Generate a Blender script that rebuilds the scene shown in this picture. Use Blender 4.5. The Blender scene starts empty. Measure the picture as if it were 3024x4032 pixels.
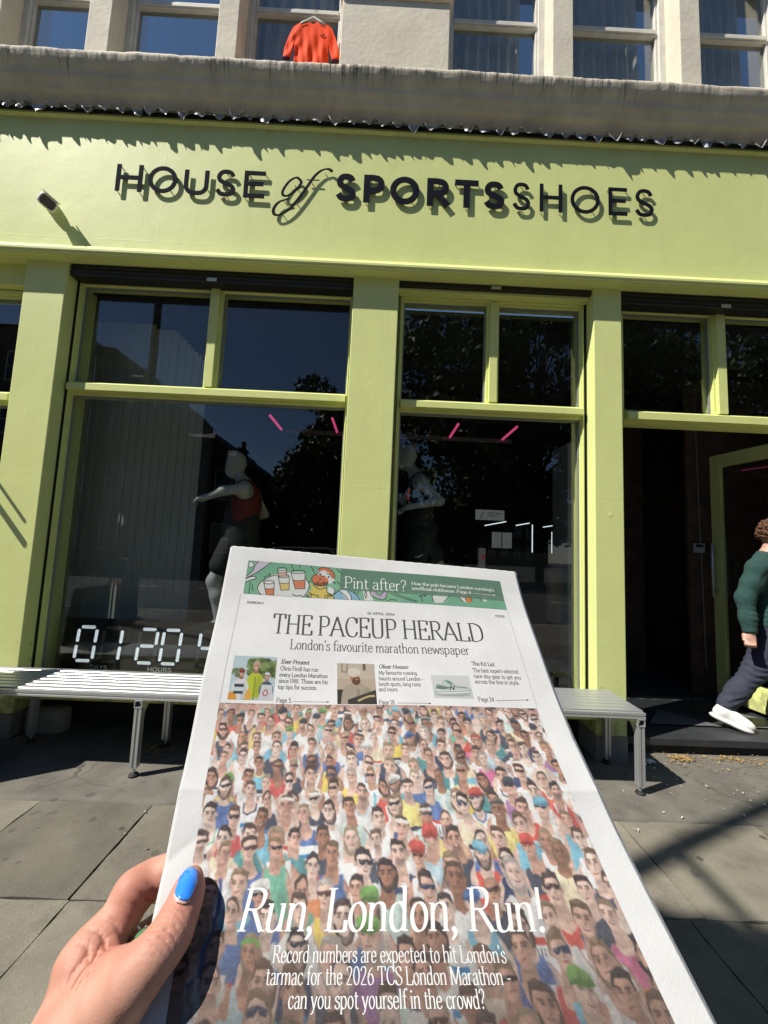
import bpy, bmesh, math, random
import numpy as np
from mathutils import Matrix, Vector
R_ = math.radians
random.seed(7); RNG = np.random.default_rng(11)
SC = bpy.context.scene
# ------------------------------------------------------------------ camera
CAMP = np.array([0.0, -3.0, 1.467])
CM = np.array([[0.998986110552948, -0.015591483049009848, 0.04223335859987623],
               [-0.043488729422191015, -0.09166642682573388, 0.9948396838718518],
               [0.01163964499186976, 0.9956677015196058, 0.09225154099053537]])   # rows: right, up, forward
cam = bpy.data.objects.new('camera', bpy.data.cameras.new('camera'))
SC.collection.objects.link(cam)
mw = Matrix.Identity(4)
for i in range(3):
    mw[i][0] = CM[0][i]; mw[i][1] = CM[1][i]; mw[i][2] = -CM[2][i]; mw[i][3] = CAMP[i]
cam.matrix_world = mw
cam.data.sensor_fit = 'HORIZONTAL'; cam.data.sensor_width = 36.0
cam.data.lens = 36.0 * 1550.0 / 3024.0
cam.data.clip_start = 0.02; cam.data.clip_end = 500
SC.camera = cam
# ------------------------------------------------------------------ light
LV = Vector((3.4, 1.55, -4.4)).normalized()          # the way the sunlight travels
w = bpy.data.worlds.new('World'); SC.world = w; w.use_nodes = True
nt = w.node_tree; nt.nodes.clear()
sky = nt.nodes.new('ShaderNodeTexSky'); sky.sky_type = 'NISHITA'; sky.sun_disc = False
sky.sun_elevation = math.asin(-LV.z); sky.sun_rotation = math.atan2(-LV.x, -LV.y)
sky.air_density = 1.0; sky.dust_density = 0.1; sky.ozone_density = 4.0; sky.altitude = 1500
bg = nt.nodes.new('ShaderNodeBackground'); bg.inputs['Strength'].default_value = 0.08
wo = nt.nodes.new('ShaderNodeOutputWorld')
nt.links.new(sky.outputs[0], bg.inputs[0]); nt.links.new(bg.outputs[0], wo.inputs[0])
sl = bpy.data.lights.new('sun', 'SUN'); sl.energy = 5.0; sl.angle = R_(0.53); sl.color = (1.0, 0.955, 0.88)
so = bpy.data.objects.new('sun', sl); SC.collection.objects.link(so)
so.rotation_euler = LV.to_track_quat('-Z', 'Y').to_euler()
SC.view_settings.view_transform = 'Standard'; SC.view_settings.look = 'None'
SC.view_settings.exposure = 0.55; SC.view_settings.gamma = 1.0
SC.cycles.max_bounces = 8; SC.cycles.transparent_max_bounces = 16; SC.cycles.glossy_bounces = 4
SC.cycles.caustics_reflective = False; SC.cycles.caustics_refractive = False
SC.cycles.sample_clamp_indirect = 4.0
# ------------------------------------------------------------------ helpers
COL = SC.collection
def srgb(r, g, b):
    f = lambda c: (c / 255 / 12.92) if c / 255 <= .04045 else ((c / 255 + .055) / 1.055) ** 2.4
    return (f(r), f(g), f(b), 1.0)
MATS = {}
def mat(name, col, rough=.6, metal=0.0, var=0.0, vscale=4.0, bump=0.0, bscale=60.0, emit=0.0, spec=0.5, coat=0.0,
        sss=0.0, stretch=(1, 1, 1), col2=None, vdetail=5.0):
    m = bpy.data.materials.new(name); m.use_nodes = True
    n = m.node_tree; p = n.nodes['Principled BSDF']
    c = tuple(col) if len(col) == 4 else tuple(col) + (1,)
    p.inputs['Base Color'].default_value = c; p.inputs['Roughness'].default_value = rough
    p.inputs['Metallic'].default_value = metal; p.inputs['Specular IOR Level'].default_value = spec
    p.inputs['Coat Weight'].default_value = coat; p.inputs['Coat Roughness'].default_value = .08
    if sss: p.inputs['Subsurface Weight'].default_value = sss; p.inputs['Subsurface Radius'].default_value = (.008, .003, .0015); p.inputs['Subsurface Scale'].default_value = 1.0
    if emit: p.inputs['Emission Color'].default_value = c; p.inputs['Emission Strength'].default_value = emit
    if var or bump:
        tc = n.nodes.new('ShaderNodeTexCoord'); mp = n.nodes.new('ShaderNodeMapping'); mp.inputs['Scale'].default_value = stretch
        n.links.new(tc.outputs['Object'], mp.inputs[0])
    if var:
        t = n.nodes.new('ShaderNodeTexNoise'); t.inputs['Scale'].default_value = vscale; t.inputs['Detail'].default_value = vdetail; t.inputs['Roughness'].default_value = .62
        n.links.new(mp.outputs[0], t.inputs['Vector'])
        cr = n.nodes.new('ShaderNodeValToRGB'); cr.color_ramp.elements[0].position = .3; cr.color_ramp.elements[1].position = .72
        lo = col2 if col2 else tuple(max(0, x * (1 - var)) for x in c[:3]) + (1,)
        hi = tuple(min(1, x * (1 + (0 if col2 else var))) for x in c[:3]) + (1,)
        cr.color_ramp.elements[0].color = lo; cr.color_ramp.elements[1].color = hi
        n.links.new(t.outputs['Fac'], cr.inputs[0]); n.links.new(cr.outputs[0], p.inputs['Base Color'])
        if emit: n.links.new(cr.outputs[0], p.inputs['Emission Color'])
    if bump:
        t2 = n.nodes.new('ShaderNodeTexNoise'); t2.inputs['Scale'].default_value = bscale; t2.inputs['Detail'].default_value = 4
        n.links.new(mp.outputs[0], t2.inputs['Vector'])
        b = n.nodes.new('ShaderNodeBump'); b.inputs['Strength'].default_value = min(1, bump); b.inputs['Distance'].default_value = .004
        n.links.new(t2.outputs['Fac'], b.inputs['Height']); n.links.new(b.outputs[0], p.inputs['Normal'])
    MATS[name] = m
    return m
def ink_mat(name, rough=.85, noise=.06, nscale=900):
    m = bpy.data.materials.new(name); m.use_nodes = True; n = m.node_tree; p = n.nodes['Principled BSDF']
    p.inputs['Roughness'].default_value = rough; p.inputs['Specular IOR Level'].default_value = .2
    a = n.nodes.new('ShaderNodeAttribute'); a.attribute_name = 'ink'
    tc = n.nodes.new('ShaderNodeTexCoord'); t = n.nodes.new('ShaderNodeTexNoise'); t.inputs['Scale'].default_value = nscale; t.inputs['Detail'].default_value = 3
    n.links.new(tc.outputs['Object'], t.inputs['Vector'])
    mr = n.nodes.new('ShaderNodeMapRange'); mr.inputs[1].default_value = .3; mr.inputs[2].default_value = .7; mr.inputs[3].default_value = 1 - noise; mr.inputs[4].default_value = 1 + noise
    n.links.new(t.outputs['Fac'], mr.inputs[0])
    mx = n.nodes.new('ShaderNodeVectorMath'); mx.operation = 'SCALE'
    n.links.new(a.outputs['Color'], mx.inputs[0]); n.links.new(mr.outputs[0], mx.inputs['Scale'])
    n.links.new(mx.outputs[0], p.inputs['Base Color'])
    return m
def glass_mat(name, tint, refl=1.0, rough=0.0):
    m = bpy.data.materials.new(name); m.use_nodes = True; n = m.node_tree; n.nodes.clear()
    o = n.nodes.new('ShaderNodeOutputMaterial'); mx = n.nodes.new('ShaderNodeMixShader')
    tr = n.nodes.new('ShaderNodeBsdfTransparent'); tr.inputs[0].default_value = tint
    gl = n.nodes.new('ShaderNodeBsdfGlossy'); gl.inputs['Roughness'].default_value = rough; gl.inputs['Color'].default_value = (refl, refl, refl, 1)
    fr = n.nodes.new('ShaderNodeFresnel'); ge = n.nodes.new('ShaderNodeNewGeometry'); mr = n.nodes.new('ShaderNodeMapRange'); mr.inputs[3].default_value = 1.52; mr.inputs[4].default_value = 1 / 1.52
    n.links.new(ge.outputs['Backfacing'], mr.inputs[0]); n.links.new(mr.outputs[0], fr.inputs[0])   # a thin sheet: the same reflection on both faces
    n.links.new(fr.outputs[0], mx.inputs[0]); n.links.new(tr.outputs[0], mx.inputs[1]); n.links.new(gl.outputs[0], mx.inputs[2]); n.links.new(mx.outputs[0], o.inputs[0])
    return m

def thing(name, label, cat, loc=(0, 0, 0), group=None):
    o = bpy.data.objects.new(name, None); COL.objects.link(o); o.location = loc; o.empty_display_size = .1
    return tag(o, label, cat, group)
def tag(o, label=None, cat=None, group=None, kind=None):
    if label: o['label'] = label
    if cat: o['category'] = cat
    if group: o['group'] = group
    if kind: o['kind'] = kind
    return o
def mesh_obj(name, verts, faces, m=None, parent=None, smooth=False, loc=None):
    me = bpy.data.meshes.new(name)
    V = np.asarray(verts, dtype=np.float64)
    wl = Vector((0, 0, 0))
    if parent is not None:
        q = parent
        while q is not None: wl += q.location; q = q.parent
    if loc is not None: wl2 = Vector(loc)
    else: wl2 = wl
    off = np.array(wl2)
    if isinstance(faces, np.ndarray):
        Vl = (V - off).astype(np.float32)
        me.vertices.add(len(Vl)); me.vertices.foreach_set('co', Vl.ravel())
        k = faces.shape[1]
        me.loops.add(faces.size); me.loops.foreach_set('vertex_index', faces.astype(np.int32).ravel())
        me.polygons.add(len(faces)); me.polygons.foreach_set('loop_start', np.arange(0, faces.size, k, dtype=np.int32))
        me.polygons.foreach_set('loop_total', np.full(len(faces), k, dtype=np.int32))
        me.update(calc_edges=True); me.validate()
    else:
        me.from_pydata([tuple(v) for v in (V - off)], [], faces); me.update()
    if smooth: me.polygons.foreach_set('use_smooth', np.ones(len(me.polygons), dtype=bool))
    o = bpy.data.objects.new(name, me); COL.objects.link(o)
    if m: me.materials.append(m)
    if parent is not None: o.parent = parent; o.location = wl2 - wl
    else: o.location = wl2
    return o
class MB:
    def __init__(s): s.v = []; s.f = []
    def add(s, v, f):
        n = len(s.v); s.v += [tuple(p) for p in v]; s.f += [tuple(i + n for i in q) for q in f]; return s
    def box(s, x0, x1, y0, y1, z0, z1):
        return s.add([(x0, y0, z0), (x1, y0, z0), (x1, y1, z0), (x0, y1, z0), (x0, y0, z1), (x1, y0, z1), (x1, y1, z1), (x0, y1, z1)],
                     [(0, 3, 2, 1), (4, 5, 6, 7), (0, 1, 5, 4), (1, 2, 6, 5), (2, 3, 7, 6), (3, 0, 4, 7)])
    def prism(s, poly, ax, a0, a1):
        # poly: 2D points in the two remaining axes (order x,y,z without ax), extruded along ax
        n = len(poly); V = []
        for a in (a0, a1):
            for p, q in poly:
                c = [p, q]; c.insert(ax, a); V.append(tuple(c))
        F = [tuple(range(n - 1, -1, -1)), tuple(range(n, 2 * n))] + [(i, (i + 1) % n, n + (i + 1) % n, n + i) for i in range(n)]
        return s.add(V, F)
    def tube(s, pts, r, n=10, caps=True):
        pts = [Vector(p) for p in pts]; rs = r if hasattr(r, '__len__') else [r] * len(pts)
        V = []; up = Vector((0.13, .21, .97))
        for i, p in enumerate(pts):
            d = (pts[min(i + 1, len(pts) - 1)] - pts[max(i - 1, 0)]).normalized()
            a = d.cross(up)
            if a.length < .05: a = d.cross(Vector((1, 0, 0)))
            a.normalize(); b = d.cross(a); up = b.cross(d) if False else up
            for k in range(n):
                t = 2 * math.pi * k / n; V.append(p + (a * math.cos(t) + b * math.sin(t)) * rs[i])
        F = [(i * n + k, i * n + (k + 1) % n, (i + 1) * n + (k + 1) % n, (i + 1) * n + k) for i in range(len(pts) - 1) for k in range(n)]
        if caps: F += [tuple(range(n - 1, -1, -1)), tuple((len(pts) - 1) * n + k for k in range(n))]
        return s.add(V, F)
    def lathe(s, prof, c, n=20):   # prof (r,z) rings about vertical axis at c
        V = []
        for r, z in prof:
            for k in range(n):
                t = 2 * math.pi * k / n; V.append((c[0] + r * math.cos(t), c[1] + r * math.sin(t), c[2] + z))
        F = [(i * n + k, i * n + (k + 1) % n, (i + 1) * n + (k + 1) % n, (i + 1) * n + k) for i in range(len(prof) - 1) for k in range(n)]
        F += [tuple(range(n - 1, -1, -1)), tuple((len(prof) - 1) * n + k for k in range(n))]
        return s.add(V, F)
    def build(s, name, m, parent=None, bevel=0, smooth=False, loc=None, seg=2):
        o = mesh_obj(name, s.v, s.f, m, parent, smooth, loc)
        if bevel:
            b = o.modifiers.new('bevel', 'BEVEL'); b.width = bevel; b.segments = seg; b.limit_method = 'ANGLE'; b.angle_limit = R_(40)
        return o
def frame_boxes(mb, x0, x1, z0, z1, wx, wz, y0, y1, wz2=None):
    wz2 = wz if wz2 is None else wz2
    mb.box(x0, x0 + wx, y0, y1, z0, z1); mb.box(x1 - wx, x1, y0, y1, z0, z1)
    mb.box(x0 + wx, x1 - wx, y0, y1, z1 - wz, z1); mb.box(x0 + wx, x1 - wx, y0, y1, z0, z0 + wz2)
# ---- signed distance modelling: capsules with a smooth union, meshed with surface nets
class SDF:
    def __init__(s, lo, hi, h):
        s.lo = np.array(lo, float); s.h = h; s.n = np.ceil((np.array(hi) - s.lo) / h).astype(int) + 1
        s.D = np.full(s.n, 9.0, dtype=np.float32)
    def grid(s, lo, hi):
        i0 = np.clip(np.floor((np.array(lo) - s.lo) / s.h).astype(int), 0, s.n); i1 = np.clip(np.ceil((np.array(hi) - s.lo) / s.h).astype(int) + 1, 0, s.n)
        sl = tuple(slice(a, b) for a, b in zip(i0, i1))
        ax = [(np.arange(a, b) * s.h + l).astype(np.float32) for a, b, l in zip(i0, i1, s.lo)]
        return sl, ax[0][:, None, None], ax[1][None, :, None], ax[2][None, None, :]
    def smin(s, sl, d, k):
        D = s.D[sl]
        if k <= 0: s.D[sl] = np.minimum(D, d); return
        hh = np.maximum(k - np.abs(D - d), 0) / k
        s.D[sl] = np.minimum(D, d) - hh * hh * k * .25
    def cone(s, a, b, ra, rb, k=.02, scale=(1, 1, 1)):
        a = np.array(a, float); b = np.array(b, float); m = max(ra, rb) + k + 2 * s.h
        sl, x, y, z = s.grid(np.minimum(a, b) - m, np.maximum(a, b) + m)
        if s.D[sl].size == 0: return s
        ab = b - a; L = max(float(ab @ ab), 1e-12)
        t = np.clip(((x - a[0]) * ab[0] + (y - a[1]) * ab[1] + (z - a[2]) * ab[2]) / L, 0, 1)
        d = np.sqrt((x - a[0] - t * ab[0]) ** 2 + (y - a[1] - t * ab[1]) ** 2 + (z - a[2] - t * ab[2]) ** 2) - (ra + (rb - ra) * t)
        s.smin(sl, d.astype(np.float32), k); return s
    def chain(s, pts, rs, k=.02):
        for i in range(len(pts) - 1): s.cone(pts[i], pts[i + 1], rs[i], rs[i + 1], k)
        return s
    def ell(s, c, r, k=.02, rot=None, cut=False):
        c = np.array(c, float); r = np.array(r, float); m = r.max() + k + 2 * s.h
        sl, x, y, z = s.grid(c - m, c + m)
        if s.D[sl].size == 0: return s
        X, Y, Z = x - c[0], y - c[1], z - c[2]
        if rot is not None:
            q = np.array(rot)
            X, Y, Z = [q[i][0] * X + q[i][1] * Y + q[i][2] * Z for i in range(3)]
        g = np.sqrt((X / r[0]) ** 2 + (Y / r[1]) ** 2 + (Z / r[2]) ** 2)
        d = (g - 1) * r.min()
        if cut:
            D = s.D[sl]; d = -d; hh = np.maximum(k - np.abs(D - d), 0) / k; s.D[sl] = np.maximum(D, d) + hh * hh * k * .25
        else: s.smin(sl, d.astype(np.float32), k)
        return s
    def warp(s, fn, lo, hi):
        sl, x, y, z = s.grid(lo, hi); s.D[sl] += fn(x, y, z).astype(np.float32); return s
    def mesh(s, name, m, parent=None, relax=1):
        D = s.D; n = D.shape; sg = D < 0
        c = [sg[i:n[0] - 1 + i, j:n[1] - 1 + j, k:n[2] - 1 + k] for i in (0, 1) for j in (0, 1) for k in (0, 1)]
        tot = sum(a.astype(np.int8) for a in c); act = (tot > 0) & (tot < 8)
        idx = np.full(act.shape, -1, dtype=np.int64); ijk = np.argwhere(act); idx[act] = np.arange(len(ijk))
        P = np.zeros((len(ijk), 3)); W = np.zeros(len(ijk))
        for ax in range(3):
            o = [q for q in range(3) if q != ax]
            for u in (0, 1):
                for v in (0, 1):
                    A = ijk.copy(); A[:, o[0]] += u; A[:, o[1]] += v; B = A.copy(); B[:, ax] += 1
                    da = D[A[:, 0], A[:, 1], A[:, 2]].astype(float); db = D[B[:, 0], B[:, 1], B[:, 2]].astype(float)
                    cr = (da < 0) != (db < 0); t = np.where(cr, da / np.where(cr, da - db, 1), 0)
                    pt = A.astype(float); pt[:, ax] += t
                    P[cr] += pt[cr]; W[cr] += 1
        P /= W[:, None]; P = P * s.h + s.lo
        F = []
        for ax in range(3):
            o = [q for q in range(3) if q != ax]
            a = np.take(sg, range(n[ax] - 1), ax); b = np.take(sg, range(1, n[ax]), ax); e = np.argwhere(a != b)
            ok = (e[:, o[0]] > 0) & (e[:, o[1]] > 0) & (e[:, o[0]] < n[o[0]] - 1) & (e[:, o[1]] < n[o[1]] - 1); e = e[ok]
            q = []
            for u, v in ((1, 1), (0, 1), (0, 0), (1, 0)):
                t = e.copy(); t[:, o[0]] -= u; t[:, o[1]] -= v; q.append(idx[t[:, 0], t[:, 1], t[:, 2]])
            q = np.stack(q, 1); ins = sg[e[:, 0], e[:, 1], e[:, 2]]
            if ax == 1: ins = ~ins
            q[~ins] = q[~ins][:, ::-1]; F.append(q)
        F = np.concatenate(F)
        for _ in range(relax):   # one Laplacian pass takes the grid steps off
            S = np.zeros_like(P); C = np.zeros(len(P))
            for i in range(4):
                for j in (1, 3):
                    np.add.at(S, F[:, i], P[F[:, (i + j) % 4]]); np.add.at(C, F[:, i], 1)
            P = .5 * P + .5 * S / np.maximum(C, 1)[:, None]
        return mesh_obj(name, P, F, m, parent, smooth=True)
# ---- stroke lettering
def catmull(P, n=7, closed=False):
    P = np.array(P, float)
    if len(P) < 3: return P
    Q = np.vstack([P[-1], P, P[0], P[1]]) if closed else np.vstack([2 * P[0] - P[1], P, 2 * P[-1] - P[-2]])
    out = []
    for i in range(1, len(Q) - 2):
        for t in np.linspace(0, 1, n, endpoint=False):
            a, b, c, d = Q[i - 1:i + 3]
            out.append(.5 * (2 * b + (c - a) * t + (2 * a - 5 * b + 4 * c - d) * t * t + (3 * b - a - 3 * c + d) * t ** 3))
    out.append(Q[-2]); return np.array(out)
GL = {  # advance | strokes: l straight, s smooth, a arc, f serif (centre, half width), d dot
'A': '.76|l .04 0 .36 1;l .36 1 .70 0;l .15 .34 .56 .34;f .04 0 .1;f .7 0 .12',
'B': '.66|l .12 0 .12 1;s .12 1 .36 .99 .5 .88 .5 .66 .38 .54 .12 .53;s .12 .53 .42 .52 .57 .4 .57 .13 .42 .01 .12 0;f .1 0 .08;f .1 1 .08',
'C': '.72|s .64 .74 .57 .93 .41 1 .19 .9 .08 .5 .19 .1 .41 0 .57 .07 .66 .26;l .645 .7 .645 .98',
'D': '.78|l .13 0 .13 1;s .13 1 .38 .99 .63 .84 .7 .5 .63 .16 .38 .01 .13 0;f .1 0 .09;f .1 1 .09',
'E': '.64|l .13 0 .13 1;l .13 1 .55 1;l .13 .52 .44 .52;l .13 0 .58 0;l .55 1 .55 .8;l .44 .42 .44 .62;l .58 0 .58 .22;f .1 0 .09;f .1 1 .09',
'F': '.6|l .13 0 .13 1;l .13 1 .54 1;l .13 .52 .43 .52;l .54 1 .54 .8;l .43 .42 .43 .62;f .13 0 .12;f .1 1 .09',
'G': '.76|s .64 .76 .57 .94 .4 1 .18 .88 .08 .5 .18 .1 .4 0 .54 .04 .64 .14;l .64 .0 .64 .42;f .64 .42 .1',
'H': '.8|l .14 0 .14 1;l .66 0 .66 1;l .14 .52 .66 .52;f .14 0 .11;f .14 1 .11;f .66 0 .11;f .66 1 .11',
'I': '.32|l .16 0 .16 1;f .16 0 .11;f .16 1 .11',
'J': '.44|s .3 1 .3 .2 .24 .03 .12 0 .04 .08;f .3 1 .11',
'K': '.74|l .13 0 .13 1;l .14 .42 .58 1;l .28 .6 .66 0;f .13 0 .11;f .13 1 .11;f .66 0 .1;f .58 1 .1',
'L': '.6|l .13 0 .13 1;l .13 0 .56 0;l .56 0 .56 .24;f .1 0 .09;f .13 1 .12',
'M': '.94|l .12 0 .14 1;l .14 1 .46 .04;l .46 .04 .78 1;l .79 1 .82 0;f .12 0 .1;f .1 1 .08;f .82 0 .11;f .83 1 .09',
'N': '.8|l .13 0 .13 1;l .13 1 .66 0;l .66 0 .66 1;f .13 0 .1;f .09 1 .08;f .66 1 .1',
'O': '.8|a .4 .5 .32 .5 0 360', 'P': '.64|l .13 0 .13 1;s .13 1 .4 .99 .54 .88 .56 .72 .52 .56 .38 .46 .13 .46;f .13 0 .12;f .1 1 .09',
'R': '.7|l .13 0 .13 1;s .13 1 .4 .99 .54 .88 .55 .73 .5 .58 .38 .5 .13 .5;l .33 .5 .64 0;f .13 0 .11;f .1 1 .09;f .68 0 .07',
'S': '.58|s .5 .76 .44 .94 .3 1 .14 .92 .1 .76 .2 .6 .4 .45 .53 .3 .5 .1 .36 0 .24 0 .12 .07 .06 .24;l .5 .74 .5 .98;l .06 .02 .06 .26',
'T': '.7|l .35 0 .35 1;l .04 1 .66 1;l .05 1 .05 .78;l .65 1 .65 .78;f .35 0 .13',
'U': '.76|s .13 1 .13 .4 .15 .14 .25 .01 .38 0 .51 .01 .6 .14 .62 .4 .62 1;f .13 1 .11;f .62 1 .1',
'V': '.74|l .04 1 .36 0;l .36 0 .68 1;f .05 1 .1;f .67 1 .09',
'W': '1.02|l .04 1 .28 0;l .28 0 .52 1;l .5 1 .76 0;l .76 0 .98 1;f .04 1 .1;f .98 1 .09;f .51 1 .08',
'Y': '.7|l .04 1 .34 .46;l .64 1 .34 .46;l .34 .46 .34 0;f .05 1 .1;f .63 1 .09;f .34 0 .12',
'a': '.5|s .1 .5 .16 .61 .26 .64 .36 .59 .39 .46 .39 .1 .42 .02 .5 .03;s .39 .4 .2 .34 .09 .22 .11 .04 .22 0 .34 .06 .39 .2',
'b': '.55|l .1 0 .1 1.04;s .1 .46 .18 .6 .3 .64 .42 .55 .47 .32 .42 .08 .29 0 .17 .03 .1 .14;f .05 1.04 .05',
'c': '.47|s .41 .5 .35 .62 .26 .64 .13 .55 .08 .32 .13 .08 .27 0 .37 .04 .43 .15',
'd': '.56|l .43 0 .43 1.04;s .43 .5 .36 .61 .26 .64 .13 .55 .08 .3 .13 .07 .25 0 .36 .05 .43 .16;f .37 1.04 .06;f .48 0 .05',
'e': '.5|l .08 .35 .43 .35;s .43 .35 .41 .54 .27 .64 .13 .56 .08 .32 .13 .07 .27 0 .37 .04 .44 .15',
'f': '.34|s .42 .95 .36 1.04 .26 1.03 .18 .88 .17 .64 .17 0;l .03 .64 .34 .64;f .17 0 .1',
'g': '.55|s .42 .5 .34 .61 .25 .64 .13 .55 .09 .32 .14 .1 .25 .04 .36 .1 .42 .2;s .43 .64 .43 .1 .42 -.12 .34 -.26 .2 -.28 .09 -.2',
'h': '.56|l .1 0 .1 1.04;s .1 .44 .18 .58 .3 .64 .41 .58 .44 .42 .44 0;f .1 0 .09;f .05 1.04 .05;f .44 0 .09',
'i': '.25|l .12 0 .12 .64;d .12 .9 .065;f .12 0 .09;f .07 .64 .05', 'j': '.25|s .13 .64 .13 -.1 .1 -.25 0 -.27;d .13 .9 .06',
'k': '.53|l .1 0 .1 1.04;l .1 .26 .38 .64;l .2 .42 .45 0;f .1 0 .09;f .05 1.04 .05;f .46 0 .08;f .4 .64 .08',
'l': '.25|l .12 0 .12 1.04;f .12 0 .09;f .07 1.04 .05',
'm': '.84|l .1 0 .1 .64;s .1 .44 .18 .58 .28 .64 .38 .58 .41 .42 .41 0;s .41 .44 .5 .58 .6 .64 .69 .58 .72 .42 .72 0;f .1 0 .08;f .41 0 .08;f .72 0 .08;f .05 .64 .05',
'n': '.56|l .1 0 .1 .64;s .1 .44 .18 .58 .3 .64 .41 .58 .44 .42 .44 0;f .1 0 .09;f .44 0 .09;f .05 .64 .05',
'o': '.53|a .265 .32 .19 .32 0 360',
'p': '.55|l .1 -.28 .1 .64;s .1 .46 .18 .6 .3 .64 .42 .55 .47 .32 .42 .08 .29 0 .17 .04 .1 .16;f .1 -.28 .09;f .05 .64 .05',
'r': '.38|l .1 0 .1 .64;s .1 .42 .16 .56 .26 .64 .36 .62;f .1 0 .09;f .05 .64 .05',
's': '.42|s .35 .48 .3 .61 .2 .64 .09 .57 .09 .44 .2 .35 .34 .26 .36 .1 .26 0 .16 0 .07 .06 .04 .17',
't': '.36|s .16 .86 .16 .16 .2 .03 .28 0 .35 .05;l .03 .64 .33 .64',
'u': '.56|s .1 .64 .1 .24 .13 .05 .24 0 .35 .05 .43 .18;l .43 .64 .43 0;f .05 .64 .05;f .38 .64 .05;f .48 0 .05',
'v': '.5|l .04 .64 .25 0;l .25 0 .46 .64;f .05 .64 .08;f .45 .64 .07',
'w': '.72|l .04 .64 .2 0;l .2 0 .37 .6;l .36 .62 .53 0;l .53 0 .69 .64;f .05 .64 .08;f .68 .64 .07',
'x': '.5|l .05 .64 .45 0;l .44 .64 .06 0;f .07 .64 .08;f .43 .64 .07;f .07 0 .07;f .44 0 .08',
'y': '.5|l .04 .64 .25 .02;s .46 .64 .25 .02 .18 -.18 .1 -.27 .02 -.25;f .05 .64 .08;f .45 .64 .07',
'0': '.6|a .3 .5 .22 .5 0 360', '1': '.4|l .2 0 .2 1;l .2 1 .06 .86;f .2 0 .12',
'2': '.56|s .08 .76 .14 .95 .28 1 .42 .93 .45 .75 .36 .5 .07 .01;l .07 .01 .5 .01', '4': '.58|l .4 0 .4 1;l .4 1 .05 .28;l .05 .28 .54 .28',
'5': '.54|l .14 1 .44 1;l .14 1 .11 .54;s .11 .54 .28 .62 .42 .54 .47 .33 .41 .09 .26 0 .12 .03 .06 .14',
'6': '.58|s .44 .95 .26 .8 .1 .5 .09 .25 .17 .04 .3 0 .44 .08 .49 .3 .42 .52 .29 .58 .15 .5 .09 .3', '8': '.56|a .28 .76 .17 .24 0 360;a .28 .27 .21 .27 0 360',
'9': '.58|s .14 .05 .32 .2 .48 .5 .49 .75 .41 .96 .28 1 .14 .92 .09 .7 .16 .48 .29 .42 .43 .5 .49 .7',
'.': '.22|d .1 .05 .06', ',': '.22|d .1 .05 .06;s .14 .05 .12 -.08 .04 -.18', "'": '.18|d .08 1 .05;s .12 1 .1 .88 .05 .8', '-': '.4|l .06 .33 .34 .33',
'!': '.28|l .13 .28 .15 1.02;d .13 .05 .065', '?': '.48|s .06 .8 .12 .97 .24 1.02 .36 .95 .4 .78 .34 .6 .23 .45 .2 .26;d .2 .05 .06', ' ': '.27|', '_': '.5|'}
SERIF_CAPS = set('ABCDEFGHIJKLMNOPRSTUWY')
def strip(P, hw):
    P = np.array(P, float); T = np.gradient(P, axis=0); T /= np.maximum(np.linalg.norm(T, axis=1), 1e-9)[:, None]
    N = np.stack([-T[:, 1], T[:, 0]], 1); h = np.broadcast_to(np.asarray(hw, float), (len(P),))[:, None]
    return P + N * h, P - N * h
def glyph(ch, thick=.09, thin=.03, serif=True, nib=18.0):
    adv, ss = GL[ch].split('|'); out = []
    for st in [q for q in ss.split(';') if q]:
        k = st[0]; v = [float(q) for q in st[1:].split()]
        if k == 'f':
            if serif: out.append(strip([(v[0] - v[2], v[1] + (thin * .5 if v[1] < .3 else -thin * .5)), (v[0] + v[2], v[1] + (thin * .5 if v[1] < .3 else -thin * .5))], thin * .5))
            continue
        if k == 'd':
            t = np.linspace(-math.pi / 2, math.pi / 2, 9); r = v[2] * (thick / .09) ** .5
            P = np.stack([v[0] * np.ones(9), v[1] + r * np.sin(t)], 1); out.append((P - np.stack([r * np.cos(t), 0 * t], 1), P + np.stack([r * np.cos(t), 0 * t], 1))); continue
        if k == 'a':
            t = np.radians(np.linspace(v[4], v[5], 33)); P = np.stack([v[0] + v[2] * np.cos(t), v[1] + v[3] * np.sin(t)], 1)
        elif k == 'l': P = np.linspace(v[:2], v[2:4], 3)
        else: P = catmull(np.array(v).reshape(-1, 2))
        if serif:
            T = np.gradient(P, axis=0); a = np.arctan2(T[:, 1], T[:, 0]) - math.radians(nib)
            hw = .5 * (thin + (thick - thin) * np.abs(np.sin(a)) ** 1.4)
        else: hw = thick * .5
        out.append(strip(P, hw))
    return float(adv), out
def layout(text, thick=.09, thin=.03, serif=True, track=0.0, slant=0.0):
    x = 0; out = []
    for ch in text:
        adv, ss = glyph(ch, thick, thin, serif)
        for a, b in ss:
            o = [np.stack([q[:, 0] + x + slant * q[:, 1], q[:, 1]], 1) for q in (a, b)]; out.append(o)
        x += adv + track
    return out, x - track
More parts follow.
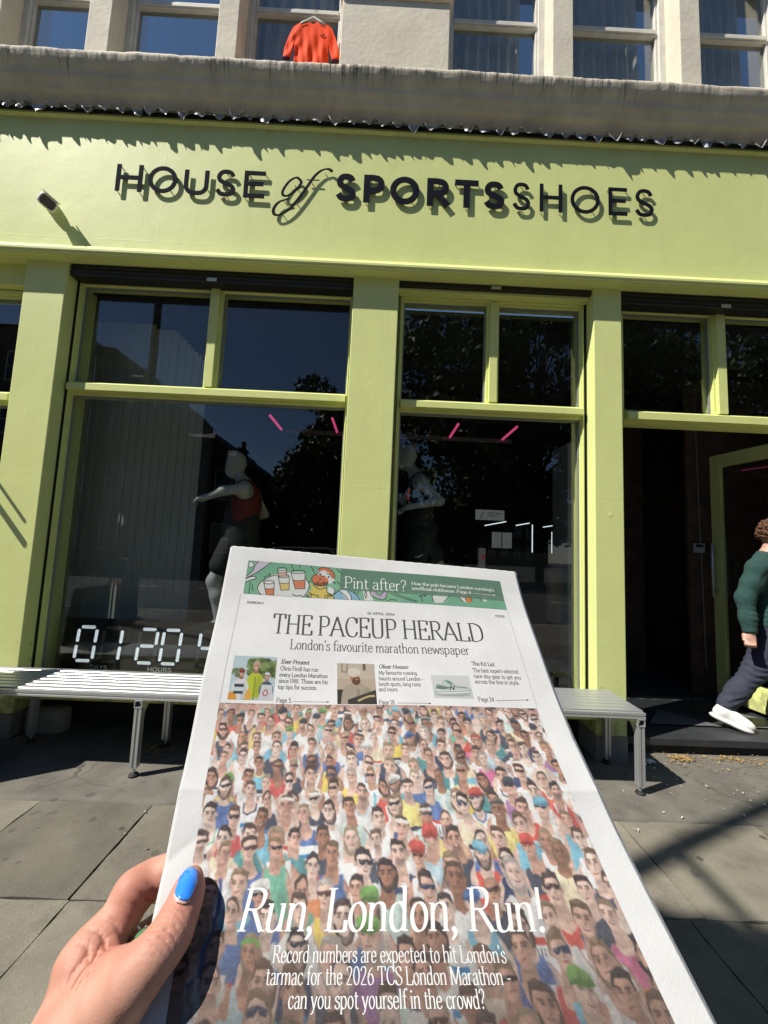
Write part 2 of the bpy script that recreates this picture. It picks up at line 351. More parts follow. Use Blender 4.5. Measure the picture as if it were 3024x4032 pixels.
# ------------------------------------------------------------------ materials of the place
def paint_mat(name, col, seams=True):
    m = mat(name, col, rough=.55, var=.05, vscale=1.3, spec=.3, bump=0)
    n = m.node_tree; p = n.nodes['Principled BSDF']
    tc = n.nodes.new('ShaderNodeTexCoord')
    n1 = n.nodes.new('ShaderNodeTexNoise'); n1.inputs['Scale'].default_value = 55; n1.inputs['Detail'].default_value = 5
    n2 = n.nodes.new('ShaderNodeTexNoise'); n2.inputs['Scale'].default_value = 5.5; n2.inputs['Detail'].default_value = 3
    mp = n.nodes.new('ShaderNodeMapping'); mp.inputs['Scale'].default_value = (1, 1, .85)
    n.links.new(tc.outputs['Object'], n1.inputs['Vector']); n.links.new(tc.outputs['Object'], mp.inputs[0]); n.links.new(mp.outputs[0], n2.inputs['Vector'])
    b1 = n.nodes.new('ShaderNodeBump'); b1.inputs['Strength'].default_value = .16; b1.inputs['Distance'].default_value = .003
    b2 = n.nodes.new('ShaderNodeBump'); b2.inputs['Strength'].default_value = .13; b2.inputs['Distance'].default_value = .02
    n.links.new(n1.outputs['Fac'], b1.inputs['Height']); n.links.new(n2.outputs['Fac'], b2.inputs['Height']); n.links.new(b1.outputs[0], b2.inputs['Normal'])
    last = b2
    if seams:   # sheets of lining paper under the paint: faint joints, and a few blisters
        br = n.nodes.new('ShaderNodeTexBrick'); br.inputs['Scale'].default_value = 1.0; br.inputs['Mortar Size'].default_value = .006; br.inputs['Mortar Smooth'].default_value = 1
        br.inputs['Brick Width'].default_value = 1.37; br.inputs['Row Height'].default_value = 1.93; br.offset = .37
        sx = n.nodes.new('ShaderNodeSeparateXYZ'); cx = n.nodes.new('ShaderNodeCombineXYZ'); n.links.new(tc.outputs['Object'], sx.inputs[0])
        wv = n.nodes.new('ShaderNodeMath'); wv.operation = 'MULTIPLY_ADD'; wv.inputs[1].default_value = .03; n.links.new(n2.outputs['Fac'], wv.inputs[0]); n.links.new(sx.outputs[0], wv.inputs[2])
        n.links.new(wv.outputs[0], cx.inputs[0]); n.links.new(sx.outputs[2], cx.inputs[1]); n.links.new(cx.outputs[0], br.inputs['Vector'])
        b3 = n.nodes.new('ShaderNodeBump'); b3.inputs['Strength'].default_value = .10; b3.inputs['Distance'].default_value = .004
        n.links.new(br.outputs['Fac'], b3.inputs['Height']); n.links.new(b2.outputs[0], b3.inputs['Normal'])
        vo = n.nodes.new('ShaderNodeTexVoronoi'); vo.inputs['Scale'].default_value = 2.6; vo.inputs['Randomness'].default_value = 1
        n.links.new(tc.outputs['Object'], vo.inputs['Vector'])
        mr = n.nodes.new('ShaderNodeMapRange'); mr.inputs[1].default_value = .0; mr.inputs[2].default_value = .07; mr.inputs[3].default_value = 1; mr.inputs[4].default_value = 0; mr.interpolation_type = 'SMOOTHSTEP'
        n.links.new(vo.outputs['Distance'], mr.inputs[0])
        b4 = n.nodes.new('ShaderNodeBump'); b4.inputs['Strength'].default_value = .35; b4.inputs['Distance'].default_value = .006
        n.links.new(mr.outputs[0], b4.inputs['Height']); n.links.new(b3.outputs[0], b4.inputs['Normal']); last = b4
    n.links.new(last.outputs[0], p.inputs['Normal'])
    # grime: faint rain runs everywhere, scuffs with a ragged edge near the foot
    src = p.inputs['Base Color'].links[0].from_socket; gm = n.nodes.new('ShaderNodeNewGeometry'); m5 = n.nodes.new('ShaderNodeMapping'); m5.inputs['Scale'].default_value = (6, 6, 1.2); n.links.new(gm.outputs['Position'], m5.inputs[0])
    t5 = n.nodes.new('ShaderNodeTexNoise'); t5.inputs['Scale'].default_value = 1.5; t5.inputs['Detail'].default_value = 6; n.links.new(m5.outputs[0], t5.inputs['Vector'])
    r5 = n.nodes.new('ShaderNodeMapRange'); r5.inputs[1].default_value = .5; r5.inputs[2].default_value = .8; r5.inputs[4].default_value = .07; n.links.new(t5.outputs['Fac'], r5.inputs[0])
    t6 = n.nodes.new('ShaderNodeTexNoise'); t6.inputs['Scale'].default_value = 17; t6.inputs['Detail'].default_value = 6; n.links.new(gm.outputs['Position'], t6.inputs['Vector'])
    s6 = n.nodes.new('ShaderNodeSeparateXYZ'); n.links.new(gm.outputs['Position'], s6.inputs[0]); z6_ = n.nodes.new('ShaderNodeMath'); z6_.operation = 'MULTIPLY_ADD'; z6_.inputs[1].default_value = -.5; z6_.inputs[2].default_value = .28; n.links.new(s6.outputs[2], z6_.inputs[0])
    a6 = n.nodes.new('ShaderNodeMath'); n.links.new(t6.outputs['Fac'], a6.inputs[0]); n.links.new(z6_.outputs[0], a6.inputs[1]); r6 = n.nodes.new('ShaderNodeMapRange'); r6.inputs[1].default_value = .62; r6.inputs[2].default_value = .74; r6.inputs[4].default_value = .45; n.links.new(a6.outputs[0], r6.inputs[0])
    mxx = n.nodes.new('ShaderNodeMath'); mxx.operation = 'MAXIMUM'; n.links.new(r5.outputs[0], mxx.inputs[0]); n.links.new(r6.outputs[0], mxx.inputs[1])
    mc = n.nodes.new('ShaderNodeMix'); mc.data_type = 'RGBA'; mc.inputs['B'].default_value = (.17, .165, .10, 1); n.links.new(mxx.outputs[0], mc.inputs['Factor']); n.links.new(src, mc.inputs['A']); n.links.new(mc.outputs['Result'], p.inputs['Base Color'])
    return m
GREEN = (.65, .695, .275)
m_green = paint_mat('lime_paint', GREEN)
m_frame = paint_mat('lime_frame_paint', (.655, .695, .255), seams=False)
m_black = mat('black_metal', (.012, .012, .013), rough=.4, var=.2, vscale=20)
m_void = mat('dark_brickwork', (.03, .026, .022), rough=.9, var=.4, vscale=8, bump=.5, bscale=20)
m_plinth = mat('grey_render', (.24, .23, .21), rough=.85, var=.2, vscale=6, bump=.3, bscale=70)
m_glass = glass_mat('shop_glass', (.92, .94, .93, 1), 1.0)
m_uglass = glass_mat('sash_glass', (.8, .82, .8, 1), 1.0)
m_stone = mat('cream_plaster', (.67, .605, .475), rough=.85, var=.12, vscale=3, bump=.7, bscale=24)
m_white = mat('white_sash_paint', (.62, .60, .53), rough=.6, var=.12, vscale=9, bump=.25, bscale=60)
m_grey = mat('grey_seal', (.20, .22, .23), rough=.6)
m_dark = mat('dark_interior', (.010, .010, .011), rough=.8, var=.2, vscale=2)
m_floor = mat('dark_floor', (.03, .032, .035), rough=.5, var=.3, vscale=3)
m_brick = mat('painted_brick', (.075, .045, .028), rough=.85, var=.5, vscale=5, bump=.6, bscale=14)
m_alu = mat('anodised_aluminium', (.55, .56, .56), rough=.42, metal=.7, var=.02, vscale=14)
m_rubber = mat('black_rubber', (.012, .012, .012), rough=.7)
# cornice stone with black streaks where the rain runs
m_corn = mat('weathered_stone', (.56, .50, .39), rough=.9, var=.18, vscale=5, bump=.5, bscale=45)
def streaks(m, z0, z1, dark):
    n = m.node_tree; p = n.nodes['Principled BSDF']; src = p.inputs['Base Color'].links[0].from_socket
    g = n.nodes.new('ShaderNodeNewGeometry'); mp = n.nodes.new('ShaderNodeMapping'); mp.inputs['Scale'].default_value = (42, 3, .45)
    t = n.nodes.new('ShaderNodeTexNoise'); t.inputs['Scale'].default_value = 1; t.inputs['Detail'].default_value = 6; t.inputs['Roughness'].default_value = .7
    n.links.new(g.outputs['Position'], mp.inputs[0]); n.links.new(mp.outputs[0], t.inputs['Vector'])
    t2 = n.nodes.new('ShaderNodeTexNoise'); t2.inputs['Scale'].default_value = 1.1; t2.inputs['Detail'].default_value = 3; n.links.new(g.outputs['Position'], t2.inputs['Vector'])
    sx = n.nodes.new('ShaderNodeSeparateXYZ'); n.links.new(g.outputs['Position'], sx.inputs[0])
    mr = n.nodes.new('ShaderNodeMapRange'); mr.inputs[1].default_value = z0; mr.inputs[2].default_value = z1; n.links.new(sx.outputs[2], mr.inputs[0])
    c = n.nodes.new('ShaderNodeMapRange'); c.inputs[1].default_value = .50; c.inputs[2].default_value = .60; n.links.new(t.outputs['Fac'], c.inputs[0])
    c2 = n.nodes.new('ShaderNodeMapRange'); c2.inputs[1].default_value = .42; c2.inputs[2].default_value = .66; n.links.new(t2.outputs['Fac'], c2.inputs[0])
    # the further below the lip, the stronger a drip must be to reach there
    iv = n.nodes.new('ShaderNodeMath'); iv.operation = 'MULTIPLY_ADD'; iv.inputs[1].default_value = .26; n.links.new(mr.outputs[0], iv.inputs[0]); n.links.new(t.outputs['Fac'], iv.inputs[2])
    c.inputs[1].default_value = .71; c.inputs[2].default_value = .84; n.links.new(iv.outputs[0], c.inputs[0])
    b = n.nodes.new('ShaderNodeMath'); b.operation = 'MULTIPLY'; n.links.new(c.outputs[0], b.inputs[0]); n.links.new(c2.outputs[0], b.inputs[1])
    mx = n.nodes.new('ShaderNodeMix'); mx.data_type = 'RGBA'; n.links.new(b.outputs[0], mx.inputs['Factor']); n.links.new(src, mx.inputs['A']); mx.inputs['B'].default_value = dark
    n.links.new(mx.outputs['Result'], p.inputs['Base Color'])
streaks(m_corn, 5.06, 5.30, (.035, .032, .026, 1))

# ------------------------------------------------------------------ ground
def flag_mat():
    m = mat('flagstone', (.178, .160, .122), rough=.85, var=.25, vscale=3.5, bump=.35, bscale=90)
    n = m.node_tree; p = n.nodes['Principled BSDF']; src = p.inputs['Base Color'].links[0].from_socket
    g = n.nodes.new('ShaderNodeNewGeometry'); mr = n.nodes.new('ShaderNodeMapRange'); mr.inputs[3].default_value = .68; mr.inputs[4].default_value = 1.25
    n.links.new(g.outputs['Random Per Island'], mr.inputs[0])
    # small dark gum spots and pale flecks
    vo = n.nodes.new('ShaderNodeTexVoronoi'); vo.inputs['Scale'].default_value = 4.2; n.links.new(g.outputs['Position'], vo.inputs['Vector'])
    m2 = n.nodes.new('ShaderNodeMapRange'); m2.inputs[1].default_value = .06; m2.inputs[2].default_value = .085; m2.inputs[3].default_value = .42; m2.inputs[4].default_value = 1
    n.links.new(vo.outputs['Distance'], m2.inputs[0])
    tf = n.nodes.new('ShaderNodeTexNoise'); tf.inputs['Scale'].default_value = 260; tf.inputs['Detail'].default_value = 2; n.links.new(g.outputs['Position'], tf.inputs['Vector'])
    m3 = n.nodes.new('ShaderNodeMapRange'); m3.inputs[1].default_value = .35; m3.inputs[2].default_value = .7; m3.inputs[3].default_value = .82; m3.inputs[4].default_value = 1.15
    n.links.new(tf.outputs['Fac'], m3.inputs[0])
    mu = n.nodes.new('ShaderNodeMath'); mu.operation = 'MULTIPLY'; n.links.new(mr.outputs[0], mu.inputs[0]); n.links.new(m2.outputs[0], mu.inputs[1])
    mu2 = n.nodes.new('ShaderNodeMath'); mu2.operation = 'MULTIPLY'; n.links.new(mu.outputs[0], mu2.inputs[0]); n.links.new(m3.outputs[0], mu2.inputs[1])
    v = n.nodes.new('ShaderNodeVectorMath'); v.operation = 'SCALE'; n.links.new(src, v.inputs[0]); n.links.new(mu2.outputs[0], v.inputs['Scale'])
    n.links.new(v.outputs[0], p.inputs['Base Color'])
    return m
def weather(m, crack=.6, stain=.45):
    n = m.node_tree; p = n.nodes['Principled BSDF']; src = p.inputs['Base Color'].links[0].from_socket; g = n.nodes.new('ShaderNodeNewGeometry')
    nz = n.nodes.new('ShaderNodeTexNoise'); nz.inputs['Scale'].default_value = 2.2; nz.inputs['Detail'].default_value = 5; n.links.new(g.outputs['Position'], nz.inputs['Vector'])
    ad = n.nodes.new('ShaderNodeMix'); ad.data_type = 'VECTOR'; ad.inputs['Factor'].default_value = .22; n.links.new(g.outputs['Position'], ad.inputs['A']); n.links.new(nz.outputs['Color'], ad.inputs['B'])
    vo = n.nodes.new('ShaderNodeTexVoronoi'); vo.feature = 'DISTANCE_TO_EDGE'; vo.inputs['Scale'].default_value = 1.9; n.links.new(ad.outputs['Result'], vo.inputs['Vector'])
    r1 = n.nodes.new('ShaderNodeMapRange'); r1.inputs[1].default_value = .004; r1.inputs[2].default_value = .012; r1.inputs[3].default_value = 1; r1.inputs[4].default_value = 0; n.links.new(vo.outputs['Distance'], r1.inputs[0])
    n2 = n.nodes.new('ShaderNodeTexNoise'); n2.inputs['Scale'].default_value = 1.3; n2.inputs['Detail'].default_value = 3; n.links.new(g.outputs['Position'], n2.inputs['Vector'])
    r2 = n.nodes.new('ShaderNodeMapRange'); r2.inputs[1].default_value = .5; r2.inputs[2].default_value = .62; r2.inputs[4].default_value = crack; n.links.new(n2.outputs['Fac'], r2.inputs[0])
    ck = n.nodes.new('ShaderNodeMath'); ck.operation = 'MULTIPLY'; n.links.new(r1.outputs[0], ck.inputs[0]); n.links.new(r2.outputs[0], ck.inputs[1])
    n3 = n.nodes.new('ShaderNodeTexNoise'); n3.inputs['Scale'].default_value = 5; n3.inputs['Detail'].default_value = 8; n3.inputs['Roughness'].default_value = .7; n.links.new(g.outputs['Position'], n3.inputs['Vector'])
    r3 = n.nodes.new('ShaderNodeMapRange'); r3.inputs[1].default_value = .54; r3.inputs[2].default_value = .72; r3.inputs[4].default_value = stain; n.links.new(n3.outputs['Fac'], r3.inputs[0])
    v2 = n.nodes.new('ShaderNodeTexVoronoi'); v2.inputs['Scale'].default_value = 7.5; n.links.new(ad.outputs['Result'], v2.inputs['Vector'])
    r4 = n.nodes.new('ShaderNodeMapRange'); r4.inputs[1].default_value = .10; r4.inputs[2].default_value = .14; r4.inputs[3].default_value = .5; r4.inputs[4].default_value = 0; n.links.new(v2.outputs['Distance'], r4.inputs[0])
    m1 = n.nodes.new('ShaderNodeMath'); m1.operation = 'MAXIMUM'; n.links.new(ck.outputs[0], m1.inputs[0]); n.links.new(r3.outputs[0], m1.inputs[1])
    m2 = n.nodes.new('ShaderNodeMath'); m2.operation = 'MAXIMUM'; n.links.new(m1.outputs[0], m2.inputs[0]); n.links.new(r4.outputs[0], m2.inputs[1])
    mx = n.nodes.new('ShaderNodeMix'); mx.data_type = 'RGBA'; mx.inputs['B'].default_value = (.045, .042, .036, 1); n.links.new(m2.outputs[0], mx.inputs['Factor']); n.links.new(src, mx.inputs['A']); n.links.new(mx.outputs['Result'], p.inputs['Base Color'])
m_flag = flag_mat(); weather(m_flag, .5, .45)
m_tar = mat('worn_asphalt', (.132, .122, .099), rough=.9, var=.35, vscale=3.2, bump=.8, bscale=120, vdetail=8)
weather(m_tar, .8, .5)
m_road = mat('road_asphalt', (.055, .055, .057), rough=.9, var=.2, vscale=4, bump=.4, bscale=150)
m_soil = mat('joint_sand', (.03, .028, .023), rough=1)
g = MB(); g.add([(-80, -80, -.16), (80, -80, -.16), (80, 30, -.16), (-80, 30, -.16)], [(0, 1, 2, 3)])
tag(g.build('ground', m_road), kind='structure')
road = MB(); road.add([(-70, -15, -.13), (70, -15, -.13), (70, -5.2, -.13), (-70, -5.2, -.13)], [(0, 1, 2, 3)])
tag(road.build('road', m_road), kind='structure')
ml = MB()
for k in range(-12, 12): ml.add([(k * 3, -10.3, -.125), (k * 3 + 1.6, -10.3, -.125), (k * 3 + 1.6, -10.15, -.125), (k * 3, -10.15, -.125)], [(0, 1, 2, 3)])
for yy in (-5.75, -5.6): ml.add([(-40, yy, -.125), (40, yy, -.125), (40, yy + .07, -.125), (-40, yy + .07, -.125)], [(0, 1, 2, 3)])
tag(ml.build('road_marking', mat('road_paint', (.6, .6, .56), rough=.7, var=.3, vscale=8)), kind='structure')
bed = MB(); bed.box(-40, 40, -5.0, 1.0, -.15, -.012); tag(bed.build('pavement_bed', m_soil), kind='structure')
kb = MB()
for k in range(-14, 14): kb.box(k * 1.2 + .004, k * 1.2 + 1.196, -5.2, -5.0, -.15, -.004)
tag(kb.build('kerb', mat('kerb_granite', (.22, .21, .2), rough=.8, var=.2, vscale=9), bevel=.01), kind='structure')
fl = MB(); rr = random.Random(5)
rows = [(-.65, -1.25), (-1.25, -1.85), (-1.85, -2.5), (-2.5, -3.2), (-3.2, -3.9), (-3.9, -5.0)]
fixed = {0: [-3.3, -2.55, -1.80, -1.19, -.35, .52, 1.42, 2.2, 3.1, 4.0, 4.9], 1: [-3.4, -2.3, -1.185, -.3, .66, 1.35, 2.08, 3.0, 3.9, 4.9]}
def slab(x0, x1, y0, y1, top):
    gp = .0045; x0 += gp; x1 -= gp; y0 += gp; y1 -= gp
    nx = max(2, int((x1 - x0) / .07)); ny = max(2, int((y1 - y0) / .07)); ph = rr.random() * 9
    V = []
    for j in range(ny + 1):
        for i in range(nx + 1):
            e = (i in (0, nx)) or (j in (0, ny)); jx = (rr.random() - .5) * .009 if e else 0
            x = x0 + (x1 - x0) * i / nx; y = y0 + (y1 - y0) * j / ny
            V.append((x + (jx if i in (0, nx) else 0), y + (jx if j in (0, ny) else 0), top + .0018 * math.sin(x * 5 + ph) * math.cos(y * 6 + ph) - (.003 if e else 0)))
    F = [(j * (nx + 1) + i, j * (nx + 1) + i + 1, (j + 1) * (nx + 1) + i + 1, (j + 1) * (nx + 1) + i) for j in range(ny) for i in range(nx)]
    ring = [i for i in range(nx + 1)] + [j * (nx + 1) + nx for j in range(1, ny + 1)] + [ny * (nx + 1) + i for i in range(nx - 1, -1, -1)] + [j * (nx + 1) for j in range(ny - 1, 0, -1)]
    n0 = len(V); V += [(V[q][0], V[q][1], -.03) for q in ring]; R = len(ring)
    F += [(ring[(k + 1) % R], ring[k], n0 + k, n0 + (k + 1) % R) for k in range(R)]
    fl.add(V, F)
for ri, (ya, yb) in enumerate(rows):
    xs = fixed.get(ri)
    if xs is None:
        xs = [-5.0]
        while xs[-1] < 6: xs.append(xs[-1] + rr.uniform(.6, 1.0))
    else:
        while xs[0] > -6: xs.insert(0, xs[0] - rr.uniform(.6, .95))
        while xs[-1] < 7: xs.append(xs[-1] + rr.uniform(.6, .95))
    for a, b in zip(xs[:-1], xs[1:]): slab(a, b, yb, ya, rr.uniform(-.001, .001))
tag(fl.build('pavement', m_flag, smooth=False), kind='structure')
# worn strip of older paving next to the shop front
nx, ny = 260, 28; V = []
for j in range(ny + 1):
    for i in range(nx + 1):
        x = -6 + 13 * i / nx; y = -.648 + 1.2 * j / ny
        if j == 0: y += .008 * math.sin(x * 7) + .006 * math.sin(x * 23 + 1) + .004 * math.sin(x * 51)
        V.append((x, y, -.001 + .0035 * math.sin(x * 2.1 + y * 3) + .002 * math.sin(x * 6.7 - y * 5) - (.004 if j == 0 else 0)))
V0 = [(v[0], v[1], -.03) for v in V[:nx + 1]]
F = [(j * (nx + 1) + i, j * (nx + 1) + i + 1, (j + 1) * (nx + 1) + i + 1, (j + 1) * (nx + 1) + i) for j in range(ny) for i in range(nx)]
F += [(i + 1, i, len(V) + i, len(V) + i + 1) for i in range(nx)]
tag(mesh_obj('pavement_strip', V + V0, F, m_tar, smooth=True), kind='structure')

# ------------------------------------------------------------------ the shop building
B = thing('shop_building', 'lime green shop front with stone cornice and white sash windows above', 'building', (0, 0, 0))
def box_part(name, m, *bx, parent=B, bevel=.004, label=None):
    first = None
    for b in bx:
        mb = MB(); mb.box(*b); o = mb.build(name, m, parent, bevel=bevel); first = first or o
        if label: o['label'] = label
    return first
ZL0, ZL1 = 3.657, 3.712          # the ledge under the fascia
fz = MB(); fz.prism([(0, 3.71), (.06, 3.665), (.34, 3.665), (.34, 5.0), (-.02, 5.0), (-.02, 4.93), (0, 4.915)], 0, -5.4, 6.2)
fascia = fz.build('fascia', m_green, B)
ld = MB(); ld.prism([(-.004, 3.742), (-.066, 3.740), (-.106, 3.690), (-.106, 3.672), (-.099, 3.667), (-.099, 3.656), (-.09, 3.652), (-.09, 3.645), (-.01, 3.648), (.34, 3.6562), (.34, 3.664), (-.004, 3.664)], 0, -5.42, 6.22)
ledge = ld.build('ledge', m_green, B, bevel=.0025)
# pilasters, each with its rendered base
for (a, b) in ((-2.907, -2.58), (-.288, .08), (1.664, 1.89), (3.64, 3.95), (-5.2, -4.85)):
    p = box_part('pilaster', m_green, (a, b, 0, .34, .165, 3.6565), bevel=.006)
    box_part('pilaster_base', m_plinth, (a - .002, b + .002, -.004, .34, -.02, .164), parent=p, bevel=.006)
# walls behind the windows and below the sills
box_part('stall_riser', m_void, (-2.58, -.288, .26, .34, -.05, .285), (.08, 1.664, .26, .34, -.05, .285), (-4.85, -2.907, .26, .34, -.05, .285), bevel=0)

def shop_window(x0, x1, gx0, gx1, mull, tz0, tz1, bottom=True, shutter=True, zt=3.572):
    sc = 1.016; fz_ = lambda z: 1.467 + (z - 1.467) * sc; gx0, gx1 = gx0 * sc, gx1 * sc; mull = (mull[0] * sc, mull[1] * sc); tz0, tz1, zt = fz_(tz0), fz_(tz1), fz_(zt)
    fr = MB(); y0, y1 = .122, .25
    Z0 = .3265 if bottom else tz0
    # outer lining with a step, inner frame
    for (a, b, s) in ((x0, gx0, 1), (gx1, x1, -1)):
        w_ = b - a
        if s == 1:
            fr.box(a, a + w_ * .42, .147, y1, Z0, zt); fr.box(a + w_ * .42, a + w_ * .8, y0, y1, Z0, zt); fr.box(a + w_ * .8, b, .139, y1 - .002, Z0, zt)
        else:
            fr.box(b - w_ * .42, b, .147, y1, Z0, zt); fr.box(b - w_ * .8, b - w_ * .42, y0, y1, Z0, zt); fr.box(a, b - w_ * .8, .139, y1 - .002, Z0, zt)
    hx0, hx1 = gx0, gx1
    fr.box(hx0, hx1, y0, y1, zt - .036, zt - .002); fr.box(hx0, hx1, .143, y1 - .001, zt - .05, zt - .036)
    # transom: proud rail with a sloped top
    fr.prism([(.085, tz0), (.085, tz1 - .026), (.125, tz1 - .004), (.165, tz1), (y1, tz1), (y1, tz0)], 0, hx0 - .0, hx1 + .0)
    fr.box(hx0, hx1, .143, y1 - .003, tz0 - .02, tz0 - .0005)
    if bottom:
        fr.box(hx0, hx1, y0, y1, .327, .405); fr.box(hx0, hx1, .143, y1 - .003, .405, .417)
    if mull:
        a, b = mull; fr.box(a + .018, b - .018, .105, y1, tz1 + .0005, zt - .05); fr.box(a, a + .018, .135, y1 - .002, tz1 + .0005, zt - .05); fr.box(b - .018, b, .135, y1 - .002, tz1 + .0005, zt - .05)
    win = fr.build('shop_window', m_frame, B, bevel=.003)
    sl_ = MB()
    tops = [(gx0, mull[0]), (mull[1], gx1)] if mull else [(gx0, gx1)]
    for (a, b) in tops:
        frame_boxes(sl_, a, b, tz1, zt - .05, .011, .016, .172, .186)
        q = MB(); q.box(a + .001, b - .001, .188, .194, tz1 + .001, zt - .051); q.build('pane', m_glass, win)
    if bottom:
        frame_boxes(sl_, gx0, gx1, .417, tz0 - .02, .011, .016, .172, .186)
        q = MB(); q.box(gx0 + .001, gx1 - .001, .188, .194, .418, tz0 - .021); q.build('pane', m_glass, win)
        sb = MB(); sb.prism([(-.03, .292), (-.03, .312), (.11, .326), (.25, .326), (.25, .285), (-.02, .285)], 0, x0 + .002, x1 - .002); sb.build('sill', m_frame, win, bevel=.003)
    for (a, b) in ((x0 + .0005, x0 + .005), (x1 - .005, x1 - .0005)):
        q = MB(); q.box(a, b, .11, .1465, Z0, zt); q.build('dark_gap_strip', m_black, win)  # thin black strip standing in for the shaded gap between pilaster and frame
    sl_.build('glazing_bead', m_grey, win)
    return win
shop_window(-2.578, -.290, -2.513, -.312, (-1.467, -1.364), 2.613, 2.693)
shop_window(.082, 1.662, .130, 1.603, (.822, .922), 2.598, 2.676)
shop_window(1.892, 3.638, 1.958, 3.572, (2.700, 2.807), 2.585, 2.668, bottom=False)
shop_window(-4.848, -2.909, -4.79, -2.955, (-3.92, -3.82), 2.50, 2.58, zt=3.43)
# boxes of the roller shutters
for i, (a, b, zb) in enumerate(((-2.576, -.292, 3.553), (.084, 1.66, 3.606), (1.894, 3.636, 3.547))):
    s = MB(); s.box(a, b, .025, .30, zb + .012, 3.655)
    for k in range(3): s.box(a + .004, b - .004, .018, .03, zb + .025 + k * .034, zb + .045 + k * .034) if zb < 3.6 else None
    s.box(a + .003, b - .003, .022, .12, zb, zb + .012)
    sh = s.build('shutter_box', m_black, B, bevel=.003)
    box_part('shutter_latch', m_alu, ((a + b) / 2 - .04, (a + b) / 2 + .04, .012, .0175, zb + .004, zb + .03), parent=sh, bevel=.002)
box_part('soffit_board', m_frame, (.082, 1.662, .05, .121, 3.580, 3.6055), (-4.848, -2.909, .06, .2, 3.47, 3.655), bevel=.002)
# ---- cornice: one moulded profile with a broken lip
prof = [(.34, 4.985), (-.03, 4.985), (-.034, 4.996), (-.052, 5.008), (-.056, 5.016), (-.066, 5.026), (-.071, 5.036), (-.096, 5.05), (-.104, 5.062), (-.110, 5.076), (-.128, 5.122), (-.136, 5.128), (-.140, 5.15), (-.158, 5.205), (-.165, 5.211), (-.177, 5.262), (-.184, 5.282), (-.186, 5.3), (-.18, 5.32), (-.04, 5.36), (.34, 5.42)]
NX = 1500; xs = np.linspace(-5.4, 6.2, NX + 1)
def fnoise(x, seed, scales=((.9, .7), (3.1, .5), (7.3, .8), (15, .7), (33, .5), (80, .3))):
    r = np.random.default_rng(seed); o = np.zeros_like(x)
    for f, a in scales:
        t = x * f; k = np.floor(t).astype(int); u = t - k; tb = r.uniform(-1, 1, 4096); o += a * (tb[k % 4096] * (1 - u) + tb[(k + 1) % 4096] * u)
    return o
V = []; lipn = fnoise(xs, 3); lipn2 = fnoise(xs, 4)
for i, x in enumerate(xs):
    for j, (y, z) in enumerate(prof):
        k = {15: .25, 16: 1.0, 17: 1.0, 18: .8}.get(j, .06)
        jj = k * .0035 * lipn[i]; jz = k * .0035 * lipn2[i]
        V.append((x, y + jj, z + jz))
n = len(prof); F = np.array([(i * n + j, i * n + j + 1, (i + 1) * n + j + 1, (i + 1) * n + j) for i in range(NX) for j in range(n - 1)])
mesh_obj('cornice', V, F, m_corn, B, smooth=False)
# ---- scalloped lead flashing folded over the top of the fascia
m_lead = mat('lead_sheet', (.30, .29, .295), rough=.45, metal=.25, var=.8, vscale=16, bump=.5, bscale=40)
V = []; F = []; nu = 12; rl = random.Random(9)
x = -5.3; period = .138
while x < 6.1:
    w_ = period * rl.uniform(.8, 1.2); dz = rl.uniform(-.03, .010); dy = rl.uniform(-.008, .018); cr = rl.uniform(-1, 1)
    n0 = len(V)
    for j in range(6):
        v_ = j / 5
        for i in range(nu + 1):
            u_ = i / nu; hang = .020 + (.068 + dz) * max(0, math.sin(math.pi * min(1, max(0, (u_ - .10) / .72)))) ** .7
            z = 4.982 - hang * v_; y = -.038 - .030 * v_ - dy * v_ - .010 * math.sin(v_ * 3.1) * math.sin(u_ * 6.3 + cr) - .009 * math.sin(u_ * 13 + cr * 5) * v_
            V.append((x + w_ * u_, y, z + .003 * math.sin(u_ * 23 + cr * 3) * v_))
    F += [(n0 + j * (nu + 1) + i, n0 + j * (nu + 1) + i + 1, n0 + (j + 1) * (nu + 1) + i + 1, n0 + (j + 1) * (nu + 1) + i) for j in range(5) for i in range(nu)]
    x += w_ - .002
lf = mesh_obj('lead_flashing', V, F, m_lead, B, smooth=False); sd = lf.modifiers.new('thick', 'SOLIDIFY'); sd.thickness = .0025; sd.offset = 0
box_part('flashing_batten', m_black, (-5.3, 6.1, -.03, -.021, 4.945, 4.984), bevel=0)
# ---- the storey above: mullions, pier, sashes
box_part('upper_wall', m_stone, (-6, 6.4, .02, .6, 7.2, 7.8), (-6, 6.4, .26, .6, 5.30, 5.52), (-6, -5.1, .02, .6, 5.30, 7.2), (5.3, 6.4, .02, .6, 5.30, 7.2), bevel=0)
UW = [(-4.62, -3.62), (-3.43, -2.69), (-2.49, -1.58), (-1.40, -.50), (.42, 1.33), (1.515, 2.455), (2.64, 3.5), (3.7, 4.6)]
for a, b in ((-5.1, -4.62), (-3.62, -3.43), (-2.69, -2.49), (-1.58, -1.40), (1.33, 1.515), (2.455, 2.64), (3.5, 3.7), (4.6, 5.3)):
    box_part('stone_mullion', m_stone, (a, b, .02, .36, 5.30, 7.2), bevel=.008)
pier = box_part('pier', m_stone, (-.50, .42, -.06, .36, 5.30, 6.12), (-.47, .39, -.03, .36, 6.12, 7.2), bevel=.008)
box_part('moulding', m_stone, (-.52, .44, -.085, .355, 6.1205, 6.165), (-.34, .26, -.06, -.0305, 6.33, 6.37), (-.31, .23, -.075, -.0305, 6.3705, 6.40), (-.28, .20, -.05, -.0305, 6.4005, 7.0), parent=pier, bevel=.008)
m_room = mat('dim_room', (.03, .03, .032), rough=.9, var=.2, vscale=1)
m_curt = mat('blue_grey_curtain', (.70, .72, .73), rough=.9, var=.15, vscale=3, stretch=(6, 6, 1))
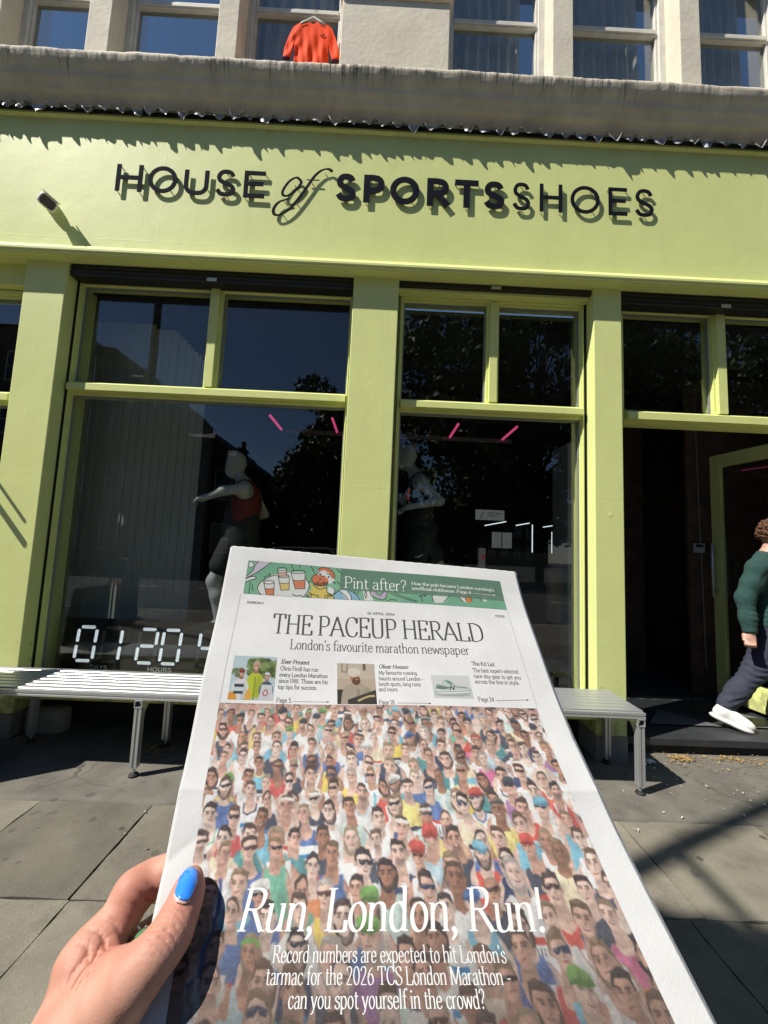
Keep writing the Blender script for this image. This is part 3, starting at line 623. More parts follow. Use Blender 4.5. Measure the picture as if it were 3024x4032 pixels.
for k, (a, b) in enumerate(UW):
    f = MB(); yy = .20
    rev = .0 if k in (4,) else 0
    frame_boxes(f, a, b, 5.32, 7.19, .055, .06, .19, .29, .08)
    f.box(a + .055, a + .075, .215, .285, 5.4, 7.13); f.box(b - .075, b - .055, .215, .285, 5.4, 7.13)
    win = f.build('upper_window', m_white, B, bevel=.004)
    r = MB(); r.box(a + .075, b - .075, .21, .275, 6.325, 6.40); r.box(a + .075, b - .075, .20, .21, 6.34, 6.38); r.build('meeting_rail', m_white, win, bevel=.004)
    for (z0, z1) in ((5.40, 6.325), (6.40, 7.13)):
        q = MB(); q.box(a + .075, b - .075, .243, .248, z0, z1); q.build('pane', m_uglass, win)
box_part('upper_room', m_room, (-5, 5.2, 2.2, 2.3, 5.5, 7.2), (-5, 5.2, .37, 2.2, 5.4, 5.44), bevel=0)
def curtain(x0, x1, label, loose=0, y=.36):
    V = []; n_ = 90; mrows = 8
    for j in range(mrows + 1):
        for i in range(n_ + 1):
            u = i / n_; t = j / mrows; xx = x0 + (x1 - x0) * u * (1 + loose * t * .3)
            V.append((xx, y + .035 * math.sin(u * 44 + .7 * math.sin(u * 9)) * (.6 + .4 * t) + .012 * math.sin(u * 13 + t * 2), 7.15 - 1.68 * t))
    F = [(j * (n_ + 1) + i, j * (n_ + 1) + i + 1, (j + 1) * (n_ + 1) + i + 1, (j + 1) * (n_ + 1) + i) for j in range(mrows) for i in range(n_)]
    o = mesh_obj('curtain', V, F, m_curt, smooth=True); sd = o.modifiers.new('thick', 'SOLIDIFY'); sd.thickness = .003
    return tag(o, label, 'curtain', 'curtains in the upper windows')
curtain(-1.36, -.50, 'pale curtain hanging behind the orange T-shirt in the upper window')
curtain(.47, 1.16, 'blue-grey curtain in the upper window just right of the plaster pier')
curtain(1.55, 2.3, 'blue-grey curtain in the second upper window right of the plaster pier', .2)
curtain(2.68, 3.3, 'blue-grey curtain in the rightmost upper window', .25)

# ---- interior shell and doorway
box_part('interior_wall', m_dark, (-5.2, 6.2, 7.0, 7.1, -.1, 3.6), (-5.3, -5.2, .34, 7.1, -.1, 3.6), (-2.97, -2.93, .341, 7.0, -.1, 3.499), bevel=0)  # third box: unseen partition added to block sun from the far-left window
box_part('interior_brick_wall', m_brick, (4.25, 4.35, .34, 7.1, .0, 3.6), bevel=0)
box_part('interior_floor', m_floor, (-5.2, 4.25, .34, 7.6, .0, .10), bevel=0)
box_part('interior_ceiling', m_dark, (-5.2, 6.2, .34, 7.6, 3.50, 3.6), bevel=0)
m_slate = mat('black_slate_tile', (.032, .034, .037), rough=.5, var=.3, vscale=6, bump=.15, bscale=40)
box_part('doorstep', m_slate, (1.895, 3.637, .115, .345, .062, .118), bevel=.006)
box_part('doorstep_riser', m_void, (1.895, 3.637, .15, .34, -.02, .061), bevel=0)
m_tile2 = mat('pale_tile', (.12, .125, .125), rough=.5, var=.15, vscale=8)
for (pts) in (((2.0, .36), (2.24, .36), (2.02, .60)), ((2.30, .36), (2.92, .36), (2.60, .68)), ((3.0, .36), (3.62, .36), (3.3, .68))):
    tl = MB(); tl.add([(x, y, .1225) for x, y in pts], [(0, 1, 2)]); tl.build('doorstep_inlay', m_tile2, B)
# open door leaf, hinged on the right, with its long pull handle
hx, hy, fx, fy = 3.60, .20, 3.46, 1.02
du = Vector((fx - hx, fy - hy, 0)); L = du.length; du.normalize(); dn = Vector((-du.y, du.x, 0))
def leaf_box(mb, u0, u1, z0, z1, t0, t1):
    P = [Vector((hx, hy, 0)) + du * u + dn * t for u, t in ((u0, t0), (u1, t0), (u1, t1), (u0, t1))]
    mb.add([(p.x, p.y, z0) for p in P] + [(p.x, p.y, z1) for p in P], [(0, 3, 2, 1), (4, 5, 6, 7), (0, 1, 5, 4), (1, 2, 6, 5), (2, 3, 7, 6), (3, 0, 4, 7)])
d = MB(); leaf_box(d, 0, .10, .14, 2.57, -.022, .022); leaf_box(d, L - .10, L, .14, 2.57, -.022, .022); leaf_box(d, .10, L - .10, 2.44, 2.57, -.022, .022); leaf_box(d, .10, L - .10, .14, .36, -.022, .022)
door = d.build('door', m_frame, B, bevel=.003); door['label'] = 'open lime glazed door leaf'
q = MB(); leaf_box(q, .10, L - .10, .36, 2.44, -.004, .004); q.build('pane', m_glass, door)
q = MB()
for s in (1,):
    c = Vector((hx, hy, 0)) + du * (L - .05) + dn * (.085 * s); b0 = Vector((hx, hy, 0)) + du * (L - .05)
    q.tube([(c.x, c.y, 1.12), (c.x, c.y, 1.66)], .014)
    for z in (1.2, 1.58): q.tube([(b0.x, b0.y, z), (c.x, c.y, z)], .009)
q.build('handle', m_alu, door, smooth=True)
# ------------------------------------------------------------------ raised lettering on the fascia
m_letter = mat('navy_black_letter', (.007, .009, .015), rough=.9, spec=.08, var=.1, vscale=10)
SANS = {'H': 'l 0 0 0 1;l 1 0 1 1;l 0 .52 1 .52', 'O': 'a .5 .5 .5 .5 0 360', 'U': 's 0 1 0 .4 .03 .2 .17 .05 .35 .0 .5 -.005 .65 .0 .83 .05 .97 .2 1 .4 1 1',
        'S': 's .94 .80 .80 .95 .54 1 .26 .96 .10 .80 .14 .64 .34 .54 .62 .46 .88 .36 .98 .22 .86 .05 .56 0 .24 .03 .02 .2',
        'E': 'l 0 0 0 1;l 0 1 1 1;l 0 .53 .9 .53;l 0 0 1 0', 'P': 'l 0 0 0 1;s 0 1 .5 1 .84 .93 1 .72 .84 .5 .5 .43 0 .43',
        'R': 'l 0 0 0 1;s 0 1 .5 1 .84 .93 .98 .72 .84 .51 .5 .45 0 .45;l .45 .45 1 0', 'T': 'l .5 0 .5 1;l 0 1 1 1'}
def sign_letter(ch, x0, x1, z0, z1, wgt, parent, label=None):
    hw = wgt / 2; mb = MB(); X0, X1, Y0, Y1 = x0 + hw, x1 - hw, z0 + hw, z1 - hw
    bury = []
    for si, st in enumerate(SANS[ch].split(';')):
        k = st[0]; v = [float(q) for q in st[1:].split()]
        if k == 'a': t = np.radians(np.linspace(0, 360, 49)); P = np.stack([v[0] + v[2] * np.cos(t), v[1] + v[3] * np.sin(t)], 1)
        elif k == 'l': P = np.array(v).reshape(-1, 2)
        else: P = catmull(np.array(v).reshape(-1, 2), 8)
        P = np.stack([X0 + P[:, 0] * (X1 - X0), Y0 + P[:, 1] * (Y1 - Y0)], 1)
        if k == 'l':
            d_ = (P[1] - P[0]) / np.linalg.norm(P[1] - P[0]); P = np.stack([P[0] - d_ * hw, P[1] + d_ * hw])
        a, b = strip(P, hw); yf, yb = -.0225 - .0003 * si, -.0185 + .0002 * si
        n = len(P); V = [(q[0], yf, q[1]) for q in a] + [(q[0], yf, q[1]) for q in b] + [(q[0], yb, q[1]) for q in a] + [(q[0], yb, q[1]) for q in b]
        F = []
        for i in range(n - 1):
            F += [(i, i + 1, n + i + 1, n + i), (2 * n + i + 1, 2 * n + i, 3 * n + i, 3 * n + i + 1), (i + 1, i, 2 * n + i, 2 * n + i + 1), (n + i, n + i + 1, 3 * n + i + 1, 3 * n + i)]
        if k != 'a': F += [(0, n, 3 * n, 2 * n), (n - 1, 2 * n + n - 1, 3 * n + n - 1, 2 * n - 1)]
        mb.add(V, F); bury += [P[max(0, len(P) // 6)], P[-max(1, len(P) // 6)]]
    o = mb.build('letter', m_letter, parent)
    if label: o['label'] = label
    for p in bury[:4]: pg = MB(); pg.tube([(p[0], -.019, p[1]), (p[0], .002, p[1])], .004, 8); pg.build('peg', m_alu, o)
sign = thing('shop_sign', 'dark raised lettering reading HOUSE of SPORTSSHOES along the lime fascia', 'sign', (-.05, 0, 4.4))
for ch, x0, x1 in (('H', -2.263, -2.048), ('O', -2.002, -1.766), ('U', -1.711, -1.510), ('S', -1.460, -1.288), ('E', -1.224, -1.052)): sign_letter(ch, x0, x1, 4.268, 4.505, .036, sign)
for ch, x0, x1 in (('S', -.478, -.305), ('P', -.245, -.073), ('O', -.027, .214), ('R', .277, .460), ('T', .507, .702), ('S', .741, .920)): sign_letter(ch, x0, x1, 4.280, 4.527, .052, sign)
for ch, x0, x1 in (('S', .980, 1.133), ('H', 1.210, 1.398), ('O', 1.466, 1.709), ('E', 1.783, 1.938), ('S', 1.997, 2.161)): sign_letter(ch, x0, x1, 4.283, 4.530, .031, sign)
def px2(zx, zy):   # measured from the photograph, on the letter plane
    return (-.984 + (zx - 1170) * .00113 + (zy - 270) * .00006, 4.545 - (zy - 92) * .00118 + (zx - 1170) * .00004)
scr = [(1365, 178), (1335, 163), (1285, 195), (1243, 260), (1243, 295), (1275, 300), (1330, 262), (1372, 205), (1365, 178)]
scr2 = [(1600, 112), (1568, 93), (1520, 105), (1470, 150), (1420, 225), (1355, 320), (1290, 400), (1225, 443), (1183, 440), (1178, 400), (1215, 350), (1285, 322)]
scr3 = [(1412, 178), (1505, 180)]
mb = MB()
for si, (pts, wd) in enumerate(((scr, (.012, .022)), (scr2, (.010, .026)), (scr3, (.006, .006)))):
    P = catmull([px2(*q) for q in pts], 10) if len(pts) > 2 else np.linspace(px2(*pts[0]), px2(*pts[1]), 3)
    T = np.gradient(P, axis=0); ang = np.arctan2(T[:, 1], T[:, 0]); hw = .5 * (wd[0] + (wd[1] - wd[0]) * np.abs(np.sin(ang - .3)))
    a, b = strip(P, hw); yf, yb = -.0225 - .0003 * si, -.0185 + .0002 * si; n = len(P)
    V = [(q[0], yf, q[1]) for q in a] + [(q[0], yf, q[1]) for q in b] + [(q[0], yb, q[1]) for q in a] + [(q[0], yb, q[1]) for q in b]; F = []
    for i in range(n - 1): F += [(i, i + 1, n + i + 1, n + i), (2 * n + i + 1, 2 * n + i, 3 * n + i, 3 * n + i + 1), (i + 1, i, 2 * n + i, 2 * n + i + 1), (n + i, n + i + 1, 3 * n + i + 1, 3 * n + i)]
    F += [(0, n, 3 * n, 2 * n), (n - 1, 2 * n + n - 1, 3 * n + n - 1, 2 * n - 1)]
    mb.add(V, F)
o = mb.build('letter', m_letter, sign); o['label'] = 'script word of in thin italic strokes'
for q in ((1330, 215), (1550, 120), (1450, 190), (1250, 330), (1240, 430), (1340, 345)):
    p = px2(*q); pg = MB(); pg.tube([(p[0], -.019, p[1]), (p[0], .002, p[1])], .004, 8); pg.build('peg', m_alu, o)

# ------------------------------------------------------------------ security camera on its arm
m_cam = mat('white_plastic', (.72, .73, .72), rough=.4, var=.05, vscale=12)
m_lens = mat('black_lens_glass', (.006, .006, .008), rough=.08, coat=1)
sc_ = thing('security_camera', 'white bullet security camera standing off the left of the fascia', 'security camera', (-2.78, 0, 4.17))
w0 = Vector((-2.80, .0, 4.155)); ax = Vector((.554, -.615, -.56)).normalized(); sd_ = ax.cross(Vector((0, 0, 1))).normalized() * -1; upv = ax.cross(sd_) * -1
if upv.z < 0: upv = -upv
if sd_.x < 0: sd_ = -sd_
th_ = R_(-22); sd_, upv = sd_ * math.cos(th_) + upv * math.sin(th_), upv * math.cos(th_) - sd_ * math.sin(th_)
def cbox(mb, rings, cut=.5, n=24, zo=0):
    V = []
    for a, hw, hh in rings:
        for k in range(n):
            t = 2 * math.pi * k / n; ct, st = math.cos(t), math.sin(t)
            V.append(w0 + ax * a + sd_ * (math.copysign(abs(ct) ** cut, ct) * hw) + upv * (math.copysign(abs(st) ** cut, st) * hh + zo))
    m_ = len(rings); F = [(i * n + k, i * n + (k + 1) % n, (i + 1) * n + (k + 1) % n, (i + 1) * n + k) for i in range(m_ - 1) for k in range(n)] + [tuple(range(n - 1, -1, -1)), tuple((m_ - 1) * n + k for k in range(n))]
    mb.add(V, F)
mb = MB(); cbox(mb, [(-.03, .044, .044), (.05, .046, .046), (.075, .040, .040), (.088, .024, .024)], .8); mb.build('wall_box', m_cam, sc_, smooth=False)
mb = MB(); cbox(mb, [(.085, .014, .014), (.135, .014, .014)], 1); mb.build('arm', m_cam, sc_, smooth=True)
mb = MB(); cbox(mb, [(.122, .030, .028), (.130, .050, .042), (.150, .058, .047), (.225, .058, .047), (.232, .054, .043)], .5); hb = mb.build('body', m_cam, sc_)
mb = MB(); cbox(mb, [(.140, .060, .004), (.250, .060, .004)], .3, zo=.050); mb.build('sun_shield', m_cam, sc_)
mb = MB(); cbox(mb, [(.2325, .047, .036), (.2355, .046, .035)], .5); ln = mb.build('lens_window', m_lens, sc_)
m_dio = mat('pale_diode', (.5, .48, .45), rough=.3)
for q in (-.012, .006):
    p = w0 + ax * .236 + sd_ * q - upv * .026; mb = MB(); mb.tube([p, p + ax * .001], .003, 8); mb.build('infrared_lamp', m_dio, ln)

# ------------------------------------------------------------------ aluminium benches
def bench(label, x0, x1, legs):
    b = thing('bench', label, 'bench', ((x0 + x1) / 2, -.2, 0), 'aluminium benches in front of the shop')
    nS, top = 7, .500; y0, y1 = -.395, -.005; p = (y1 - y0) / nS
    for k in range(nS):
        a = y0 + k * p + .002; c = a + p - .007; sl_ = MB()
        # hollow T-slot section: flat crown with a groove down each side
        sl_.prism([(a, top - .04), (a, top - .026), (a + .006, top - .024), (a + .006, top - .018), (a, top - .016), (a, top - .003), (a + .003, top), (c - .003, top), (c, top - .003), (c, top - .016), (c - .006, top - .018), (c - .006, top - .024), (c, top - .026), (c, top - .04)], 0, x0, x1)
        sl_.build('slat', m_alu, b)
    for lx in legs:
        fb = MB(); hw = .024
        # cross beam with its open box end showing at the front
        for (za, zb, xa, xb) in ((.4135, .419, lx - hw, lx + hw), (.4535, .459, lx - hw, lx + hw), (.419, .4535, lx - hw, lx - hw + .005), (.419, .4535, lx + hw - .005, lx + hw)): fb.box(xa, xb, -.425, .0, za, zb)
        fb.box(lx - .006, lx + .006, -.40, -.02, .425, .447)
        bm = fb.build('cross_beam', m_alu, b)
        for ly in (-.40, -.035):
            g = MB(); w_ = .021
            prof_ = [(-w_, -w_), (-.006, -w_), (-.006, -w_ + .008), (.006, -w_ + .008), (.006, -w_), (w_, -w_), (w_, -.006), (w_ - .008, -.006), (w_ - .008, .006), (w_, .006), (w_, w_), (.006, w_), (.006, w_ - .008), (-.006, w_ - .008), (-.006, w_), (-w_, w_), (-w_, .006), (-w_ + .008, .006), (-w_ + .008, -.006), (-w_, -.006)]
            g.prism([(lx + q[0], ly + q[1]) for q in prof_], 2, .052, .413)
            leg = g.build('leg', m_alu, b)
            ft = MB(); ft.lathe([(.008, .02), (.008, .052)], (lx, ly, 0), 10); ft.build('foot_bolt', m_alu, leg, smooth=False)
            ft = MB(); ft.lathe([(.024, -.002), (.029, .002), (.029, .010), (.024, .016), (.010, .022)], (lx, ly, 0), 20); ft.build('foot', m_rubber, leg, smooth=False)
            br = MB(); s = 1 if ly < -.2 else -1
            br.prism([(ly + s * .022, .412), (ly + s * .075, .412), (ly + s * .022, .345)], 0, lx - .014, lx + .014); br.build('bracket', m_alu, leg, bevel=.002)
    for yy in (y0 - .027, y1 - .025):
        bm = MB(); a = yy
        bm.prism([(a + .001, .4595 - .0), (a + .001, .470), (a + .006, .472), (a + .006, .478), (a + .001, .480), (a + .001, .494), (a + .024, .494), (a + .024, .4595)], 0, x0, x1); bm.build('edge_rail', m_alu, b) if yy < -.2 else None
    return b
bench('aluminium slatted bench at left below the countdown clock, sunlit top', -3.25, -.12, (-2.40, -1.45, -.42))
bench('aluminium slatted bench at right beside the doorway pillar', -.06, 1.745, (.12, 1.715))

# ------------------------------------------------------------------ small things on the pavement
m_board = mat('black_board', (.02, .02, .022), rough=.5, var=.2, vscale=6)
sb = thing('sandwich_board', 'dark sandwich board at the left edge beside the bench', 'sandwich board', (-2.63, -.45, 0))
for s in (1, -1):
    mb = MB(); x_ = -2.645
    V = []
    for (yy0, yy1, t0, t1, th) in ((-.69, -.20, 0, 1, .012),):
        for z, dx in ((.0, .15), (1.0, .012)):
            for y in (yy0, yy1):
                for t in (0, .02): V.append((x_ + s * (dx + t), y, z))
    F = [(0, 1, 3, 2), (4, 6, 7, 5), (0, 4, 5, 1), (2, 3, 7, 6), (0, 2, 6, 4), (1, 5, 7, 3)]
    mb.add(V, F); mb.build('panel', m_board, sb, bevel=.004)
mb = MB(); mb.tube([(-2.645, -.66, .985), (-2.645, -.24, .985)], .012, 10); mb.build('hinge', m_alu, sb)
cb = MB(); r2 = random.Random(3); nn = 7
cbm = SDF((-2.60, .04, -.06), (-2.24, .24, .24), .012)
for i in range(5):
    for k in range(3): cbm.ell((-2.52 + .05 * i + r2.uniform(-.008, .008), .13, .03 + .055 * k), (.05, .068, .045), .03)
tag(cbm.mesh('concrete_block', m_plinth), 'rough grey concrete block under the left end of the bench', 'block')
ts = SDF((1.90, -.12, -.03), (2.12, .06, .06), .006)
for i in range(16): ts.ell((2.0 + r2.gauss(0, .03), -.03 + r2.gauss(0, .02), .008 + abs(r2.gauss(0, .009))), (r2.uniform(.008, .02), r2.uniform(.006, .016), r2.uniform(.004, .010)), .008)
tag(ts.mesh('tissue', mat('white_tissue', (.7, .7, .68), rough=.9, bump=.5, bscale=90)), 'crumpled white tissue on the pavement by the doorway step', 'tissue')
def litter(name, clusters, m, label, size=(.004, .012)):
    V = []; F = []
    for cx, cy, sx_, sy_, n_ in clusters:
        for _ in range(n_):
            x = r2.gauss(cx, sx_); y = min(r2.gauss(cy, sy_), .135 if x > 1.9 else .22); a = r2.uniform(0, 6.3); l = r2.uniform(*size); w_ = l * r2.uniform(.3, .7); t = r2.uniform(-.35, .35)
            u = Vector((math.cos(a), math.sin(a), t)) * l; v = Vector((-math.sin(a), math.cos(a), r2.uniform(-.3, .3))) * w_; c = Vector((x, y, .006 + abs(r2.gauss(0, .006)) * max(0, 1 - abs(x - cx) / (2 * sx_ + .01))))
            n0 = len(V); V += [tuple(c - u), tuple(c - v * .7), tuple(c + u), tuple(c + v * .7 + Vector((0, 0, .004)))]; F.append((n0, n0 + 1, n0 + 2, n0 + 3))
    o = mesh_obj(name, V, F, m); sd = o.modifiers.new('thick', 'SOLIDIFY'); sd.thickness = .0012
    return tag(o, label, 'litter', kind='stuff')
m_leaf0 = mat('dry_bracts', (.36, .235, .085), rough=.8, var=.6, vscale=60)
litter('leaf_litter', [(2.33, .055, .045, .022, 190), (2.26, .03, .12, .05, 40), (2.70, .07, .09, .018, 110), (2.84, .03, .1, .03, 50), (2.5, .0, .4, .12, 45), (3.2, .05, .3, .06, 40)], m_leaf0, 'dry yellow leaf litter in small heaps along the doorway step')
litter('leaf_litter', [(-1.5, -.10, .08, .05, 150), (-2.5, .03, .12, .05, 130), (1.36, -.36, .06, .03, 40)], m_leaf0, 'dry leaf litter under the benches')
litter('paper_scraps', [(1.9, -.45, .5, .25, 26), (2.4, -.25, .4, .2, 22), (-1.6, -.9, .4, .5, 14)], mat('pale_scraps', (.5, .46, .38), rough=.9, var=.3, vscale=40), 'pale scraps and flakes scattered over the pavement', (.004, .013))
# street lamp whose shadow falls across the pavement at right, and a bracket whose shadow falls on the left pilaster
m_post = mat('black_painted_iron', (.02, .02, .022), rough=.45, var=.2, vscale=8)
lp = thing('street_lamp', 'tall dark street lamp with a hanging flower basket, seen reflected in the left window', 'street lamp', (-4.2, -3.5, 0))
mb = MB(); mb.lathe([(.13, 0), (.13, .9), (.09, 1.0), (.075, 1.2), (.06, 7.0), (.05, 9.2)], (-4.2, -3.5, 0), 20); mb.build('post', m_post, lp, smooth=False)
mb = MB(); mb.lathe([(.08, 9.2), (.19, 9.45), (.19, 9.7), (.05, 9.95)], (-4.2, -3.5, 0), 18); mb.build('lantern', m_cam, lp)
mb = MB(); mb.tube([(-4.2, -3.5, 7.5), (-4.2, -3.98, 7.5)], .03); mb.build('arm', m_post, lp)
bk = SDF((-4.8, -4.6, 6.5), (-3.6, -3.4, 7.7), .04)
for i in range(26): bk.ell((-4.2 + r2.gauss(0, .13), -4.0 + r2.gauss(0, .12), 7.12 + r2.gauss(0, .12)), [r2.uniform(.07, .15)] * 3, .05)
bk.mesh('flower_basket', mat('basket_green', (.05, .09, .02), rough=.8, var=.5, vscale=14), lp)
wb = thing('wall_bracket', 'dark double-arm iron bracket on the pilaster left of the frame', 'bracket', (-3.1, 0, 2.1))
for (bx, bz, r_) in ((-3.12, 2.1, .012), (-3.10, 1.93, .022)):
    mb = MB(); mb.tube([(bx, .0, bz), (bx + .02, -.20, bz + .02)], r_, 10); mb.build('arm', m_post, wb)

# ------------------------------------------------------------------ countdown clock behind the left window
clk = thing('countdown_clock', 'black countdown clock with white dotted digits behind the left window', 'clock', (-1.5, .19, .6))
mb = MB(); mb.box(-2.44, -.50, .185, .215, .385, .828); mb.build('panel', mat('black_acrylic', (.008, .008, .009), rough=.2), clk, bevel=.004)
m_lit = mat('lit_diode', (.85, .93, 1.0), emit=1.5); m_unl = mat('unlit_diode', (.17, .17, .175), rough=.4)
SEG = {'a': (.14, 1, .86, 1), 'b': (1, .92, 1, .56), 'c': (1, .44, 1, .08), 'd': (.14, 0, .86, 0), 'e': (0, .44, 0, .08), 'f': (0, .92, 0, .56), 'g': (.14, .5, .86, .5)}
ON = {'0': 'abcdef', '1': 'bc', '2': 'abged', '4': 'fgbc'}
def digit(ch, x0, x1, z0=.488, z1=.768):
    root = None
    for lit in (True, False):
        mb = MB()
        for s, (ax_, az, bx_, bz) in SEG.items():
            if (s in ON[ch]) != lit: continue
            hor = az == bz; n_ = 8 if hor else 9
            for row in (-1, 0, 1):
                for i in range(n_ - (1 if row else 0)):
                    t = (i + (.5 if row else 0)) / (n_ - 1)
                    u = ax_ + (bx_ - ax_) * t; v = az + (bz - az) * t
                    x = x0 + .012 + u * (x1 - x0 - .04) + (0 if hor else row * .0085); z = z0 + .01 + v * (z1 - z0 - .02) + (row * .0085 if hor else 0)
                    x += (z - z0) * .085
                    n0 = len(mb.v); mb.v += [(x + .0034 * math.cos(q * math.pi / 4), .1835, z + .0034 * math.sin(q * math.pi / 4)) for q in range(8)]; mb.f.append(tuple(n0 + q for q in range(8)))
        if lit: root = mb.build('digit', m_lit, clk)
        elif mb.f: mb.build('unlit_dots', m_unl, root)
for ch, x0, x1 in (('0', -2.345, -2.165), ('1', -2.145, -1.965), ('2', -1.862, -1.686), ('0', -1.676, -1.498), ('4', -1.385, -1.20)): digit(ch, x0, x1)
def flat_text(name, text, x0, x1, z, cap, y, m, parent, thick=.16, serif=False, axis='y'):
    ss, wd = layout(text, thick, .05, serif, .06); k = (x1 - x0) / wd; V = []; F = []
    for si, (a, b) in enumerate(ss):
        n0 = len(V); n = len(a)
        for q in list(a) + list(b): V.append((x0 + q[0] * k, y - .00012 * si, z + q[1] * cap) if axis == 'y' else (x0 + q[0] * k, z + q[1] * cap, y + .00005 * si))
        F += [(n0 + i, n0 + i + 1, n0 + n + i + 1, n0 + n + i) for i in range(n - 1)]
    return mesh_obj(name, V, F, m, parent)
m_txt = mat('white_print', (.5, .52, .52), rough=.6)
flat_text('lettering', 'DAYS', -2.205, -2.066, .437, .030, .1835, m_txt, clk)
flat_text('lettering', 'HOURS', -1.752, -1.563, .437, .030, .1835, m_txt, clk)
clk.location += Vector((-.025, .05, -.01))

# ------------------------------------------------------------------ inside the shop
m_blind = mat('grey_slat_blind', (.36, .365, .33), rough=.8, var=.08, vscale=2)
mb = MB(); x = -2.92
i = 0
while x < -1.70:
    top = 3.495 if x < -2.2 else (3.45 if x < -2.03 else 3.45 - (x + 2.03) * .97)
    mb.box(x, x + .036, .60 + .006 * (i % 2), .625, .10, top); x += .038; i += 1
tag(mb.build('slatted_screen', m_blind), 'grey vertical slatted screen inside the left window', 'screen')
mb = MB(); mb.box(-1.665, -1.585, .58, .66, .10, 3.46); tag(mb.build('interior_post', m_dark, bevel=.004), 'dark square post beside the slatted screen inside the left window', 'post')
m_pink = mat('pink_neon', (1.0, .10, .32), emit=.42)
for x, w in ((-1.55, 'leftmost in the left window'), (-.70, 'right in the left window'), (.20, 'at the left edge of the centre window'), (1.03, 'in the middle of the centre window'), (1.84, 'rightmost in the centre window')):
    mb = MB(); mb.box(x - .013, x + .013, 2.25, 2.9, 3.197, 3.222); tag(mb.build('strip_light', m_pink), 'pink ceiling strip light ' + w, 'strip light', 'pink strip lights under the shop ceiling')
m_track = mat('grey_track', (.22, .22, .23), rough=.5)
mb = MB(); mb.box(-1.5, 2.0, 2.93, 2.98, 3.17, 3.23); tag(mb.build('lighting_track', m_track), 'grey lighting track across the ends of the pink strip lights', 'track')
for x0, x1, w in ((-1.50, -.42, 'top right of the left window'), (.19, 1.55, 'across the foot of the centre top panes'), (2.1, 3.6, 'over the doorway')):
    mb = MB(); mb.box(x0, x1, 1.5, 1.56, 3.16, 3.19); mb.box(x0, x1, 1.5, 1.56, 3.205, 3.235); mb.box(x0, x1, 1.56, 1.57, 3.16, 3.235)
    tag(mb.build('cable_tray', mat('pale_tray', (.32, .34, .36), rough=.5)), 'pale metal cable tray under the ceiling ' + w, 'cable tray', 'cable trays under the shop ceiling')
m_tube = mat('white_led', (.85, .93, 1.0), emit=.75)
def led(p, q, lab, r=.010):
    mb = MB(); mb.tube([p, q], r, 8); tag(mb.build('led_tube', m_tube), lab, 'led tube', 'white LED tubes at the back of the shop')
led((2.16, 5, 2.02), (2.60, 5, 2.12), 'slanting white LED tube left of the lit frame'); led((2.80, 5, 2.05), (3.08, 5, 2.11), 'slanting white LED tube on top of the lit frame')
led((3.14, 5, 2.08), (3.14, 5, 1.20), 'tall upright white LED tube of the lit frame'); led((2.24, 5, 1.155), (2.42, 5, 1.12), 'short white LED tube low at left'); led((2.90, 5, 1.11), (3.09, 5, 1.09), 'short white LED tube low at right')
led((3.36, 5, 2.04), (3.62, 5, 2.09), 'short white LED tube farthest right', .010); led((3.54, 5, 1.95), (3.54, 5, 1.34), 'thin dim upright LED tube farthest right', .007)
hs = thing('hanging_sign', 'small lit sign reading EVENT ARENA CONTENT inside the shop', 'sign', (1.98, 4, 2.15))
mb = MB(); mb.box(1.73, 2.24, 4.0, 4.04, 2.055, 2.235); mb.build('panel', mat('lit_panel', (.15, .17, .16), emit=.4), hs)
flat_text('lettering', 'EVENT ARENA', 1.94, 2.19, 2.165, .028, 3.998, m_black, hs); flat_text('lettering', 'CONTENT', 1.94, 2.11, 2.115, .028, 3.998, m_black, hs)
mb = MB(); mb.add([(1.80, 3.998, 2.08), (1.815, 3.998, 2.08), (1.875, 3.998, 2.20), (1.86, 3.998, 2.20)], [(0, 1, 2, 3)]); mb.build('slash_mark', m_black, hs)
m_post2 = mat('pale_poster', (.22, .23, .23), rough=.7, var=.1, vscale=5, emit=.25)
for x0, x1, lab in ((2.17, 2.35, 'pale blank poster, left of a pair at the back'), (2.37, 2.55, 'pale blank poster, right of a pair at the back')):
    mb = MB(); mb.box(x0, x1, 4.5, 4.51, 1.57, 1.87); tag(mb.build('poster', m_post2), lab, 'poster', 'posters at the back of the shop')
ct = thing('counter', 'dark counter with a white end post and red label', 'counter', (2.3, 2.5, .1))
mb = MB(); mb.box(1.52, 3.2, 2.5, 3.1, .1, 1.50); mb.build('body', mat('charcoal_board', (.022, .024, .026), rough=.4), ct)
mb = MB(); mb.box(1.42, 1.50, 2.49, 2.57, .1, 1.53); pp = mb.build('end_post', mat('white_post', (.42, .42, .43), rough=.5, emit=.06), ct)
mb = MB(); mb.box(1.445, 1.487, 2.486, 2.489, 1.38, 1.44); mb.build('red_label', mat('red_card', (.45, .03, .05), rough=.6, emit=.2), pp)
cbn = thing('white_cabinet', 'tall white cabinet edge just inside the centre window', 'cabinet', (1.98, .9, .1))
mb = MB(); mb.box(1.885, 2.05, .90, 1.25, .10, 2.62); mb.build('carcass', mat('white_board', (.30, .31, .31), rough=.5), cbn, bevel=.006)
mb = MB(); mb.box(1.975, 2.0, .893, .899, .2, 2.54); mb.build('edge_strip', m_dark, cbn)
mb = MB(); mb.lathe([(.022, 0), (.022, .004)], (0, 0, 0), 14); o = mb.build('lock', m_black, cbn); o.rotation_euler = (R_(90), 0, 0); o.location = Vector((1.925, .899, 1.66)) - cbn.location
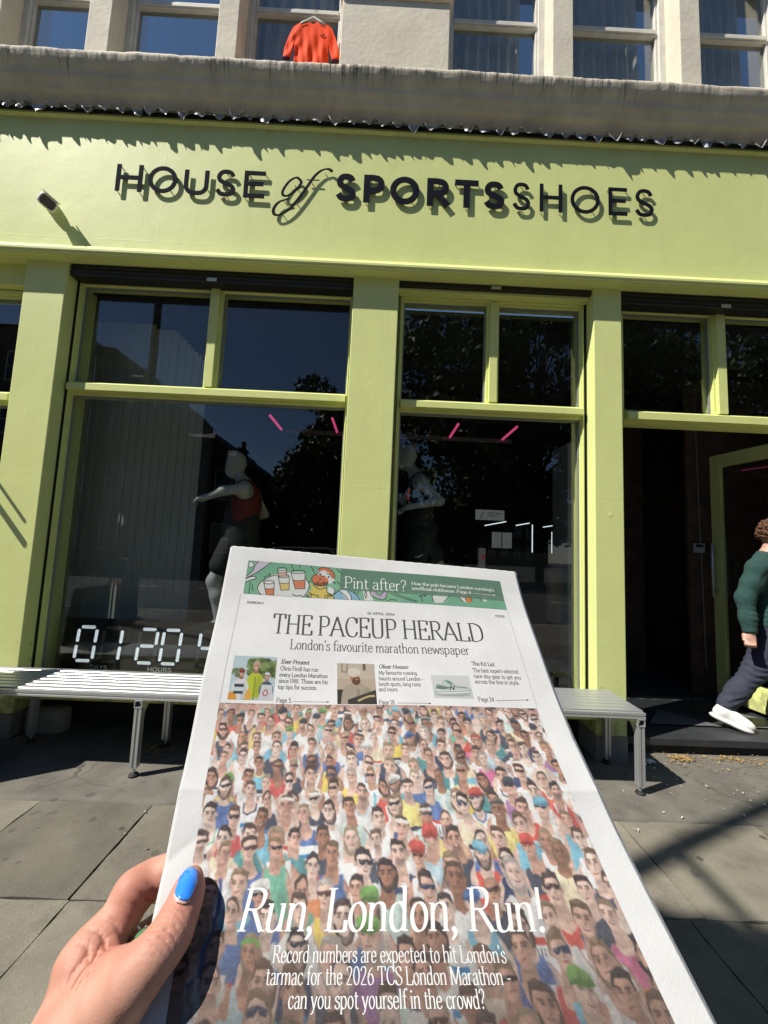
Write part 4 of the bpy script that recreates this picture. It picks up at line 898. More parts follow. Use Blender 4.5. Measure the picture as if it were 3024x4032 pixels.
# doorway fittings
kp = thing('keypad', 'small white alarm keypad on the dark brick wall', 'keypad', (3.45, 1.2, 1.61))
mb = MB(); mb.box(3.40, 3.51, 1.19, 1.22, 1.565, 1.665); mb.build('case', mat('grey_case', (.42, .43, .43), rough=.5), kp, bevel=.004)
mb = MB(); mb.box(3.412, 3.49, 1.187, 1.1895, 1.622, 1.655); mb.build('screen', m_black, kp)
mb = MB(); mb.box(3.36, 3.50, 1.225, 1.26, .1, 3.5); mb.box(3.5, 4.25, 1.225, 1.26, .1, 3.5); mb.box(2.75, 3.36, 1.95, 2.0, .1, 3.5)
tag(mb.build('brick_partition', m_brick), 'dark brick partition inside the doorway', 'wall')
mb = MB(); mb.tube([(3.50, 1.212, .35), (3.485, 1.212, 1.56)], .006, 8); mb.tube([(3.478, 1.212, 1.67), (3.46, 1.212, 3.3)], .006, 8); tag(mb.build('conduit', mat('grey_conduit', (.20, .20, .20), rough=.5)), 'thin grey conduit running up the dark wall past the keypad', 'conduit')
cp = thing('call_point', 'small red fire call point beside the keypad', 'call point', (3.6, 1.2, 1.62))
mb = MB(); mb.box(3.585, 3.64, 1.19, 1.222, 1.58, 1.655); mb.build('case', mat('red_plastic', (.30, .02, .02), rough=.4), cp, bevel=.003)
mb = MB(); mb.box(3.60, 3.625, 1.187, 1.1895, 1.605, 1.628); mb.build('glass_plate', m_cam, cp)
dm = thing('door_mat', 'dark door mat lettered with the shop name just inside the doorway', 'mat', (2.7, 1.0, .12))
mb = MB(); mb.box(1.92, 3.36, .72, 1.35, .101, .114); mb.build('mat_body', mat('charcoal_mat', (.014, .015, .018), rough=.95, bump=.6, bscale=400), dm)
m_mt = mat('mat_print', (.13, .14, .15), rough=.9)
flat_text('lettering', 'HOUSE', 1.98, 2.34, .95, .085, .1150, m_mt, dm, .13, False, 'z'); flat_text('lettering', 'of', 2.42, 2.53, .95, .085, .1150, m_mt, dm, .09, True, 'z')
flat_text('lettering', 'SPORTSSHOES', 2.60, 3.32, .95, .085, .1150, m_mt, dm, .17, False, 'z')
# T-shirt on a hanger in the upper window
m_or = mat('orange_cloth', (.90, .068, .006), rough=.8, spec=.2, var=.06, vscale=6, bump=.25, bscale=300)
tp = thing('t_shirt', 'bright orange T-shirt on a pale hanger in the upper window', 't-shirt', (-.79, .15, 6.05))
OUT = [(-.845, 6.185), (-.83, 6.172), (-.79, 6.150), (-.75, 6.172), (-.735, 6.185), (-.66, 6.158), (-.615, 6.12), (-.575, 6.02), (-.545, 5.90), (-.535, 5.815), (-.60, 5.800), (-.628, 5.90), (-.640, 5.96), (-.632, 5.55), (-.948, 5.55), (-.940, 5.96), (-.952, 5.90), (-.98, 5.800), (-1.045, 5.815), (-1.035, 5.90), (-1.005, 6.02), (-.965, 6.12), (-.92, 6.158)]
ts = SDF((-1.08, .10, 5.50), (-.50, .21, 6.22), .005)
X, Y, Z = np.meshgrid(*[np.arange(n_) * ts.h + l for n_, l in zip(ts.n, ts.lo)], indexing='ij', sparse=True)
X2, Z2 = X[:, 0, :] + 0 * Z[:, 0, :], Z[:, 0, :] + 0 * X[:, 0, :]; dd = np.full(X2.shape, 9.0); ins = np.zeros(X2.shape, bool)
for i in range(len(OUT)):
    (x1, z1), (x2, z2) = OUT[i - 1], OUT[i]; ex, ez = x2 - x1, z2 - z1; t = np.clip(((X2 - x1) * ex + (Z2 - z1) * ez) / (ex * ex + ez * ez), 0, 1); dd = np.minimum(dd, np.hypot(X2 - x1 - t * ex, Z2 - z1 - t * ez))
    if z1 != z2: ins ^= ((z1 > Z2) != (z2 > Z2)) & (X2 < (x2 - x1) * (Z2 - z1) / (z2 - z1) + x1)
dd = np.where(ins, -dd, dd)
fall = np.clip((6.16 - Z2) * 3.0, 0, 1); u_ = X2 + .79
yc = .155 + .007 * fall * np.sin(u_ * 46 + 1.6 * np.sin(Z2 * 8)) + .004 * fall * np.sin(u_ * 95 + Z2 * 12) + .004 * np.sin((Z2 + np.abs(u_) * 1.3) * 42) * np.exp(-((np.abs(u_) - .16) / .06) ** 2)
ts.D = np.maximum(dd[:, None, :], np.abs(Y - yc[:, None, :]) - (.011 + .05 * np.clip(-dd, 0, .12))[:, None, :]).astype(np.float32)
ts.mesh('shirt_body', m_or, tp)
hg = MB(); hg.tube([(-.90, .155, 6.15), (-.86, .155, 6.172), (-.79, .155, 6.215), (-.72, .155, 6.172), (-.68, .155, 6.15)], [.016, .018, .02, .018, .016], 10)
hg.tube([(-.79, .155, 6.22), (-.79, .155, 6.29), (-.775, .155, 6.31), (-.76, .155, 6.295)], .004, 8); hg.build('hanger', m_white, tp, smooth=True)
mb = MB()
for a, b in (((-.90, 6.145), (-.845, 6.175)), ((-.735, 6.175), (-.68, 6.145))):
    mb.tube([(a[0], .136, a[1] - .02), (b[0], .136, b[1] - .02)], .0025, 6)
mb.tube([(-.715, .136, 6.03), (-.70, .136, 6.022), (-.675, .136, 6.038)], .003, 6); mb.build('trim', m_black, tp)
m_plum = mat('plum_cloth', (.05, .01, .03), rough=.8)
for x in (-1.012, -.568): cu = MB(); cu.box(x - .034, x + .034, .143, .167, 5.792, 5.812); cu.build('cuff', m_plum, tp, bevel=.008)
# ------------------------------------------------------------------ figures
m_skin = mat('skin', (.48, .275, .21), rough=.55, var=.12, vscale=30, sss=.06, bump=.15, bscale=500)
def V3(*a): return np.array(a, float)
def body_prims(S, J, f=1.0, k=.03, grow=0.0, what='all', fingers=True):
    g = grow; r = lambda q: q * f + g
    if what in ('all', 'head'):
        h = J['head']; fd = J.get('face', V3(1, 0, 0)); fd = fd / np.linalg.norm(fd); up = J.get('up', V3(0, 0, 1)); sd = np.cross(up, fd); sd /= np.linalg.norm(sd)
        rot = [fd, sd, up]
        S.ell(h + up * .03 * f - fd * .012, (r(.098), r(.078), r(.095)), .03, rot)            # skull
        S.ell(h - up * .045 * f + fd * .025, (r(.072), r(.058), r(.075)), .04, rot)           # face
        S.ell(h - up * .095 * f + fd * .058, (r(.026), r(.026), r(.022)), .03, rot)           # chin
        S.cone(h + fd * .093 * f + up * .02 * f, h + fd * .112 * f - up * .022 * f, r(.008), r(.014), .015)   # nose
        S.ell(h + fd * .085 * f - up * .056 * f, (r(.014), r(.024), r(.010)), .008, rot)      # mouth
        for s in (1, -1):
            S.ell(h + fd * .098 * f + sd * s * .032 * f + up * .012 * f, (.014, .017, .011), .012, rot, cut=True)
            S.ell(h + fd * .078 * f + sd * s * .032 * f + up * .012 * f, (.013, .014, .011), .004, rot)
            S.ell(h + sd * s * .079 * f - fd * .006, (r(.022), r(.010), r(.032)), .012, rot)
        S.cone(h - up * .06 * f - fd * .015, J['neck'], r(.052), r(.058), .03)
    if what in ('all', 'torso'):
        S.cone(J['neck'], J['chest'], r(.058), r(.12), .06)
        a, b = J['sh_r'], J['sh_l']
        S.cone(J['neck'] * .6 + a * .4, a, r(.055), r(.058), .05); S.cone(J['neck'] * .6 + b * .4, b, r(.055), r(.058), .05)
        ax = (b - a) / np.linalg.norm(b - a) if np.linalg.norm(b - a) > 1e-6 else V3(0, 1, 0)
        up = (J['chest'] - J['pelvis']); up /= np.linalg.norm(up); fw = np.cross(ax, up); fw /= np.linalg.norm(fw); rot = [ax, fw, up]
        S.ell(J['chest'], (r(.175), r(.118), r(.20)), .06, rot); m_ = (J['chest'] + J['pelvis']) / 2
        S.ell(m_, (r(.145), r(.105), r(.17)), .06, rot); S.ell(J['pelvis'], (r(.165), r(.12), r(.13)), .06, rot)
    if what in ('all', 'arms'):
        for s in 'rl':
            S.chain([J['sh_' + s], J['el_' + s], J['wr_' + s]], [r(.056), r(.043), r(.029)], k)
    if what in ('all', 'hands'):
        for s in 'rl':
            w, p = J['wr_' + s], J['ha_' + s]; d = (p - w); L = np.linalg.norm(d); d /= L
            sd = J.get('palm_' + s, V3(0, 1, 0)); sd = sd - d * (sd @ d); sd /= np.linalg.norm(sd); nr = np.cross(d, sd)
            S.cone(w, w + d * .03, r(.027), r(.030), .02); S.ell(w + d * .06 * f, (r(.046), r(.042), r(.020)), .02, [d, sd, nr])
            for q, (o_, l_) in enumerate(((-.030, .9), (-.010, 1.0), (.010, .96), (.030, .8))):   # four curled fingers
                k0 = w + d * .098 * f + sd * o_ * f + nr * .004; k1 = k0 + d * .030 * l_ * f + nr * .018 * f; k2 = k1 - d * .012 * f + nr * .024 * f * l_; k3 = k2 - d * .022 * f - nr * .006
                S.chain([w + d * .05 + sd * o_ * .8 * f, k0, k1, k2, k3], [r(.013), r(.0115), r(.0105), r(.0095), r(.008)], .006)
            t0 = w + d * .035 * f - sd * .038 * f; S.chain([w + d * .02, t0, t0 + d * .04 * f + nr * .024 * f, t0 + d * .055 * f + nr * .036 * f + sd * .024 * f], [r(.016), r(.014), r(.012), r(.010)], .012)
    if what in ('all', 'legs'):
        for s in 'rl':
            S.chain([J['hip_' + s], J['kn_' + s], J['an_' + s]], [r(.088), r(.058), r(.040)], .05)
            kn, an = J['kn_' + s], J['an_' + s]; S.ell(kn * .68 + an * .32 - J.get('face', V3(1, 0, 0)) * .02, [r(.055)] * 3, .05)
    if what in ('all', 'feet'):
        for s in 'rl':
            S.chain([J['an_' + s], J['heel_' + s]], [r(.040), r(.034)], .03); S.chain([J['an_' + s] * .7 + J['toe_' + s] * .3, J['toe_' + s]], [r(.040), r(.030)], .03)
            S.cone(J['heel_' + s], J['toe_' + s], r(.032), r(.028), .02)
def bounds(J, m=.2):
    P = np.array([v for k, v in J.items() if k not in ('face', 'up', 'palm_r', 'palm_l')]); return P.min(0) - m, P.max(0) + m
# ---- walking person at the doorway
J = dict(pelvis=V3(3.38, .37, .99), chest=V3(3.37, .36, 1.33), neck=V3(3.345, .35, 1.535), head=V3(3.395, .33, 1.715), face=V3(.72, -.69, 0),
         sh_r=V3(3.185, .275, 1.435), el_r=V3(3.085, .295, 1.185), wr_r=V3(3.075, .255, .915), ha_r=V3(3.055, .235, .80), palm_r=V3(.75, -.6, .1),
         sh_l=V3(3.53, .46, 1.435), el_l=V3(3.66, .40, 1.20), wr_l=V3(3.75, .24, 1.02), ha_l=V3(3.80, .17, .95), palm_l=V3(0, 0, 1),
         hip_r=V3(3.33, .33, .93), kn_r=V3(3.215, .35, .60), an_r=V3(2.945, .375, .275), heel_r=V3(2.885, .385, .215), toe_r=V3(3.075, .265, .148),
         hip_l=V3(3.44, .43, .93), kn_l=V3(3.60, .30, .57), an_l=V3(3.70, .24, .21), heel_l=V3(3.68, .28, .16), toe_l=V3(3.84, .12, .155))
pr = thing('person', 'person in dark green jumper and navy trousers striding past the open doorway', 'person', (3.3, .33, .12))
lo, hi = bounds(J); S = SDF(lo, hi, .0085); body_prims(S, J, what='head'); body_prims(S, J, .82, what='torso'); body_prims(S, J, .82, what='arms'); body_prims(S, J, .95, k=.01, what='hands'); body_prims(S, J, .8, what='legs'); body_prims(S, J, .7, what='feet')
S.mesh('body', m_skin, pr)
m_knit = mat('dark_green_knit', (.017, .054, .047), rough=.95, var=.22, vscale=25, bump=.5, bscale=420)
S = SDF(lo, hi, .0095); body_prims(S, J, 1.0, grow=.018, what='torso'); S.D = S.D; 
for s in 'r', 'l':
    S.chain([J['sh_' + s], (J['sh_' + s] + J['el_' + s]) / 2, J['el_' + s], J['wr_' + s] * .6 + J['el_' + s] * .4, J['wr_' + s]], [.074, .069, .063, .056, .046], .04)
    S.chain([J['wr_' + s] + (J['el_' + s] - J['wr_' + s]) * .22, J['wr_' + s]], [.047, .046], .01)
S.cone(J['pelvis'] + V3(0, 0, .03), J['pelvis'] + V3(0, 0, -.005), .165, .163, .05)
hd = J['neck'] + V3(.02, -.02, .075); S.ell(hd, (.085, .085, .06), .015, cut=True)
zc = .945
X, Y, Z = np.meshgrid(*[np.arange(n_) * S.h + l for n_, l in zip(S.n, S.lo)], indexing='ij', sparse=True)
cut_ = np.where((np.abs(X - 3.38) < .26) & (X > 3.165), zc - Z, -1.0).astype(np.float32); S.D = np.maximum(S.D, cut_)
for s in 'r', 'l':   # open cuffs
    d_ = (J['wr_' + s] - J['el_' + s]); d_ /= np.linalg.norm(d_); w_ = J['wr_' + s] + d_ * .012
    pl = ((X - w_[0]) * d_[0] + (Y - w_[1]) * d_[1] + (Z - w_[2]) * d_[2]); near = (X - w_[0]) ** 2 + (Y - w_[1]) ** 2 + (Z - w_[2]) ** 2 < .09 ** 2
    S.D = np.where(near, np.maximum(S.D, pl), S.D).astype(np.float32)
# knit folds: at the bent elbow and over the waist
ew = J['el_r']
S.D += (.0036 * np.sin((Z * .9 + X * .45) * 190 + 3 * np.sin(X * 30 + Z * 11)) * np.exp(-(((X - 3.10) / .06) ** 2 + ((Z - 1.06) / .11) ** 2))).astype(np.float32)
S.D += (.0038 * np.sin((Z + .25 * X) * 170 + 3 * np.sin(X * 14 + Z * 9)) * np.exp(-(((X - 3.32) / .2) ** 2 + ((Z - 1.06) / .13) ** 2))).astype(np.float32)
S.D += (.003 * np.sin((Z * .6 - X) * 85) * np.exp(-(((X - 3.20) / .1) ** 2 + ((Z - 1.36) / .13) ** 2))).astype(np.float32)
S.mesh('jumper', m_knit, pr)
m_navy = mat('navy_denim', (.028, .032, .052), rough=.88, var=.25, vscale=30, bump=.4, bscale=500)
S = SDF(lo, hi, .0095)
S.ell(J['pelvis'] + V3(0, 0, -.01), (.165, .135, .15), .05); 
for s in 'rl':
    S.chain([J['hip_' + s], J['kn_' + s], J['an_' + s] * .6 + J['kn_' + s] * .4, J['an_' + s] + (J['kn_' + s] - J['an_' + s]) * .06], [.118, .088, .074, .066], .05)
X, Y, Z = np.meshgrid(*[np.arange(n_) * S.h + l for n_, l in zip(S.n, S.lo)], indexing='ij', sparse=True)
S.D += (.006 * np.sin((Z * 1.0 + X * .55) * 105 + 3 * np.sin(X * 25 - Z * 13)) * np.exp(-(((X - 3.16) / .11) ** 2 + ((Z - .56) / .17) ** 2))).astype(np.float32)
S.D += (.007 * np.sin((Z - X * .5) * 130) * np.exp(-(((X - 2.99) / .07) ** 2 + ((Z - .33) / .07) ** 2))).astype(np.float32)
S.mesh('trousers', m_navy, pr)
m_shoe = mat('white_leather', (.70, .70, .66), rough=.5, var=.08, vscale=25, bump=.15, bscale=120)
m_sole = mat('white_sole', (.62, .61, .57), rough=.7)
def shoe(an, heel, toe, parent):
    toe = toe - (toe - heel) * .06
    d_ = toe - heel; d_ /= np.linalg.norm(d_); up = V3(0, 0, 1) - d_ * d_[2]; up /= np.linalg.norm(up); sd = np.cross(up, d_)
    P = np.array([heel, toe, an]); S = SDF(P.min(0) - .13, P.max(0) + .13, .006)
    S.ell(heel + d_ * .02 + up * .02, (.050, .041, .054), .03, [d_, sd, up]); S.ell(heel + d_ * .10 + up * .022, (.085, .044, .056), .03, [d_, sd, up]); S.ell(toe - d_ * .035 + up * .008, (.066, .048, .044), .03, [d_, sd, up])
    S.cone(heel + d_ * .035 + up * .05, an, .040, .043, .03)
    pt = an + (up) * .005; X, Y, Z = np.meshgrid(*[np.arange(n_) * S.h + l for n_, l in zip(S.n, S.lo)], indexing='ij', sparse=True)
    S.D = np.maximum(S.D, ((X - an[0]) * up[0] + (Y - an[1]) * up[1] + (Z - an[2]) * up[2]).astype(np.float32) - .002)
    sh = S.mesh('shoe', m_shoe, parent)
    S = SDF(P.min(0) - .13, P.max(0) + .13, .006)
    for u, r_ in ((.02, .034), (.07, .036), (.13, .040), (.185, .043), (.205, .038)): S.ell(heel - d_ * .012 + d_ * u - up * .022, (.050, r_ + .006, .020), .03, [d_, sd, up])
    S.mesh('sole', m_sole, sh)
    lc = MB()
    for q in range(5):
        u = .095 + q * .022; h = .058 - q * .006
        lc.tube([heel + d_ * u + up * h + sd * .022, heel + d_ * (u + .006) + up * (h + .008), heel + d_ * u + up * h - sd * .022], .003, 6)
    lc.build('lace', m_black, sh)
    return sh
shoe(J['an_r'], J['heel_r'], J['toe_r'], pr); shoe(J['an_l'], J['heel_l'], J['toe_l'], pr)
m_hair = mat('curly_brown_hair', (.085, .032, .012), rough=.8, var=.6, vscale=40, bump=.9, bscale=120)
S = SDF(J['head'] - .2, J['head'] + .22, .0048); fd = J['face'] / np.linalg.norm(J['face']); rh = random.Random(8)
for i in range(420):
    t = rh.uniform(0, 6.283); ph = math.acos(rh.uniform(-.55, 1)); v = V3(math.sin(ph) * math.cos(t), math.sin(ph) * math.sin(t), math.cos(ph))
    if v @ fd > .45 and v[2] < .62: continue
    c = J['head'] + V3(0, 0, .035) - fd * .014 + v * rh.uniform(.092, .112); S.ell(c, [rh.uniform(.008, .017)] * 3, .003)
S.mesh('hair', m_hair, pr)
# ---- shopper in a hooded top inside, seen from behind through the centre window
J2 = dict(pelvis=V3(2.0, 1.15, .80), chest=V3(2.0, 1.13, 1.13), neck=V3(1.99, 1.13, 1.36), head=V3(2.01, 1.15, 1.53), face=V3(.3, 1, -.1),
          sh_r=V3(2.16, 1.12, 1.26), el_r=V3(2.20, 1.12, 1.0), wr_r=V3(2.16, 1.25, .80), ha_r=V3(2.15, 1.32, .74), sh_l=V3(1.84, 1.12, 1.26), el_l=V3(1.82, 1.10, 1.0), wr_l=V3(1.84, 1.2, .80), ha_l=V3(1.85, 1.27, .73),
          hip_r=V3(2.09, 1.15, .74), kn_r=V3(2.10, 1.13, .45), an_r=V3(2.10, 1.17, .19), heel_r=V3(2.10, 1.13, .14), toe_r=V3(2.12, 1.36, .13),
          hip_l=V3(1.91, 1.15, .74), kn_l=V3(1.90, 1.13, .45), an_l=V3(1.90, 1.17, .19), heel_l=V3(1.90, 1.13, .14), toe_l=V3(1.88, 1.36, .13))
p2 = thing('person', 'person in beige hooded top seen from behind inside the centre window', 'person', (2.0, 1.15, .1))
lo, hi = bounds(J2); S = SDF(lo, hi, .012); body_prims(S, J2, .9); S.mesh('body', m_skin, p2)
S = SDF(lo, hi, .012); body_prims(S, J2, 1.0, grow=.03, what='torso'); body_prims(S, J2, 1.0, grow=.022, what='arms'); S.ell(J2['neck'] + V3(0, -.06, -.01), (.12, .07, .07), .03); S.ell(J2['neck'] + V3(0, .02, .09), (.075, .075, .06), .02, cut=True)
X, Y, Z = np.meshgrid(*[np.arange(n_) * S.h + l for n_, l in zip(S.n, S.lo)], indexing='ij', sparse=True); S.D = np.maximum(S.D, np.where(np.abs(X - 2.0) < .2, .78 - Z, -1).astype(np.float32))
S.mesh('hooded_top', mat('beige_fleece', (.36, .29, .21), rough=.95, var=.15, vscale=20, bump=.4, bscale=200), p2)
S = SDF(lo, hi, .012); S.ell(J2['pelvis'], (.17, .13, .15), .05); body_prims(S, J2, 1.0, grow=.018, what='legs'); S.mesh('trousers', m_navy, p2)
S = SDF(J2['head'] - .2, J2['head'] + .2, .009)
for i in range(70):
    t = rh.uniform(0, 6.283); ph = math.acos(rh.uniform(-.6, 1)); v = V3(math.sin(ph) * math.cos(t), math.sin(ph) * math.sin(t), math.cos(ph))
    if v[1] > .5: continue
    S.ell(J2['head'] + V3(0, -.01, .03) + v * .088, [.026] * 3, .02)
S.mesh('hair', m_hair, p2)
# ---- two grey mannequins
m_man = mat('grey_mannequin', (.34, .345, .34), rough=.5, var=.05, vscale=6)
m_blk = mat('black_sportswear', (.010, .010, .012), rough=.8, var=.2, vscale=20)
m_red = mat('red_sportswear', (.13, .012, .010), rough=.8, var=.2, vscale=20)
def mannequin(label, J, top_m, plinth, short_m):
    t = thing('mannequin', label, 'mannequin', tuple((J['pelvis'] * V3(1, 1, 0) + V3(0, 0, plinth))), 'grey mannequins in the shop windows')
    lo, hi = bounds(J); S = SDF(lo, hi, .0105)
    h = J['head']; S.ell(h + V3(.012, 0, .03), (.092, .075, .105), .03); S.ell(h + V3(-.022, 0, -.05), (.06, .055, .07), .04); S.cone(h + V3(.03, 0, -.06), J['neck'], .045, .050, .03)
    for w_ in ('torso', 'arms', 'legs', 'feet'): body_prims(S, J, .92, what=w_)
    body_prims(S, J, .9, k=.012, what='hands'); S.mesh('body', m_man, t)
    S = SDF(lo, hi, .0105); body_prims(S, J, .92, grow=.010, what='torso')
    for s in 'rl': S.ell(J['sh_' + s], (.085, .085, .085), .03, cut=True)
    S.ell(J['neck'] + V3(-.02, 0, .03), (.085, .085, .07), .02, cut=True)
    S.mesh('vest', top_m, t)
    S = SDF(lo, hi, .0105); S.ell(J['pelvis'], (.16, .13, .14), .05)
    for s in 'rl':
        e_ = J['hip_' + s] * .45 + J['kn_' + s] * .55; S.chain([J['hip_' + s], e_], [.108, .105], .05)
    S.mesh('shorts', short_m, t)
    return t
JA = dict(pelvis=V3(.40, .72, 1.66), chest=V3(.38, .70, 1.96), neck=V3(.33, .70, 2.17), head=V3(.23, .70, 2.335), face=V3(-1, 0, 0),
          sh_r=V3(.385, .82, 2.09), el_r=V3(.24, .95, 1.95), wr_r=V3(.06, .90, 2.08), ha_r=V3(-.02, .88, 2.15), sh_l=V3(.375, .565, 2.09), el_l=V3(.535, .50, 1.91), wr_l=V3(.27, .50, 1.85), ha_l=V3(.17, .51, 1.82),
          hip_r=V3(.41, .80, 1.60), kn_r=V3(.62, .80, 1.28), an_r=V3(.92, .80, 1.10), heel_r=V3(.96, .80, 1.12), toe_r=V3(.93, .80, .92),
          hip_l=V3(.39, .63, 1.60), kn_l=V3(.31, .60, 1.20), an_l=V3(.42, .60, .83), heel_l=V3(.45, .60, .77), toe_l=V3(.24, .60, .755))
ma = mannequin('grey running mannequin in dark vest and shorts inside the centre window', JA, m_blk, .72, m_blk)
mb = MB(); mb.box(.268, .275, .585, .64, 1.90, 2.0); 
mk = MB(); mk.tube([(.262, .60, 1.92), (.255, .61, 1.96), (.262, .60, 2.0), (.27, .595, 2.03)], .008, 6); mk.build('orange_motif', mat('orange_print', (.6, .09, .02), rough=.7, emit=.12), ma)
mk = MB(); mk.tube([(.33, .52, 1.40), (.36, .49, 1.405), (.40, .485, 1.43)], .005, 6); mk.build('pale_mark', m_cam, ma)
JB = dict(pelvis=V3(-1.27, .62, 1.50), chest=V3(-1.22, .60, 1.80), neck=V3(-1.26, .60, 2.01), head=V3(-1.35, .60, 2.17), face=V3(-1, 0, 0),
          sh_r=V3(-1.20, .72, 1.93), el_r=V3(-1.12, .85, 1.75), wr_r=V3(-1.3, .85, 1.66), ha_r=V3(-1.38, .85, 1.66), sh_l=V3(-1.20, .46, 1.94), el_l=V3(-1.35, .37, 1.90), wr_l=V3(-1.52, .40, 1.835), ha_l=V3(-1.60, .42, 1.82),
          hip_r=V3(-1.22, .70, 1.44), kn_r=V3(-1.12, .70, 1.10), an_r=V3(-1.0, .70, .76), heel_r=V3(-.96, .70, .72), toe_r=V3(-1.15, .70, .70),
          hip_l=V3(-1.30, .54, 1.44), kn_l=V3(-1.42, .50, 1.12), an_l=V3(-1.34, .50, .76), heel_l=V3(-1.31, .50, .71), toe_l=V3(-1.52, .50, .705))
mbn = mannequin('grey mannequin in red top and black shorts inside the left window', JB, m_red, .65, m_blk)
S = SDF((-1.55, .35, 1.2), (-.95, .9, 1.85), .0105); S.cone((-1.25, .6, 1.74), (-1.26, .62, 1.36), .15, .185, .05); S.mesh('jacket', m_blk, mbn)
for x0, x1, y0, y1, h, lab in ((.10, 1.05, .45, .95, .74, 'dark display plinth under the running mannequin'), (-1.58, -.90, .40, .90, .665, 'dark display plinth under the red-topped mannequin')):
    mb = MB(); mb.box(x0, x1, y0, y1, .10, h); mb.box(x0 - .01, x1 + .01, y0 - .01, y1 + .01, h - .03, h + .0); tag(mb.build('display_plinth', m_dark, bevel=.004), lab, 'plinth', 'plinths in the shop windows')

# ------------------------------------------------------------------ across the street: what the windows reflect
m_bk = mat('sooty_brick', (.085, .06, .045), rough=.9, var=.25, vscale=1.5)
m_slater = mat('roof_slate', (.10, .095, .09), rough=.7, var=.3, vscale=3)
m_wgl = mat('dark_window', (.02, .022, .026), rough=.1)
def house(x0, x1, y0, y1, h, label, chim=(), roof='flat'):
    t = thing('terrace_house', label, 'house', ((x0 + x1) / 2, y1, 0), 'terrace houses across the street')
    mb = MB(); mb.box(x0, x1, y0, y1, -.1, h); mb.build('wall', m_bk, t)
    mb = MB(); rh_ = .55
    mb.prism([(x0 - .1, h), (x1 + .1, h), (x1 - .25, h + rh_), (x0 + .25, h + rh_)], 1, y0, y1) if False else mb.add([(x0 - .08, y1 + .15, h), (x1 + .08, y1 + .15, h), (x1 + .08, y0, h), (x0 - .08, y0, h), (x0 + .3, y1 - 1, h + rh_), (x1 - .3, y1 - 1, h + rh_), (x1 - .3, y0 + 1, h + rh_), (x0 + .3, y0 + 1, h + rh_)], [(0, 3, 2, 1), (0, 1, 5, 4), (1, 2, 6, 5), (2, 3, 7, 6), (3, 0, 4, 7), (4, 5, 6, 7)])
    rf = mb.build('roof', m_slater, t)
    for cx, cw, ch in chim:
        mb = MB(); mb.box(cx - cw / 2, cx + cw / 2, y1 - 2.2, y1 - 1.2, h, ch); mb.box(cx - cw / 2 - .06, cx + cw / 2 + .06, y1 - 2.26, y1 - 1.14, ch, ch + .12)
        for q in (-.25, .25): mb.lathe([(.1, 0), (.09, .45)], (cx + q * cw, y1 - 1.7, ch + .12), 10)
        mb.build('chimney', m_bk, rf)
    nw = max(1, int((x1 - x0) / 1.7))
    for fl_ in range(int(h / 2.9)):
        for k_ in range(nw):
            cx = x0 + (k_ + .5) * (x1 - x0) / nw; z0 = .9 + fl_ * 2.9
            mb = MB(); mb.box(cx - .42, cx + .42, y1 + .002, y1 + .03, z0, z0 + 1.5); wn = mb.build('window', m_wgl, t)
            mb = MB(); frame_boxes(mb, cx - .48, cx + .48, z0 - .06, z0 + 1.56, .06, .06, y1 + .004, y1 + .06); mb.box(cx - .42, cx + .42, y1 + .031, y1 + .055, z0 + .72, z0 + .77); mb.build('window_frame', m_white, wn)
    return t
house(-31, -17.2, -27, -17.2, 12.6, 'tallest sooty brick terrace house, reflected at far left')
house(-17.1, -15.2, -27, -17.4, 11.7, 'brick terrace house with slate roof second from left in the reflection')
house(-15.1, -13.3, -27, -17.6, 10.2, 'brick terrace house with two chimney pots in the reflection', [(-14.0, .5, 10.9)])
house(-13.2, -12.5, -27, -17.7, 8.2, 'narrow low brick house in the reflection')
house(-12.4, -9.3, -27, -18.0, 7.1, 'brick terrace house with a broad chimney in the reflection', [(-11.4, 1.1, 8.5)])
house(-9.2, -8.1, -27, -18.2, 6.2, 'lowest brick house at the right end of the reflected terrace', [(-8.3, .2, 6.9)])
house(-7.9, 24, -60, -52, 7.5, 'distant brick terrace beyond the reflected trees')
m_leaf = mat('tree_leaf', (.085, .115, .03), rough=.55, var=.5, vscale=1.2); m_bark = mat('tree_bark', (.06, .05, .04), rough=.95, var=.3, vscale=8)
def tree(x, y, h, r, label, seed, n=5200, low=.3):
    t = thing('street_tree', label, 'tree', (x, y, -.1), 'trees across the street'); q = random.Random(seed); g = np.random.default_rng(seed)
    mb = MB(); mb.tube([(x, y, -.1), (x + .1, y, h * .25), (x - .1, y + .1, h * .5), (x + .15, y, h * .8)], [.26, .2, .14, .04], 10)
    cl = []
    for i in range(30):
        a = q.uniform(0, 6.28); zz = q.uniform(low, .97) * h; rr_ = r * math.sqrt(max(.05, 1 - ((zz / h - .58) / .45) ** 2)) * q.uniform(.35, .85)
        c = (x + math.cos(a) * rr_, y + math.sin(a) * rr_, zz); cl.append((c, r * q.uniform(.28, .5))); mb.tube([(x, y, zz * .7), ((x + c[0]) / 2, (y + c[1]) / 2, zz * .85), c], [.09, .05, .02], 6)
    mb.build('trunk', m_bark, t)
    k = g.integers(0, len(cl), n); C = np.array([c for c, _ in cl])[k]; R = np.array([b for _, b in cl])[k]
    d = g.normal(size=(n, 3)); d /= np.linalg.norm(d, axis=1)[:, None]; P = C + d * (R * g.uniform(.35, 1.08, n) ** .6)[:, None] * np.array([1, 1, .8])
    u = g.normal(size=(n, 3)); u /= np.linalg.norm(u, axis=1)[:, None]; v = np.cross(u, g.normal(size=(n, 3))); v /= np.linalg.norm(v, axis=1)[:, None]
    s = g.uniform(.13, .26, n)[:, None]
    V = np.stack([P - u * s, P - v * s * .6, P + u * s, P + v * s * .6], 1).reshape(-1, 3); F = np.arange(4 * n).reshape(-1, 4)
    mesh_obj('crown', V, F, m_leaf, t)
